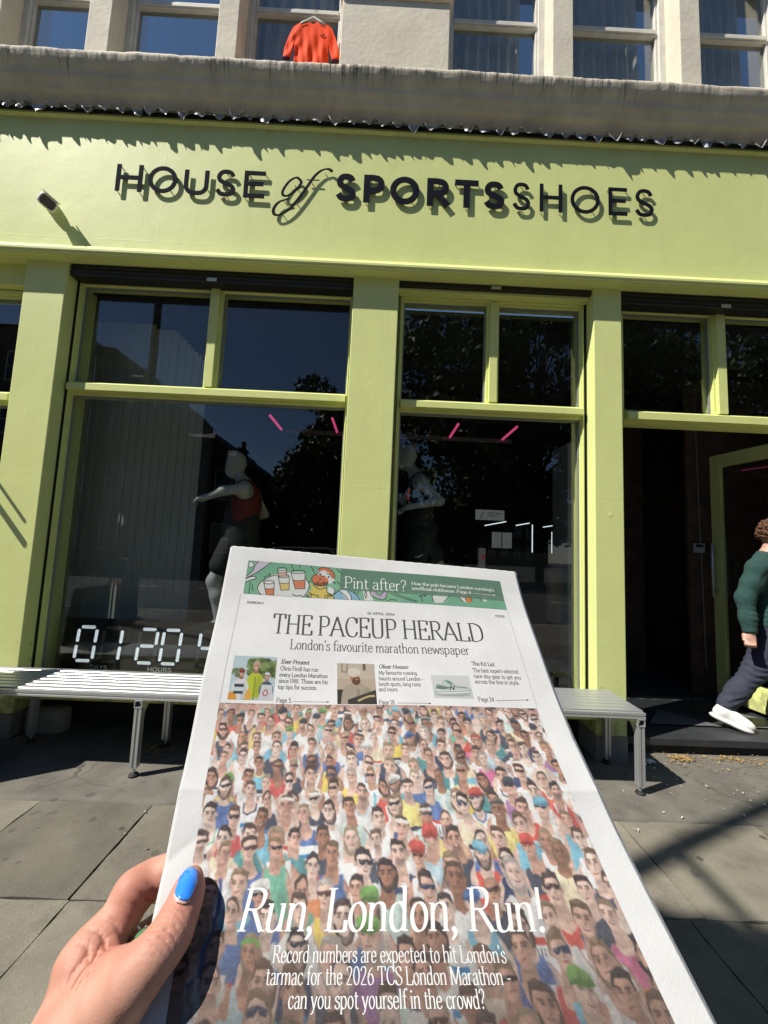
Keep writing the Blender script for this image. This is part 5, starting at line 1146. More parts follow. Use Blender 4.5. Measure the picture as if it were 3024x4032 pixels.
tree(-3.0, -20.5, 11.0, 3.2, 'leafy tree reflected at right of the left window', 21, 11000, .1)
tree(4.6, -19, 17.0, 4.6, 'tall leafy tree reflected in the centre window', 22, 17000, .12)
tree(9.6, -20, 18.0, 4.6, 'tallest leafy tree reflected behind the pillar right of the centre window', 23, 16000, .12)
tree(15.6, -19, 15.0, 4.4, 'leafy tree reflected in the panes above the doorway', 24, 14000, .12)
tree(20.5, -19, 16.5, 4.6, 'leafy tree reflected at the right edge of the doorway panes', 25, 14000, .12)
tree(-11.4, -16.4, 8.6, 1.7, 'slim young tree in front of the reflected terrace', 26, 3500, .3)
tree(-6.2, -27, 7.6, 3.0, 'far low tree reflected behind the red-topped mannequin', 27, 6000, .1)
tree(1.0, -29, 9.5, 3.6, 'low far tree reflected at the foot of the centre top pane', 28, 7000, .1)
car = thing('parked_car', 'pale parked car across the road, its roof reflected in the left window', 'car', (-2.2, -9.0, -.13))
mb = MB(); mb.prism([(-4.2, .25), (-4.25, .62), (-4.1, .78), (-3.3, .88), (-.9, .90), (-.25, .86), (-.1, .6), (-.15, .25)], 1, -9.85, -8.15); m_carp = mat('silver_paint', (.6, .61, .62), rough=.25, metal=.4, coat=1); mb.build('body', m_carp, car, bevel=.06, seg=3)
mb = MB(); mb.prism([(-3.35, .85), (-2.85, 1.34), (-1.45, 1.36), (-.85, .88)], 1, -9.75, -8.25); cb_ = mb.build('cabin', m_wgl, car, bevel=.05)
mb = MB(); mb.prism([(-2.95, 1.345), (-2.8, 1.40), (-1.5, 1.42), (-1.35, 1.365)], 1, -9.7, -8.3)
for a, b in (((-3.36, .88), (-2.88, 1.36)), ((-.86, .90), (-1.43, 1.38)), ((-2.15, .88), (-2.15, 1.37))):
    for yy in (-8.24, -9.76): mb.tube([(a[0], yy, a[1]), (b[0], yy, b[1])], .035, 8)
mb.build('roof', m_carp, car, bevel=.03)
for wx in (-3.4, -.95):
    for wy in (-8.22, -9.78):
        mb = MB(); mb.tube([(wx, wy - .1, .18), (wx, wy + .1, .18)], .31, 24); wh = mb.build('wheel', m_rubber, car); mb = MB(); s = .102 if wy > -9 else -.102; mb.tube([(wx, wy + s, .18), (wx, wy + s * 1.05, .18)], .19, 20); mb.build('rim', m_alu, wh)
# red hand trolley standing on the pavement behind the photographer, reflected low in the left window
tr = thing('hand_trolley', 'red hand trolley with a black handle, reflected low in the left window', 'trolley', (-4.75, -4.1, 0))
tx, ty = -1.65, -.5
S = SDF((-3.6 + tx, -4.0 + ty, -.05), (-2.7 + tx, -3.2 + ty, .75), .02); S.ell((-3.12 + tx, -3.6 + ty, .36), (.24, .16, .30), .03); S.ell((-3.12 + tx, -3.6 + ty, .22), (.25, .17, .18), .05); S.mesh('bag', mat('red_canvas', (.35, .03, .02), rough=.8, bump=.3), tr)
mb = MB(); mb.tube([(a + tx, b + ty, c) for a, b, c in ((-3.34, -3.68, .1), (-3.36, -3.72, .9), (-3.34, -3.73, 1.0), (-3.25, -3.74, 1.05), (-3.0, -3.74, 1.05), (-2.91, -3.73, 1.0), (-2.89, -3.72, .9), (-2.9, -3.68, .1))], .018, 10); mb.build('handle', m_black, tr, smooth=True)
for wx in (-3.4, -2.84):
    mb = MB(); mb.tube([(wx - .02 + tx, -3.68 + ty, .09), (wx + .02 + tx, -3.68 + ty, .09)], .09, 20); mb.build('wheel', m_rubber, tr)
# ------------------------------------------------------------------ the newspaper
PD = np.array([0.7746305055518091, -0.8097941552214977, -0.5337990656488789, 0.3875085329669935]); PY = np.array([0.4824396544888594, -0.6765027356501762, 0.8593528957339877, 0.0460094476144357]); PX = np.array([0.3175222255601482, 0.014610741232661274, -0.010217372381877692])
PWD = .28
def C2W(X, Yd, D): return CAMP + np.stack([np.asarray(X, float), -np.asarray(Yd, float), np.asarray(D, float)], -1) @ CM
def page_cam(s, w_):
    s = np.asarray(s, float); w_ = np.asarray(w_, float)
    tw = .089 * .02 * np.log1p(np.exp((.15 - s) / .02)) / .15; u = w_ - PWD / 2
    return np.stack([np.polyval(PX, s) + u * np.cos(tw), np.polyval(PY, s) + u * np.sin(tw), np.polyval(PD, s)], -1)
def page(s, w_, off=0.0):
    s, w_ = np.broadcast_arrays(np.asarray(s, float), np.asarray(w_, float)); e = 1e-4
    c = page_cam(s, w_); ds = (page_cam(s + e, w_) - c) / e; dw = (page_cam(s, w_ + e) - c) / e; n = np.cross(ds, dw); n /= np.linalg.norm(n, axis=-1, keepdims=True)
    # a sheet of newsprint is never quite flat: shallow waves, a soft crease near each side
    wav = .0016 * np.sin(w_ * 30 + 1.2 + s * 9) * np.clip(s * 5, .25, 1) + .0008 * np.sin(w_ * 17 - s * 41) + .0005 * np.sin(s * 70 + w_ * 30)
    wav = wav + .0012 * np.exp(-np.abs(s - .187 - .004 * np.sin(w_ * 11)) / .006) - .0016 * np.exp(-np.abs((s - .215) * .8 + (w_ - .012) * .6) / .007) * np.clip(1 - w_ / .07, 0, 1) - .001 * np.exp(-np.abs((s - .15) * .9 - (w_ - .27) * .5) / .005) * np.clip((w_ - .22) / .06, 0, 1)
    c = c + n * (np.asarray(off, float) + wav)[..., None]
    return C2W(c[..., 0], c[..., 1], c[..., 2])
news = thing('newspaper', 'newspaper held up in front with a crowd photo and the masthead THE PACEUP HERALD', 'newspaper', tuple(page(.15, .14)))
m_paper = mat('newsprint', (.47, .47, .457), rough=.9, var=.05, vscale=45, bump=.09, bscale=700, spec=.2)
SMAX = .352
def sheet(name, off, s0, s1, w0, w1, ns=80, nw=60, serr=True, par=news, m=m_paper):
    S_ = np.linspace(s0, s1, ns + 1)[:, None] * np.ones((1, nw + 1)); W_ = np.linspace(w0, w1, nw + 1)[None] * np.ones((ns + 1, 1))
    if serr: S_[0] += .00035 * (np.arange(nw + 1) % 2)
    A = page(S_, W_, off); Bk = page(S_, W_, off - .0001); n = (ns + 1) * (nw + 1)
    I = np.arange(n).reshape(ns + 1, nw + 1); q = lambda I_: np.stack([I_[:-1, :-1], I_[1:, :-1], I_[1:, 1:], I_[:-1, 1:]], -1).reshape(-1, 4)
    F = [q(I), q(I + n)[:, ::-1]]
    for e in (I[0], I[-1][::-1], I[:, 0][::-1], I[:, -1]): F.append(np.stack([e[:-1], e[1:], e[1:] + n, e[:-1] + n], -1))
    return mesh_obj(name, np.concatenate([A.reshape(-1, 3), Bk.reshape(-1, 3)]), np.concatenate(F), m, par, smooth=True)
front = sheet('front_page', 0, 0, SMAX, 0, PWD, 320, 280)
for k in range(1, 5):
    sheet('inner_page', -.0006 * k - .0002, (.0006, -.0008, .0004, -.0011)[k - 1], SMAX - .001 * k, .0006 * k, PWD + (.0010, -.001, .0021, -.0004)[k - 1], 50, 60)
# rounded fold down the left side
fo = MB(); sv = np.linspace(.001, SMAX - .003, 40)
pts = [page(s, -.0002, -.0011) for s in sv]; fo.tube(pts, .0011, 10); fo.build('spine_fold', m_paper, news, smooth=True)

m_ink = ink_mat('printed_ink', noise=.05); m_pk = mat('print_black', srgb(52, 52, 54), rough=.85); m_pw = mat('print_white', (.56, .56, .545), rough=.85); m_pg = mat('print_grey', srgb(95, 95, 96), rough=.85)
class Ras:
    def __init__(s, w_, h, col): s.w, s.h = w_, h; s.a = np.ones((h, w_, 3), np.float32) * np.array(col, np.float32) / 255
    def _box(s, x0, x1, y0, y1):
        x0, x1 = max(0, int(x0)), min(s.w, int(x1) + 2); y0, y1 = max(0, int(y0)), min(s.h, int(y1) + 2)
        if x1 <= x0 or y1 <= y0: return None
        yy, xx = np.mgrid[y0:y1, x0:x1]; return slice(y0, y1), slice(x0, x1), xx + .5, yy + .5
    def put(s, b, m_, col, al=1):
        t = s.a[b[0], b[1]]; m_ = (m_ * al)[..., None]; t += m_ * (np.array(col, np.float32) / 255 - t)
    def ell(s, cx, cy, rx, ry, col, al=1, soft=0, rot=0):
        R = max(rx, ry) * (1 + soft) + 1; b = s._box(cx - R, cx + R, cy - R, cy + R)
        if not b: return
        x, y = b[2] - cx, b[3] - cy
        if rot: c, sn = math.cos(rot), math.sin(rot); x, y = c * x + sn * y, -sn * x + c * y
        g = np.sqrt((x / rx) ** 2 + (y / ry) ** 2); e = max(soft, 1 / max(2, min(rx, ry)))
        s.put(b, np.clip((1 - g) / e + .5, 0, 1), col, al)
    def poly(s, P, col, al=1):
        P = np.array(P, float); b = s._box(P[:, 0].min(), P[:, 0].max(), P[:, 1].min(), P[:, 1].max())
        if not b: return
        x, y = b[2], b[3]; ins = np.zeros(x.shape, bool)
        for i in range(len(P)):
            (x1, y1), (x2, y2) = P[i - 1], P[i]
            if y1 == y2: continue
            ins ^= ((y1 > y) != (y2 > y)) & (x < (x2 - x1) * (y - y1) / (y2 - y1) + x1)
        s.put(b, ins.astype(np.float32), col, al)
    def line(s, P, wd, col, al=1):
        P = np.array(P, float)
        for (x1, y1), (x2, y2) in zip(P[:-1], P[1:]):
            b = s._box(min(x1, x2) - wd, max(x1, x2) + wd, min(y1, y2) - wd, max(y1, y2) + wd)
            if not b: continue
            dx, dy = x2 - x1, y2 - y1; L = dx * dx + dy * dy + 1e-9; t = np.clip(((b[2] - x1) * dx + (b[3] - y1) * dy) / L, 0, 1)
            s.put(b, np.clip(wd / 2 - np.hypot(b[2] - x1 - t * dx, b[3] - y1 - t * dy) + .5, 0, 1), col, al)
    def half(s): return s.a[:s.h // 2 * 2, :s.w // 2 * 2].reshape(s.h // 2, 2, s.w // 2, 2, 3).mean((1, 3))
def print_grid(name, A, s0, s1, w0, w1, off, label=None, paper=(.47, .47, .457), parent=news):
    h, w_, _ = A.shape; S_ = np.linspace(s0, s1, h)[:, None] * np.ones((1, w_)); W_ = np.linspace(w0, w1, w_)[None] * np.ones((h, 1))
    V = page(S_, W_, off).reshape(-1, 3); I = np.arange(h * w_).reshape(h, w_); F = np.stack([I[:-1, :-1], I[1:, :-1], I[1:, 1:], I[:-1, 1:]], -1).reshape(-1, 4)
    o = mesh_obj(name, V, F, m_ink, parent, smooth=True); lin = np.where(A <= .04045, A / 12.92, ((A + .055) / 1.055) ** 2.4) * np.array(paper) * 1.02
    at = o.data.color_attributes.new('ink', 'FLOAT_COLOR', 'POINT'); at.data.foreach_set('color', np.concatenate([lin.reshape(-1, 3), np.ones((h * w_, 1))], 1).astype(np.float32).ravel())
    if label: o['label'] = label
    return o
def text(name, rows, m=m_pk, off=.00016, thick=.10, thin=.035, serif=True, slant=0.0, track=0.0, label=None):
    V = []; F = []; si = 0; q = []
    for (tx, w0, w1, sb, cap) in rows:
        ss, wd = layout(tx, thick, thin, serif, track, slant); k = cap if w1 is None else (w1 - w0) / wd
        for a, b in ss:
            n0 = len(q); n = len(a)
            for p in list(a) + list(b): q.append((sb - p[1] * cap, w0 + p[0] * k, off + 3e-6 * (si % 9)))
            F += [(n0 + i, n0 + n + i, n0 + n + i + 1, n0 + i + 1) for i in range(n - 1)]; si += 1
    q = np.array(q); o = mesh_obj(name, page(q[:, 0], q[:, 1], q[:, 2]), F, m, news)
    if label: o['label'] = label
    return o
def rule(name, segs, m=m_pk, off=.00015, wd=.00022, arrow=True):
    V = []; F = []
    for (w0, s0, w1, s1, ar) in segs:
        t = np.linspace(0, 1, 24); P = np.stack([w0 + (w1 - w0) * t, s0 + (s1 - s0) * t], 1); a, b = strip(P, wd / 2); n0 = len(V); n = 24
        V += [(p[1], p[0]) for p in a] + [(p[1], p[0]) for p in b]; F += [(n0 + i, n0 + i + 1, n0 + n + i + 1, n0 + n + i) for i in range(n - 1)]
        if ar: n0 = len(V); V += [(s1 - .0006, w1), (s1 + .0006, w1), (s1, w1 + .0020)]; F.append((n0, n0 + 1, n0 + 2))
    q = np.array(V); return mesh_obj(name, page(q[:, 0], q[:, 1], off), F, m, news)
# ---- the crowd photograph
cr = random.Random(17); K = 5200
PW0, PW1, PS0, PS1 = .0157, .2612, .1328, SMAX - .004
W_px, H_px = int((PW1 - PW0) * K / 2) * 2, int((PS1 - PS0) * K / 2) * 2
Rs = Ras(W_px, H_px, (190, 154, 142))
SK = [(232, 190, 172), (224, 178, 160), (238, 200, 184), (216, 168, 148), (240, 206, 190), (228, 184, 166), (212, 162, 142), (234, 194, 176), (196, 144, 122), (242, 210, 196), (220, 172, 154), (166, 118, 98)]
TOP = [(246, 244, 243)] * 18 + [(74, 78, 92)] * 5 + [(92, 118, 176)] * 3 + [(128, 190, 214)] * 3 + [(118, 184, 158), (88, 148, 152), (226, 106, 88), (220, 92, 82), (238, 210, 104), (242, 222, 140), (220, 116, 158), (164, 118, 172), (234, 148, 100), (190, 214, 226), (206, 228, 222), (222, 204, 190), (84, 98, 154), (60, 68, 104), (246, 230, 196), (208, 90, 90)]
HAIR = [(72, 58, 56), (60, 50, 50), (86, 68, 60), (100, 80, 68), (128, 106, 86), (66, 55, 54), (168, 158, 152), (54, 46, 48), (80, 64, 58), (150, 132, 110)]
CAP = [(235, 232, 228), (60, 62, 70), (84, 120, 184), (200, 84, 78), (240, 238, 236), (130, 190, 214), (70, 74, 84), (120, 170, 90)]
def sh(c, f): return tuple(max(0, min(255, v * f)) for v in c)
def runner(cx, cy, h):
    tn = cr.uniform(-.11, .11) * h
    sk = cr.choice(SK); tp_ = cr.choice(TOP); ha = cr.choice(HAIR); kind = cr.random(); lean = cr.uniform(-.12, .12) * h; fl_ = cr.choice((-1, 1))
    bx = cx - lean
    tee = cr.random() < .22
    Rs.ell(bx, cy + 2.05 * h, 1.16 * h, 1.28 * h, sh(sk, .84)); Rs.ell(bx - .05 * h, cy + 2.0 * h, 1.08 * h, 1.22 * h, tp_ if tee else sk)
    Rs.ell(bx + .95 * h, cy + 2.5 * h, .26 * h, .85 * h, sh(sk, .8), .8, .3); Rs.ell(bx - .98 * h, cy + 2.5 * h, .22 * h, .85 * h, sh(sk, .93), .8, .3)
    Rs.poly([(cx - .24 * h, cy + .2 * h), (cx + .24 * h, cy + .2 * h), (bx + .34 * h, cy + 1.0 * h), (bx - .34 * h, cy + 1.0 * h)], sh(sk, .88))
    nk = .25 * h + cr.uniform(0, .12) * h; nd = cr.uniform(1.05, 1.5) * h
    V = [(bx - .60 * h, cy + .86 * h), (bx - .40 * h, cy + .80 * h), (bx - nk, cy + nd * .9), (bx, cy + nd), (bx + nk, cy + nd * .9), (bx + .40 * h, cy + .80 * h), (bx + .60 * h, cy + .86 * h), (bx + .66 * h, cy + 1.45 * h), (bx + .82 * h, cy + 2.0 * h), (bx + .80 * h, cy + 3.6 * h), (bx - .80 * h, cy + 3.6 * h), (bx - .82 * h, cy + 2.0 * h), (bx - .66 * h, cy + 1.45 * h)]
    Rs.poly(V, tp_); Rs.ell(bx + .55 * h, cy + 2.2 * h, .3 * h, 1.2 * h, sh(tp_, .78), .55, .6)
    for q in range(3): Rs.line([(bx + cr.uniform(-.5, .5) * h, cy + cr.uniform(1.4, 1.8) * h), (bx + cr.uniform(-.5, .5) * h, cy + cr.uniform(2.0, 2.9) * h)], .07 * h, sh(tp_, cr.choice((.82, .88, 1.08))), .5)
    st = cr.random()
    if st < .16:
        c2 = cr.choice(TOP); Rs.poly([(bx - .74 * h, cy + 1.6 * h), (bx + .74 * h, cy + 1.6 * h), (bx + .78 * h, cy + 1.95 * h), (bx - .78 * h, cy + 1.95 * h)], c2)
    elif st < .24:
        c2 = cr.choice(TOP); Rs.poly([(bx - .12 * h, cy + 1.2 * h), (bx + .12 * h, cy + 1.2 * h), (bx + .12 * h, cy + 3.2 * h), (bx - .12 * h, cy + 3.2 * h)], c2)
    elif st < .32: Rs.line([V[1], V[2], V[3], V[4], V[5]], .09 * h, cr.choice(TOP))
    if cr.random() < .45:
        y0 = cy + cr.uniform(1.8, 2.2) * h; Rs.poly([(bx - .46 * h, y0), (bx + .46 * h, y0), (bx + .46 * h, y0 + .72 * h), (bx - .46 * h, y0 + .72 * h)], (238, 238, 236)); bc = cr.choice(((58, 60, 72), (60, 130, 190), (200, 80, 70), (58, 60, 72)))
        Rs.poly([(bx - .46 * h, y0), (bx + .46 * h, y0), (bx + .46 * h, y0 + .2 * h), (bx - .46 * h, y0 + .2 * h)], bc)
        for q in range(4): Rs.line([(bx + (-.28 + .18 * q) * h, y0 + .32 * h), (bx + (-.28 + .18 * q + cr.uniform(-.05, .05)) * h, y0 + .58 * h)], .07 * h, (80, 82, 92), .8)
    # head: hair, ears, face with the sun from the upper left
    hx = cx; long_ = cr.random() < .22
    if long_: Rs.ell(hx + .04 * h, cy + .12 * h, .46 * h, .62 * h, ha)
    Rs.ell(hx, cy - .12 * h, .37 * h, .43 * h, ha)
    for s_ in (-1, 1): Rs.ell(hx + s_ * .36 * h, cy + .06 * h, .07 * h, .12 * h, sh(sk, .82))
    Rs.ell(hx + tn * .3, cy + .04 * h, (.345 - .03) * h, .46 * h, sk); Rs.ell(hx + tn * .5, cy + .24 * h, .26 * h, .29 * h, sk); Rs.ell(hx, cy + .56 * h, .24 * h, .10 * h, sh(sk, .70), .55, .8)
    Rs.ell(hx + .20 * h, cy + .10 * h, .16 * h, .38 * h, sh(sk, .76), .65, .8); Rs.ell(hx - .13 * h, cy - .18 * h, .14 * h, .13 * h, sh(sk, 1.1), .5, .9)
    if cr.random() < .85: Rs.poly([(hx - .36 * h, cy - .10 * h), (hx - .30 * h, cy - .46 * h), (hx, cy - .56 * h), (hx + .32 * h, cy - .46 * h), (hx + .36 * h, cy - .06 * h), (hx + .24 * h, cy - .26 * h), (hx + cr.uniform(-.1, .1) * h, cy - .30 * h), (hx - .24 * h, cy - .28 * h)], ha); Rs.ell(hx - .1 * h, cy - .46 * h, .16 * h, .06 * h, sh(ha, 1.35), .5, .8)
    if cr.random() < .24: Rs.ell(hx, cy + .34 * h, .24 * h, .18 * h, sh(ha, 1.2), .5, .5); Rs.ell(hx, cy + .22 * h, .12 * h, .06 * h, sk, .8)
    fx = hx + tn
    if kind < .24:
        gc = cr.choice(((38, 36, 40), (46, 44, 50), (70, 50, 46), (52, 60, 84))); Rs.poly([(fx - .33 * h, cy - .10 * h), (fx + .33 * h, cy - .10 * h), (fx + .31 * h, cy + .05 * h), (fx + .12 * h, cy + .10 * h), (fx, cy + .02 * h), (fx - .12 * h, cy + .10 * h), (fx - .31 * h, cy + .05 * h)], gc); Rs.line([(fx - .24 * h, cy - .05 * h), (fx - .12 * h, cy - .05 * h)], .05 * h, (150, 150, 165), .7)
    else:
        for s_ in (-1, 1):
            Rs.line([(fx + s_ * .07 * h, cy - .09 * h), (fx + s_ * .25 * h, cy - .10 * h)], .055 * h, sh(ha, .9), .85); Rs.ell(fx + s_ * .155 * h, cy - .01 * h, .10 * h, .055 * h, sh(sk, .55), .7, .6); Rs.ell(fx + s_ * .155 * h, cy - .01 * h, .03 * h, .025 * h, (52, 44, 46), .9)
    Rs.line([(fx + .04 * h, cy), (fx + .06 * h, cy + .14 * h), (fx, cy + .17 * h)], .05 * h, sh(sk, .68), .8)
    if cr.random() < .35: Rs.ell(fx, cy + .30 * h, .12 * h, .055 * h, (120, 60, 56)); Rs.ell(fx, cy + .285 * h, .095 * h, .026 * h, (240, 232, 226))
    else: Rs.line([(fx - .10 * h, cy + .29 * h), (fx + .10 * h, cy + .29 * h)], .05 * h, (140, 84, 76), .9)
    if cr.random() < .17:
        cc = cr.choice(CAP)
        if cr.random() < .6: Rs.ell(hx, cy - .30 * h, .42 * h, .28 * h, cc); Rs.ell(hx + .1 * h, cy - .2 * h, .32 * h, .15 * h, sh(cc, .8), .6, .5); Rs.ell(hx + fl_ * .06 * h, cy - .13 * h, .42 * h, .085 * h, sh(cc, .7))
        else: Rs.poly([(hx - .40 * h, cy - .32 * h), (hx, cy - .40 * h), (hx + .40 * h, cy - .32 * h), (hx + .39 * h, cy - .17 * h), (hx, cy - .25 * h), (hx - .39 * h, cy - .17 * h)], cc)
y = -6.0
while y < H_px + 60:
    t = min(1, max(0, y / H_px)); h = 37 + 58 * t; pit = h * 1.5; x = cr.uniform(-pit, 0)
    row = []
    while x < W_px + pit: row.append((x + cr.uniform(-.22, .22) * h, y + cr.uniform(-.42, .42) * h, h * cr.uniform(.88, 1.12))); x += pit * cr.uniform(.82, 1.15)
    for p in sorted(row, key=lambda p: p[1]): runner(*p)
    y += h * 1.0
A = Rs.half(); hh = A.shape[0]; tt = np.clip((np.arange(hh) / hh - .46) / .25, 0, 1)[:, None, None]
rg_ = np.random.default_rng(6)
def smooth_noise(shape, cell, amp):
    gy, gx = shape[0] // cell + 3, shape[1] // cell + 3; T_ = rg_.normal(0, 1, (gy, gx)); yy, xx = np.mgrid[0:shape[0], 0:shape[1]] / cell; i, j = yy.astype(int), xx.astype(int); u, v = yy - i, xx - j; u = u * u * (3 - 2 * u); v = v * v * (3 - 2 * v)
    return amp * ((T_[i, j] * (1 - v) + T_[i, j + 1] * v) * (1 - u) + (T_[i + 1, j] * (1 - v) + T_[i + 1, j + 1] * v) * u)
yy, xx = np.mgrid[0:A.shape[0], 0:A.shape[1]]          # hand-made unevenness, so that no two faces are drawn alike
wy = np.clip(yy + smooth_noise(A.shape, 7, .75) + smooth_noise(A.shape, 19, 1.5), 0, A.shape[0] - 1.001); wx = np.clip(xx + smooth_noise(A.shape, 7, .75) + smooth_noise(A.shape, 19, 1.5), 0, A.shape[1] - 1.001)
i, j = wy.astype(int), wx.astype(int); u, v = (wy - i)[..., None], (wx - j)[..., None]; A = (A[i, j] * (1 - v) + A[i, j + 1] * v) * (1 - u) + (A[i + 1, j] * (1 - v) + A[i + 1, j + 1] * v) * u
A = A * (1 + smooth_noise(A.shape, 5, .05) + smooth_noise(A.shape, 12, .06))[..., None]
A = .15 + A * .88; g_ = A.mean(2, keepdims=True); A = g_ + (A - g_) * 1.04
A = A * (1 - .52 * tt) + np.array([.27, .235, .215]) * .52 * tt      # printed tint that carries the white headline
A = .6 * A + .1 * (np.roll(A, 1, 0) + np.roll(A, -1, 0) + np.roll(A, 1, 1) + np.roll(A, -1, 1)); A += np.random.default_rng(2).normal(0, .022, A.shape[:2] + (1,)) + np.random.default_rng(3).normal(0, .012, A.shape); A = np.clip(A, 0, 1)
print_grid('crowd_photo', A, PS0, PS1, PW0, PW1, .00010, 'printed colour photo of a dense crowd of runners')
# ---- the cartoon strip across the top
K2 = 7000; BS0, BS1, BW0, BW1 = .0130, .0436, .0188, .2625
Rb = Ras(int((BW1 - BW0) * K2), int((BS1 - BS0) * K2), (132, 190, 160)); mm = K2 / 1000
def z6(x_, y_): return ((x_ - 165 + (y_ - 88) * .2) * .0744 * mm, (y_ - 88 - (x_ - 165) * .108) * .0712 * mm)
def z7(x_, y_): return z6((1400 + x_ * .3918 - 930) / .3014, (2200 + y_ * .3918 - 2180) / .3014)
def P6(pts, f=z6, n=6): return catmull([f(*p) for p in pts], n)
INK = (52, 50, 48); WHT = (236, 238, 236)
for i in range(40): Rb.ell(cr.uniform(0, Rb.w), cr.uniform(0, Rb.h), cr.uniform(40, 120), cr.uniform(20, 60), cr.choice(((120, 182, 150), (146, 204, 168), (150, 206, 150))), .3, .9)
Rb.poly(P6([(120, 290), (230, 210), (255, 120), (380, 100), (460, 120), (300, 220), (120, 340)]), (214, 208, 222)); Rb.poly(P6([(100, 370), (120, 330), (240, 295), (250, 315), (180, 350)]), WHT); Rb.ell(*z6(198, 145), 2.7 * mm, 2.7 * mm, INK); Rb.ell(*z6(198, 145), 2.3 * mm, 2.3 * mm, WHT)
for pts in ([(120, 300), (215, 225), (250, 150), (300, 105)], [(120, 320), (250, 260), (380, 175), (460, 120)], [(110, 370), (180, 345), (240, 330), (250, 305), (190, 300), (120, 325)], [(178, 370), (160, 470), (155, 520)], [(200, 400), (198, 440), (205, 478)], [(710, 150), (722, 200), (735, 240)], [(810, 165), (822, 192)], [(958, 185), (980, 230), (990, 275)], [(1283, 228), (1330, 285), (1355, 325)], [(1258, 398), (1325, 478)]):
    pass
Rb.poly(P6([(340, 560), (262, 500), (262, 440), (330, 360), (450, 290), (560, 270), (760, 260), (870, 330), (905, 420), (880, 520), (820, 580), (700, 640), (500, 640)]), WHT)
Rb.poly(P6([(905, 400), (930, 470), (880, 560), (1000, 660), (1200, 680), (1115, 500), (1110, 460), (990, 450)]), (226, 206, 110))
Rb.poly(P6([(1190, 570), (1290, 505), (1390, 520), (1480, 580), (1500, 680), (1180, 680)]), (150, 196, 218)); Rb.poly(P6([(1270, 520), (1310, 505), (1390, 560), (1400, 660), (1350, 660)]), WHT); Rb.poly(P6([(1115, 520), (1140, 470), (1200, 465), (1215, 520), (1180, 570)]), WHT)
Rb.poly(P6([(1020, 290), (1060, 240), (1180, 250), (1240, 340), (1200, 410), (1150, 420), (1000, 420)]), WHT); Rb.poly(P6([(950, 340), (1000, 295), (1060, 310), (1140, 340), (1150, 400), (1100, 440), (1020, 450), (960, 400)]), (226, 134, 92)); Rb.poly(P6([(1040, 250), (1070, 205), (1160, 205), (1240, 280), (1245, 340), (1205, 355), (1190, 290), (1120, 240)]), (226, 134, 92))
for cx, cy, w1, w2, hh_, c1 in ((408, 460, 130, 90, 160, (226, 140, 96)), (598, 395, 140, 100, 180, (230, 208, 130)), (785, 365, 180, 120, 220, (226, 142, 106)), (585, 260, 120, 100, 90, (232, 190, 160))):
    a, b = cy - hh_ / 2, cy + hh_ / 2
    Rb.poly([z6(cx - w1 / 2, a), z6(cx + w1 / 2, a), z6(cx + w2 / 2, b), z6(cx - w2 / 2, b)], WHT); Rb.poly([z6(cx - w1 * .42, cy), z6(cx + w1 * .42, cy), z6(cx + w2 * .46, b - 6), z6(cx - w2 * .46, b - 6)], c1)
    Rb.line([z6(cx - w1 / 2, a), z6(cx - w2 / 2, b), z6(cx + w2 / 2, b), z6(cx + w1 / 2, a)], .62 * mm, INK)
    e_ = [z6(cx + w1 / 2 * math.cos(q), a + 22 * math.sin(q)) for q in np.linspace(0, 6.3, 20)]; Rb.line(e_, .62 * mm, INK); Rb.line([z6(cx - w1 * .44, cy - 4), z6(cx, cy + 6), z6(cx + w1 * .44, cy - 4)], .5 * mm, INK)
for pts in ([(120, 300), (215, 225), (250, 150), (300, 105)], [(120, 320), (250, 260), (380, 175), (460, 120)], [(110, 370), (180, 345), (240, 330), (250, 305), (190, 300), (120, 325)], [(178, 370), (160, 470), (155, 520)], [(200, 400), (198, 440), (205, 478)], [(710, 150), (722, 200), (735, 240)], [(810, 165), (822, 192)], [(958, 185), (980, 230), (990, 275)], [(1283, 228), (1330, 285), (1355, 325)], [(1258, 398), (1325, 478)],
            [(340, 350), (290, 390), (260, 460), (290, 520), (330, 545)], [(350, 340), (360, 310), (400, 295), (425, 270), (430, 300)], [(340, 360), (420, 310), (520, 285)], [(870, 335), (905, 420), (880, 500), (815, 580)], [(900, 400), (935, 380)], [(945, 340), (1000, 292), (1030, 300)], [(945, 345), (960, 400), (1020, 440), (1090, 445), (1145, 400)], [(1020, 285), (1070, 245)], [(1045, 225), (1100, 205), (1190, 220), (1245, 300), (1235, 355)], [(1150, 285), (1190, 300), (1215, 340)], [(1060, 290), (1080, 315), (1115, 320)], [(1045, 350), (1075, 362)], [(1205, 400), (1235, 410), (1225, 425)], [(975, 455), (1030, 490), (1110, 470)], [(1115, 475), (1120, 540), (1180, 570), (1215, 510), (1180, 465)], [(1195, 568), (1290, 505), (1400, 525), (1475, 585), (1497, 660)], [(1270, 525), (1330, 590), (1355, 650)], [(1370, 530), (1400, 590), (1400, 650)], [(885, 525), (940, 560), (1000, 580), (980, 610)], [(1075, 620), (1085, 580), (1130, 570), (1185, 600), (1190, 630)], [(1105, 625), (1115, 590), (1150, 590)], [(680, 545), (740, 565), (790, 560), (805, 590)], [(1450, 575), (1475, 505)], [(1490, 575), (1515, 505)], [(1585, 630), (1580, 560), (1600, 545), (1595, 630)]):
    Rb.line(P6(pts), .68 * mm, INK)
for i in range(16):
    x_ = 965 + i * 12; Rb.line([z6(x_, 400 + 14 * math.sin(i)), z6(x_ - 8, 440 + 10 * math.sin(i * 2))], .5 * mm, INK)
for x_, y_ in ((1060, 290), (1165, 330)): Rb.ell(*z6(x_, y_), .9 * mm, .9 * mm, INK)
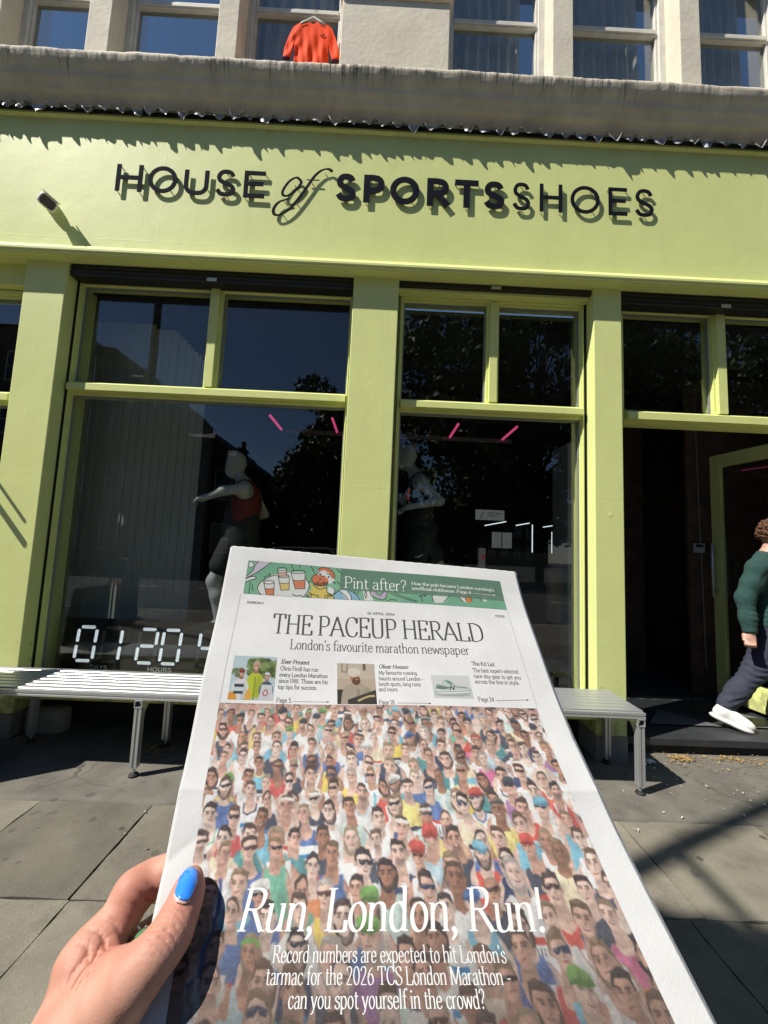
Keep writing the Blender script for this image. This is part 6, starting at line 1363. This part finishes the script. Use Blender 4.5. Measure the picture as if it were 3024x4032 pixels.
for (ch, x_) in (('4', 850), ('2', 895)):
    Rb.line(P6([(x_ + 25, 590), (x_ + 20, 548), (x_, 575), (x_ + 32, 582)] if ch == '4' else [(x_, 560), (x_ + 18, 552), (x_ + 18, 572), (x_ - 4, 592), (x_ + 26, 598)], n=3), .6 * mm, INK)
Rb.poly(P6([(75, 360), (85, 410), (160, 450), (210, 430), (250, 365)], z7), (206, 180, 210)); Rb.poly(P6([(115, 360), (150, 415), (205, 365)], z7), (140, 200, 160)); Rb.poly(P6([(0, 350), (60, 350), (80, 470), (0, 470)], z7, 2), WHT)
Rb.poly(P6([(720, 393), (660, 440), (655, 510), (750, 510), (820, 440), (800, 395)], z7), WHT); Rb.poly(P6([(880, 400), (940, 400), (975, 510), (930, 510)], z7), WHT); Rb.poly(P6([(915, 400), (1030, 400), (1020, 510), (965, 510), (970, 450), (930, 425)], z7), (232, 140, 84)); Rb.poly(P6([(1125, 405), (1300, 430), (1460, 480), (1300, 470), (1160, 440), (1125, 480)], z7), (176, 148, 130)); Rb.poly(P6([(1130, 510), (1150, 440), (1220, 440), (1460, 490), (1450, 510), (1250, 470), (1180, 460), (1165, 510)], z7), WHT)
for pts in ([(75, 350), (70, 410), (100, 440), (190, 462), (245, 365)], [(105, 350), (150, 415), (215, 362)], [(260, 372), (380, 440), (500, 495)], [(262, 402), (380, 460), (480, 500)], [(540, 500), (548, 450), (525, 440), (600, 430)], [(590, 390), (610, 420), (575, 445)], [(720, 393), (655, 440), (650, 505)], [(800, 395), (820, 440), (750, 505)], [(820, 440), (870, 400)], [(880, 400), (905, 450), (935, 510)], [(935, 430), (965, 455), (965, 505)], [(1030, 400), (1020, 510)], [(1095, 420), (1120, 510)], [(1145, 408), (1300, 430), (1460, 482)], [(1375, 405), (1420, 412)], [(215, 480), (250, 462), (300, 475)], [(15, 440), (12, 400), (32, 360), (25, 430)]):
    Rb.line(P6(pts, z7), .62 * mm, INK)
ov = np.zeros((Rb.h, Rb.w), bool); yy, xx = np.mgrid[0:Rb.h, 0:Rb.w]; ov = (xx / K2 + BW0 > .1078) & (yy / K2 + BS0 < .0345) & (yy / K2 + BS0 > .0133)
Rb.a[ov] = Rb.a[ov] * .12 + np.array([108, 140, 122]) / 255 * .88
print_grid('cartoon_strip', np.clip(Rb.half() * .96 + np.random.default_rng(4).normal(0, .012, (Rb.h // 2, Rb.w // 2, 1)), 0, 1), BS0, BS1, BW0, BW1, .00010, 'printed cartoon of runners with pints of beer on green')
# ---- the three small pictures
def pic(w_, h, col): return Ras(w_, h, col)
r = pic(240, 230, (196, 216, 224))
for i in range(90): r.ell(cr.uniform(90, 245), cr.uniform(20, 110), cr.uniform(6, 22), cr.uniform(6, 18), cr.choice(((92, 112, 58), (120, 140, 78), (70, 88, 50), (140, 156, 96))), .9, .3)
for i in range(20): r.ell(cr.uniform(0, 60), cr.uniform(70, 110), cr.uniform(5, 14), cr.uniform(5, 12), (110, 124, 84), .8, .3)
def mini(cx, cy, h, top, sk, ha, cap=None, w_=1.1):
    r.ell(cx, cy + 2.3 * h, w_ * h, 1.5 * h, top); r.ell(cx + .5 * h, cy + 2.6 * h, .4 * h, 1.3 * h, sh(top, .82), .6, .5); r.poly([(cx - .25 * h, cy), (cx + .25 * h, cy), (cx + .3 * h, cy + .95 * h), (cx - .3 * h, cy + .95 * h)], sh(sk, .8))
    r.ell(cx, cy - .08 * h, .42 * h, .52 * h, ha); r.ell(cx, cy + .06 * h, .36 * h, .48 * h, sk); r.ell(cx + .2 * h, cy + .1 * h, .14 * h, .36 * h, sh(sk, .78), .6, .7)
    for s_ in (-1, 1): r.ell(cx + s_ * .15 * h, cy, .06 * h, .04 * h, (70, 52, 48))
    r.line([(cx - .12 * h, cy + .27 * h), (cx + .12 * h, cy + .27 * h)], .09 * h, (240, 232, 228))
    if cap: r.ell(cx, cy - .3 * h, .42 * h, .26 * h, cap); r.ell(cx - .05 * h, cy - .14 * h, .42 * h, .07 * h, sh(cap, .7))
mini(132, 52, 44, (196, 208, 60), (214, 160, 134), (190, 180, 170)); r.poly([(128, 110), (136, 110), (138, 230), (128, 230)], (150, 160, 44)); mini(196, 104, 34, (74, 88, 120), (206, 156, 130), (120, 110, 104), (226, 228, 230)); r.poly([(170, 150), (226, 150), (236, 232), (160, 232)], (216, 218, 222)); r.line(P6([(182, 190), (198, 176), (206, 196), (190, 206), (180, 192)], lambda a, b: (a, b)), 5, (190, 70, 80))
mini(58, 92, 36, (232, 232, 234), (206, 146, 122), (120, 80, 70), (150, 66, 62), 1.25); r.ell(20, 224, 26, 34, (232, 160, 60)); r.ell(104, 216, 16, 40, (236, 176, 70)); r.poly([(26, 150), (76, 150), (76, 166), (26, 166)], (62, 64, 74)); r.poly([(26, 166), (76, 166), (76, 186), (26, 186)], (206, 226, 230)); r.poly([(26, 186), (76, 186), (76, 200), (26, 200)], (62, 70, 84))
print_grid('teaser_photo', np.clip(r.half() * .94 + .03, 0, 1), .0976, .1304, .0214, .0566, .00010, 'small printed photo of three smiling runners outdoors')
r = pic(220, 230, (196, 178, 158))
r.poly([(0, 0), (220, 0), (220, 90), (0, 90)], (206, 192, 174)); r.line([(30, 0), (28, 50), (56, 52), (60, 0)], 6, (150, 128, 106)); r.poly([(150, 0), (168, 0), (168, 40), (150, 40)], (120, 104, 88)); r.poly([(0, 150), (46, 150), (40, 230), (0, 230)], (62, 56, 52))
r.poly(P6([(20, 232), (36, 150), (84, 116), (150, 120), (190, 160), (206, 232)], lambda a, b: (a, b)), (178, 164, 146)); r.poly(P6([(112, 150), (128, 150), (126, 230), (104, 230)], lambda a, b: (a, b), 2), (158, 144, 126)); r.ell(170, 190, 30, 50, (160, 146, 128), .7, .4)
r.ell(104, 84, 28, 36, (190, 138, 108)); r.ell(110, 102, 24, 22, (106, 72, 56)); r.ell(112, 92, 9, 5, (190, 138, 108)); r.ell(100, 52, 36, 26, (226, 218, 206)); r.poly([(112, 60), (150, 70), (152, 78), (106, 72)], (206, 196, 184)); r.ell(122, 82, 5, 3, (70, 50, 44)); r.poly([(60, 205), (220, 150), (220, 230), (60, 230)], (62, 58, 54)); r.line([(120, 210), (150, 196), (180, 186), (206, 184)], 12, (200, 176, 130)); r.line([(124, 216), (150, 202), (182, 192)], 3, (90, 76, 60))
print_grid('teaser_photo', np.clip(r.half() * .94 + .03, 0, 1), .1002, .1323, .1066, .1374, .00010, 'small printed photo of a man in a pale cap and hooded top')
r = pic(220, 150, (226, 228, 227)); idn = lambda a, b: (a, b)
r.ell(110, 130, 100, 9, (176, 180, 180), .8, .7); r.poly(P6([(8, 118), (18, 92), (60, 100), (120, 98), (200, 84), (214, 104), (196, 122), (110, 128), (30, 130)], idn), (236, 240, 238)); r.poly(P6([(10, 118), (60, 122), (120, 120), (200, 112), (196, 122), (110, 129), (30, 130)], idn), (196, 202, 200))
r.poly(P6([(16, 92), (28, 62), (56, 66), (74, 34), (104, 40), (140, 70), (196, 80), (206, 92), (120, 100), (50, 100)], idn), (208, 220, 214)); r.poly(P6([(20, 90), (30, 70), (70, 74), (100, 84), (60, 96)], idn), (120, 140, 132)); r.poly(P6([(74, 34), (104, 40), (122, 58), (92, 56)], idn), (130, 166, 150)); r.line(P6([(92, 52), (130, 76), (196, 82)], idn), 4, (110, 134, 124)); r.line(P6([(12, 112), (70, 108), (140, 106), (210, 98)], idn), 3, (110, 134, 126)); r.line([(98, 96), (104, 74), (118, 94), (124, 74)], 5, (40, 44, 46)); r.line(P6([(8, 118), (18, 92), (28, 62), (56, 66), (74, 34), (104, 40), (140, 70), (196, 80), (212, 100), (196, 122), (110, 129), (30, 130), (8, 118)], idn), 2, (130, 140, 138))
print_grid('teaser_picture', np.clip(r.half() * .985, 0, 1), .1085, .1268, .1828, .2136, .00010, 'small printed picture of a white and green running shoe')
# ---- words
text('masthead', [('THE PACEUP HERALD', .0492, .2352, .0776, .0172)], thick=.105, thin=.032)
text('strapline', [("London's favourite marathon newspaper", .0663, .2192, .0902, .0083)], thick=.085, thin=.035)
text('date_line', [('SUNDAY', .0234, .0387, .0524, .0021), ('26 APRIL 2026', .1333, .1576, .0567, .0021), ('FREE', .2500, .2586, .0522, .0021)], thick=.17, thin=.07, track=.12)
text('banner_text', [('Pint after?', .1118, .1712, .0322, .0112)], m_pw, .00016, .06, .035)
text('banner_text', [("How the pub became London running's", .1757, .2543, .0250, .0033), ('unofficial clubhouse. Page 6', .1757, .2320, .0300, .0033)], m_pw, .00016, .10, .06)
rule('banner_arrow', [(.2335, .0290, .2530, .0290, True)], m_pw)
text('teaser_text', [('Chris Finill has run', .0599, .0912, .1076, .0032), ('every London Marathon', .0597, .0990, .1124, .0032), ('since 1981. These are his', .0594, .0990, .1171, .0032), ('top tips for success.', .0592, .0905, .1217, .0032), ('Page 5', .0590, .0706, .1316, .0034)], thick=.10, thin=.06)
text('teaser_heading', [('Ever Present', .0601, .0832, .1023, .0033)], thick=.13, thin=.06, slant=.22)
text('teaser_text', [('My favourite running', .1405, .1718, .1087, .0032), ('haunts around London -', .1402, .1765, .1134, .0032), ('lunch spots, long runs', .1399, .1735, .1179, .0032), ('and more.', .1395, .1552, .1222, .0032), ('Page 18', .1389, .1510, .1323, .0034)], thick=.10, thin=.06)
text('teaser_heading', [('Oliver Hooson', .1408, .1652, .1037, .0033)], thick=.13, thin=.06, slant=.22)
text('teaser_text', [('The best expert-selected', .2181, .2560, .1052, .0032), ('race-day gear to get you', .2179, .2565, .1100, .0032), ('across the line in style.', .2177, .2540, .1145, .0032), ('Page 24', .2168, .2296, .1286, .0034)], thick=.10, thin=.06)
text('teaser_heading', [('The Kit List', .2187, .2378, .0996, .0033)], thick=.13, thin=.06)
rule('teaser_arrow', [(.0722, .1308, .0985, .1308, True), (.1532, .1312, .1775, .1312, True), (.2312, .1276, .2555, .1264, True)])
rule('column_rule', [(.0166, .0440, .0158, .1322, False), (.2628, .0440, .2622, .1322, False), (.0188, .0437, .2625, .0437, False), (.0188, .0129, .2625, .0129, False)], m_pg, .00014, .00018)
text('headline', [('Run, London, Run!', .0458, .2158, .2524, .0172)], m_pw, .00018, .115, .036, slant=.20)
text('standfirst', [("Record numbers are expected to hit London's", .0660, .1885, .2636, .0060), ('tarmac for the 2026 TCS London Marathon -', .0628, .1880, .2710, .0060), ('can you spot yourself in the crowd?', .0742, .1720, .2785, .0060)], m_pw, .00018, .105, .045, slant=.12)

# ------------------------------------------------------------------ the hand that holds it
def H(zx, zy, d): x_, y_ = zx / 1.508, 3200 + zy / 1.508; return C2W((x_ - 1512) / 1550 * d, (y_ - 2016) / 1550 * d, d)
def rz(z_, d): return z_ / 1.508 / 1550 * d
hand = thing('hand', 'left hand with blue thumbnail and green ring gripping the newspaper edge', 'hand', tuple(H(560, 1000, .21)))
def hmat():
    m = mat('hand_skin', (.54, .285, .20), rough=.58, spec=.35, var=.0, sss=.10)
    n = m.node_tree; p = n.nodes['Principled BSDF']; tc = n.nodes.new('ShaderNodeTexCoord')
    t = n.nodes.new('ShaderNodeTexNoise'); t.inputs['Scale'].default_value = 38; t.inputs['Detail'].default_value = 4; n.links.new(tc.outputs['Object'], t.inputs['Vector'])
    c = n.nodes.new('ShaderNodeValToRGB'); c.color_ramp.elements[0].position = .32; c.color_ramp.elements[1].position = .7; c.color_ramp.elements[0].color = (.42, .185, .128, 1); c.color_ramp.elements[1].color = (.50, .28, .20, 1)
    n.links.new(t.outputs['Fac'], c.inputs[0])
    # redder over the finger pads and the web, as the blood shows: an attribute of the skin itself
    a = n.nodes.new('ShaderNodeAttribute'); a.attribute_name = 'flush'; mx = n.nodes.new('ShaderNodeMix'); mx.data_type = 'RGBA'; mx.inputs['B'].default_value = (.50, .16, .115, 1)
    n.links.new(a.outputs['Fac'], mx.inputs['Factor']); n.links.new(c.outputs[0], mx.inputs['A']); n.links.new(mx.outputs['Result'], p.inputs['Base Color'])
    v = n.nodes.new('ShaderNodeTexVoronoi'); v.inputs['Scale'].default_value = 700; n.links.new(tc.outputs['Object'], v.inputs['Vector'])
    t2 = n.nodes.new('ShaderNodeTexNoise'); t2.inputs['Scale'].default_value = 160; t2.inputs['Detail'].default_value = 3; n.links.new(tc.outputs['Object'], t2.inputs['Vector'])
    ad = n.nodes.new('ShaderNodeMath'); n.links.new(v.outputs['Distance'], ad.inputs[0]); n.links.new(t2.outputs['Fac'], ad.inputs[1])
    b = n.nodes.new('ShaderNodeBump'); b.inputs['Strength'].default_value = .15; b.inputs['Distance'].default_value = .0005; n.links.new(ad.outputs[0], b.inputs['Height']); n.links.new(b.outputs[0], p.inputs['Normal'])
    return m
m_hand = hmat()
TH = [(1140, 382, .2255, 50), (1122, 450, .2205, 74), (1092, 545, .2145, 82), (1050, 640, .2090, 90), (1015, 722, .2040, 104), (965, 795, .1990, 104), (900, 868, .1945, 110), (795, 985, .1915, 145), (660, 1130, .1925, 195), (500, 1370, .1900, 285), (380, 1640, .180, 320)]
IX = [(500, 905, .2130, 112), (600, 765, .2200, 106), (715, 620, .2280, 100), (800, 475, .2370, 98), (900, 395, .2425, 88), (1010, 350, .2450, 80), (1120, 350, .2455, 66)]
MD = [(600, 1010, .222, 110), (720, 905, .2290, 92), (835, 785, .2350, 88), (960, 690, .2420, 84), (1080, 640, .2430, 76), (1190, 640, .2400, 66)]
RG = [(640, 1110, .228, 110), (800, 1010, .2350, 90), (940, 900, .2380, 86), (1080, 850, .2360, 78), (1180, 850, .2320, 66)]
PK = [(660, 1220, .228, 100), (820, 1150, .2310, 78), (950, 1060, .2310, 74), (1060, 1020, .2290, 64), (1130, 1030, .226, 54)]
allp = np.array([H(a, b, c) for L_ in (TH, IX, MD, RG, PK) for a, b, c, _ in L_]); S = SDF(allp.min(0) - .034, allp.max(0) + .03, .00075)
for L_, k_ in ((TH, .006), (IX, .006), (MD, .005), (RG, .005), (PK, .005)): S.chain([H(a, b, c) for a, b, c, _ in L_], [rz(r_, c) for a, b, c, r_ in L_], k_)
for a, b, ra, rb in (((500, 905, .213), (430, 1420, .196), 118, 200), ((600, 1010, .220), (500, 1420, .198), 120, 200), ((640, 1110, .226), (540, 1420, .204), 110, 180), ((660, 1220, .227), (540, 1450, .208), 110, 170), ((430, 1420, .196), (300, 1700, .185), 230, 250), ((540, 1420, .204), (420, 1700, .195), 200, 230)):
    S.cone(H(*a), H(*b), rz(ra, a[2]), rz(rb, b[2]), .014)
S.cone(H(560, 935, .209), H(750, 985, .197), rz(80, .209), rz(95, .197), .012)        # web between thumb and finger
S.ell(H(455, 905, .2065), [rz(62, .2065)] * 3, .012); S.ell(H(778, 455, .2335), [rz(72, .2335)] * 3, .008)   # knuckles
X, Y, Z = np.meshgrid(*[np.arange(n_) * S.h + l for n_, l in zip(S.n, S.lo)], indexing='ij', sparse=True)
def crease(c, ax_, f_, amp, sig, wob=0.0, sl=1.0):
    ax_ = ax_ / np.linalg.norm(ax_); sd2 = np.cross(ax_, np.array([0, 0, 1.0])); sd2 /= np.linalg.norm(sd2)
    t = (X - c[0]) * ax_[0] + (Y - c[1]) * ax_[1] + (Z - c[2]) * ax_[2]; u = (X - c[0]) * sd2[0] + (Y - c[1]) * sd2[1] + (Z - c[2]) * sd2[2]
    d2 = ((X - c[0]) ** 2 + (Y - c[1]) ** 2 + (Z - c[2]) ** 2) / sig ** 2
    S.D[...] += (amp * (np.maximum(0, np.cos((t + wob * np.sin(u * 420)) * f_)) ** 3) * np.exp(-d2)).astype(np.float32)
tax = H(1092, 545, .2145) - H(965, 795, .199)
crease(H(1010, 690, .194), tax, 2 * math.pi / .0031, 0.0019, .0085, .0009)           # wrinkles over the thumb joint
crease(H(1060, 560, .206), tax, 2 * math.pi / .0024, .0005, .007, .0006)
crease(H(880, 520, .232), H(800, 475, .237) - H(715, 620, .228), 2 * math.pi / .005, 0.0016, .008, .0006)
crease(H(620, 770, .212), H(715, 620, .228) - H(500, 905, .213), 2 * math.pi / .006, 0.0014, .010, .001)
crease(H(560, 975, .198), H(700, 960, .2) - H(430, 1010, .205), 2 * math.pi / .0048, 0.0016, .013, .0012)
crease(H(640, 905, .203), H(760, 830, .2) - H(600, 1000, .205), 2 * math.pi / .0055, 0.0016, .009, .0010)
ho = S.mesh('skin', m_hand, hand, relax=1)
co = np.empty(len(ho.data.vertices) * 3); ho.data.vertices.foreach_get('co', co); co = co.reshape(-1, 3) + np.array(ho.matrix_basis.translation) + np.array(hand.location)
fl_ = np.zeros(len(co))
for c, sg, a in ((H(700, 850, .208), .010, .75), (H(640, 900, .205), .009, .5), (H(890, 480, .235), .010, .7), (H(1060, 600, .205), .008, .35), (H(780, 600, .224), .010, .35), (H(1010, 700, .197), .008, .3), (H(1170, 470, .213), .006, .4)): fl_ = np.maximum(fl_, a * np.exp(-((co - c) ** 2).sum(1) / sg ** 2))
at = ho.data.attributes.new('flush', 'FLOAT', 'POINT'); at.data.foreach_set('value', fl_.astype(np.float32))
# thumbnail
def skin_depth(zx, zy):
    lo_, hi_ = .17, .24; ds = np.linspace(lo_, hi_, 260); P = np.stack([H(zx, zy, q) for q in ds]); I = np.clip(((P - S.lo) / S.h), 0, np.array(S.n) - 2); i0 = I.astype(int); f = I - i0; v = 0
    for a in (0, 1):
        for b in (0, 1):
            for c in (0, 1): v = v + S.D[i0[:, 0] + a, i0[:, 1] + b, i0[:, 2] + c] * (f[:, 0] if a else 1 - f[:, 0]) * (f[:, 1] if b else 1 - f[:, 1]) * (f[:, 2] if c else 1 - f[:, 2])
    k = np.argmax(v < 0)
    return ds[k - 1] + (ds[1] - ds[0]) * v[k - 1] / (v[k - 1] - v[k]) if k > 0 else .216
def nailpatch(name, u0, u1, wfun, m, lift, par=hand, nu_=28, nv_=14):
    Q = []
    for i in range(nu_ + 1):
        u = u0 + (u1 - u0) * i / nu_
        for j in range(nv_ + 1):
            v = -1 + 2 * j / nv_; hw = wfun(u); Q.append((u, v * hw / 56, 1111 - 37 * u + .93 * v * hw, 421 + 94 * u + .37 * v * hw, v))
    Q = np.array(Q); dep = np.array([skin_depth(q[2], q[3]) for q in Q]); u, v = Q[:, 0], Q[:, 1]
    B_ = np.stack([np.ones_like(u), u, v, u * u, u * v, v * v, u ** 3, u * u * v, u * v * v], 1); dep = B_ @ np.linalg.lstsq(B_, dep, rcond=None)[0]      # a smooth plate fitted to the finger
    V = [H(q[2], q[3], dd_ - lift - .0004 * (1 - q[4] ** 2)) for q, dd_ in zip(Q, dep)]
    n = nv_ + 1; F = [(i * n + j, (i + 1) * n + j, (i + 1) * n + j + 1, i * n + j + 1) for i in range(nu_) for j in range(nv_)]
    o = mesh_obj(name, V, F, m, par, smooth=True); sd = o.modifiers.new('thick', 'SOLIDIFY'); sd.thickness = .0007; sd.offset = 0
    return o
m_nail = mat('blue_varnish', (.03, .22, .82), rough=.14, coat=1.0, var=.04, vscale=50)
def nw_(u): return 52 * max(.02, (1 - abs(u) ** (2.2 if u < 0 else 5.5))) ** .5
nl = nailpatch('nail', -1.0, 1.0, nw_, m_nail, .0009)
nailpatch('nail_base', .82, 1.22, lambda u: 50 * max(.02, 1 - ((u - .86) / .38) ** 2) ** .5, mat('bare_nail', (.56, .36, .30), rough=.3), .00035, nl)
# ring with a green stone
rg = MB(); a_, b_ = H(835, 785, .235), H(900, 735, .2385); ax_ = (b_ - a_) / np.linalg.norm(b_ - a_); c_ = a_ * .75 + b_ * .25
u_ = np.cross(ax_, (0, 0, 1)); u_ /= np.linalg.norm(u_); v_ = np.cross(ax_, u_); rr_ = rz(88, .235) + .0006
rg.tube([c_ + (u_ * math.cos(t) + v_ * math.sin(t)) * rr_ for t in np.linspace(0, 2 * math.pi, 33)], .0009, 8, caps=False)
ring = rg.build('ring', mat('silver_ring', (.7, .68, .62), rough=.2, metal=1), hand, smooth=True)
tc_ = CAMP - c_; tc_ /= np.linalg.norm(tc_); g0 = H(822, 738, .2225); e1 = H(872, 700, .2235) - H(772, 778, .2215); e1 /= np.linalg.norm(e1); e2 = np.cross(tc_, e1); e2 /= np.linalg.norm(e2); e3 = np.cross(e1, e2)
if e3 @ tc_ < 0: e3 = -e3
def gem(mb, L_, w__, z0, z1, tp):
    V = [g0 + e1 * sx * L_ * k_ + e2 * sy * w__ * k_ + e3 * z for z, k_ in ((z0, 1), (z1, tp)) for sx, sy in ((-1, -1), (1, -1), (1, 1), (-1, 1))]
    mb.add(V, [(0, 3, 2, 1), (4, 5, 6, 7), (0, 1, 5, 4), (1, 2, 6, 5), (2, 3, 7, 6), (3, 0, 4, 7)])
mb = MB(); gem(mb, .0056, .0023, -.0012, .0006, 1); mb.build('bezel', MATS['silver_ring'], ring, bevel=.0003)
mb = MB(); gem(mb, .0050, .0018, .0005, .0016, .72); mb.build('gemstone', mat('green_stone', (.10, .30, .14), rough=.08, coat=1), ring)

# the forearm goes on below the picture, in a dark sleeve
sv_ = MB(); p0 = H(180, 2250, .165); p1 = np.array([-.26, -3.10, 1.22]); p2 = np.array([-.30, -3.30, 1.10]); sv_.tube([p0, p0 * .5 + p1 * .5, p1, p2], [.036, .043, .050, .054], 20); sv_.build('sleeve', MATS['black_sportswear'], hand, smooth=True)
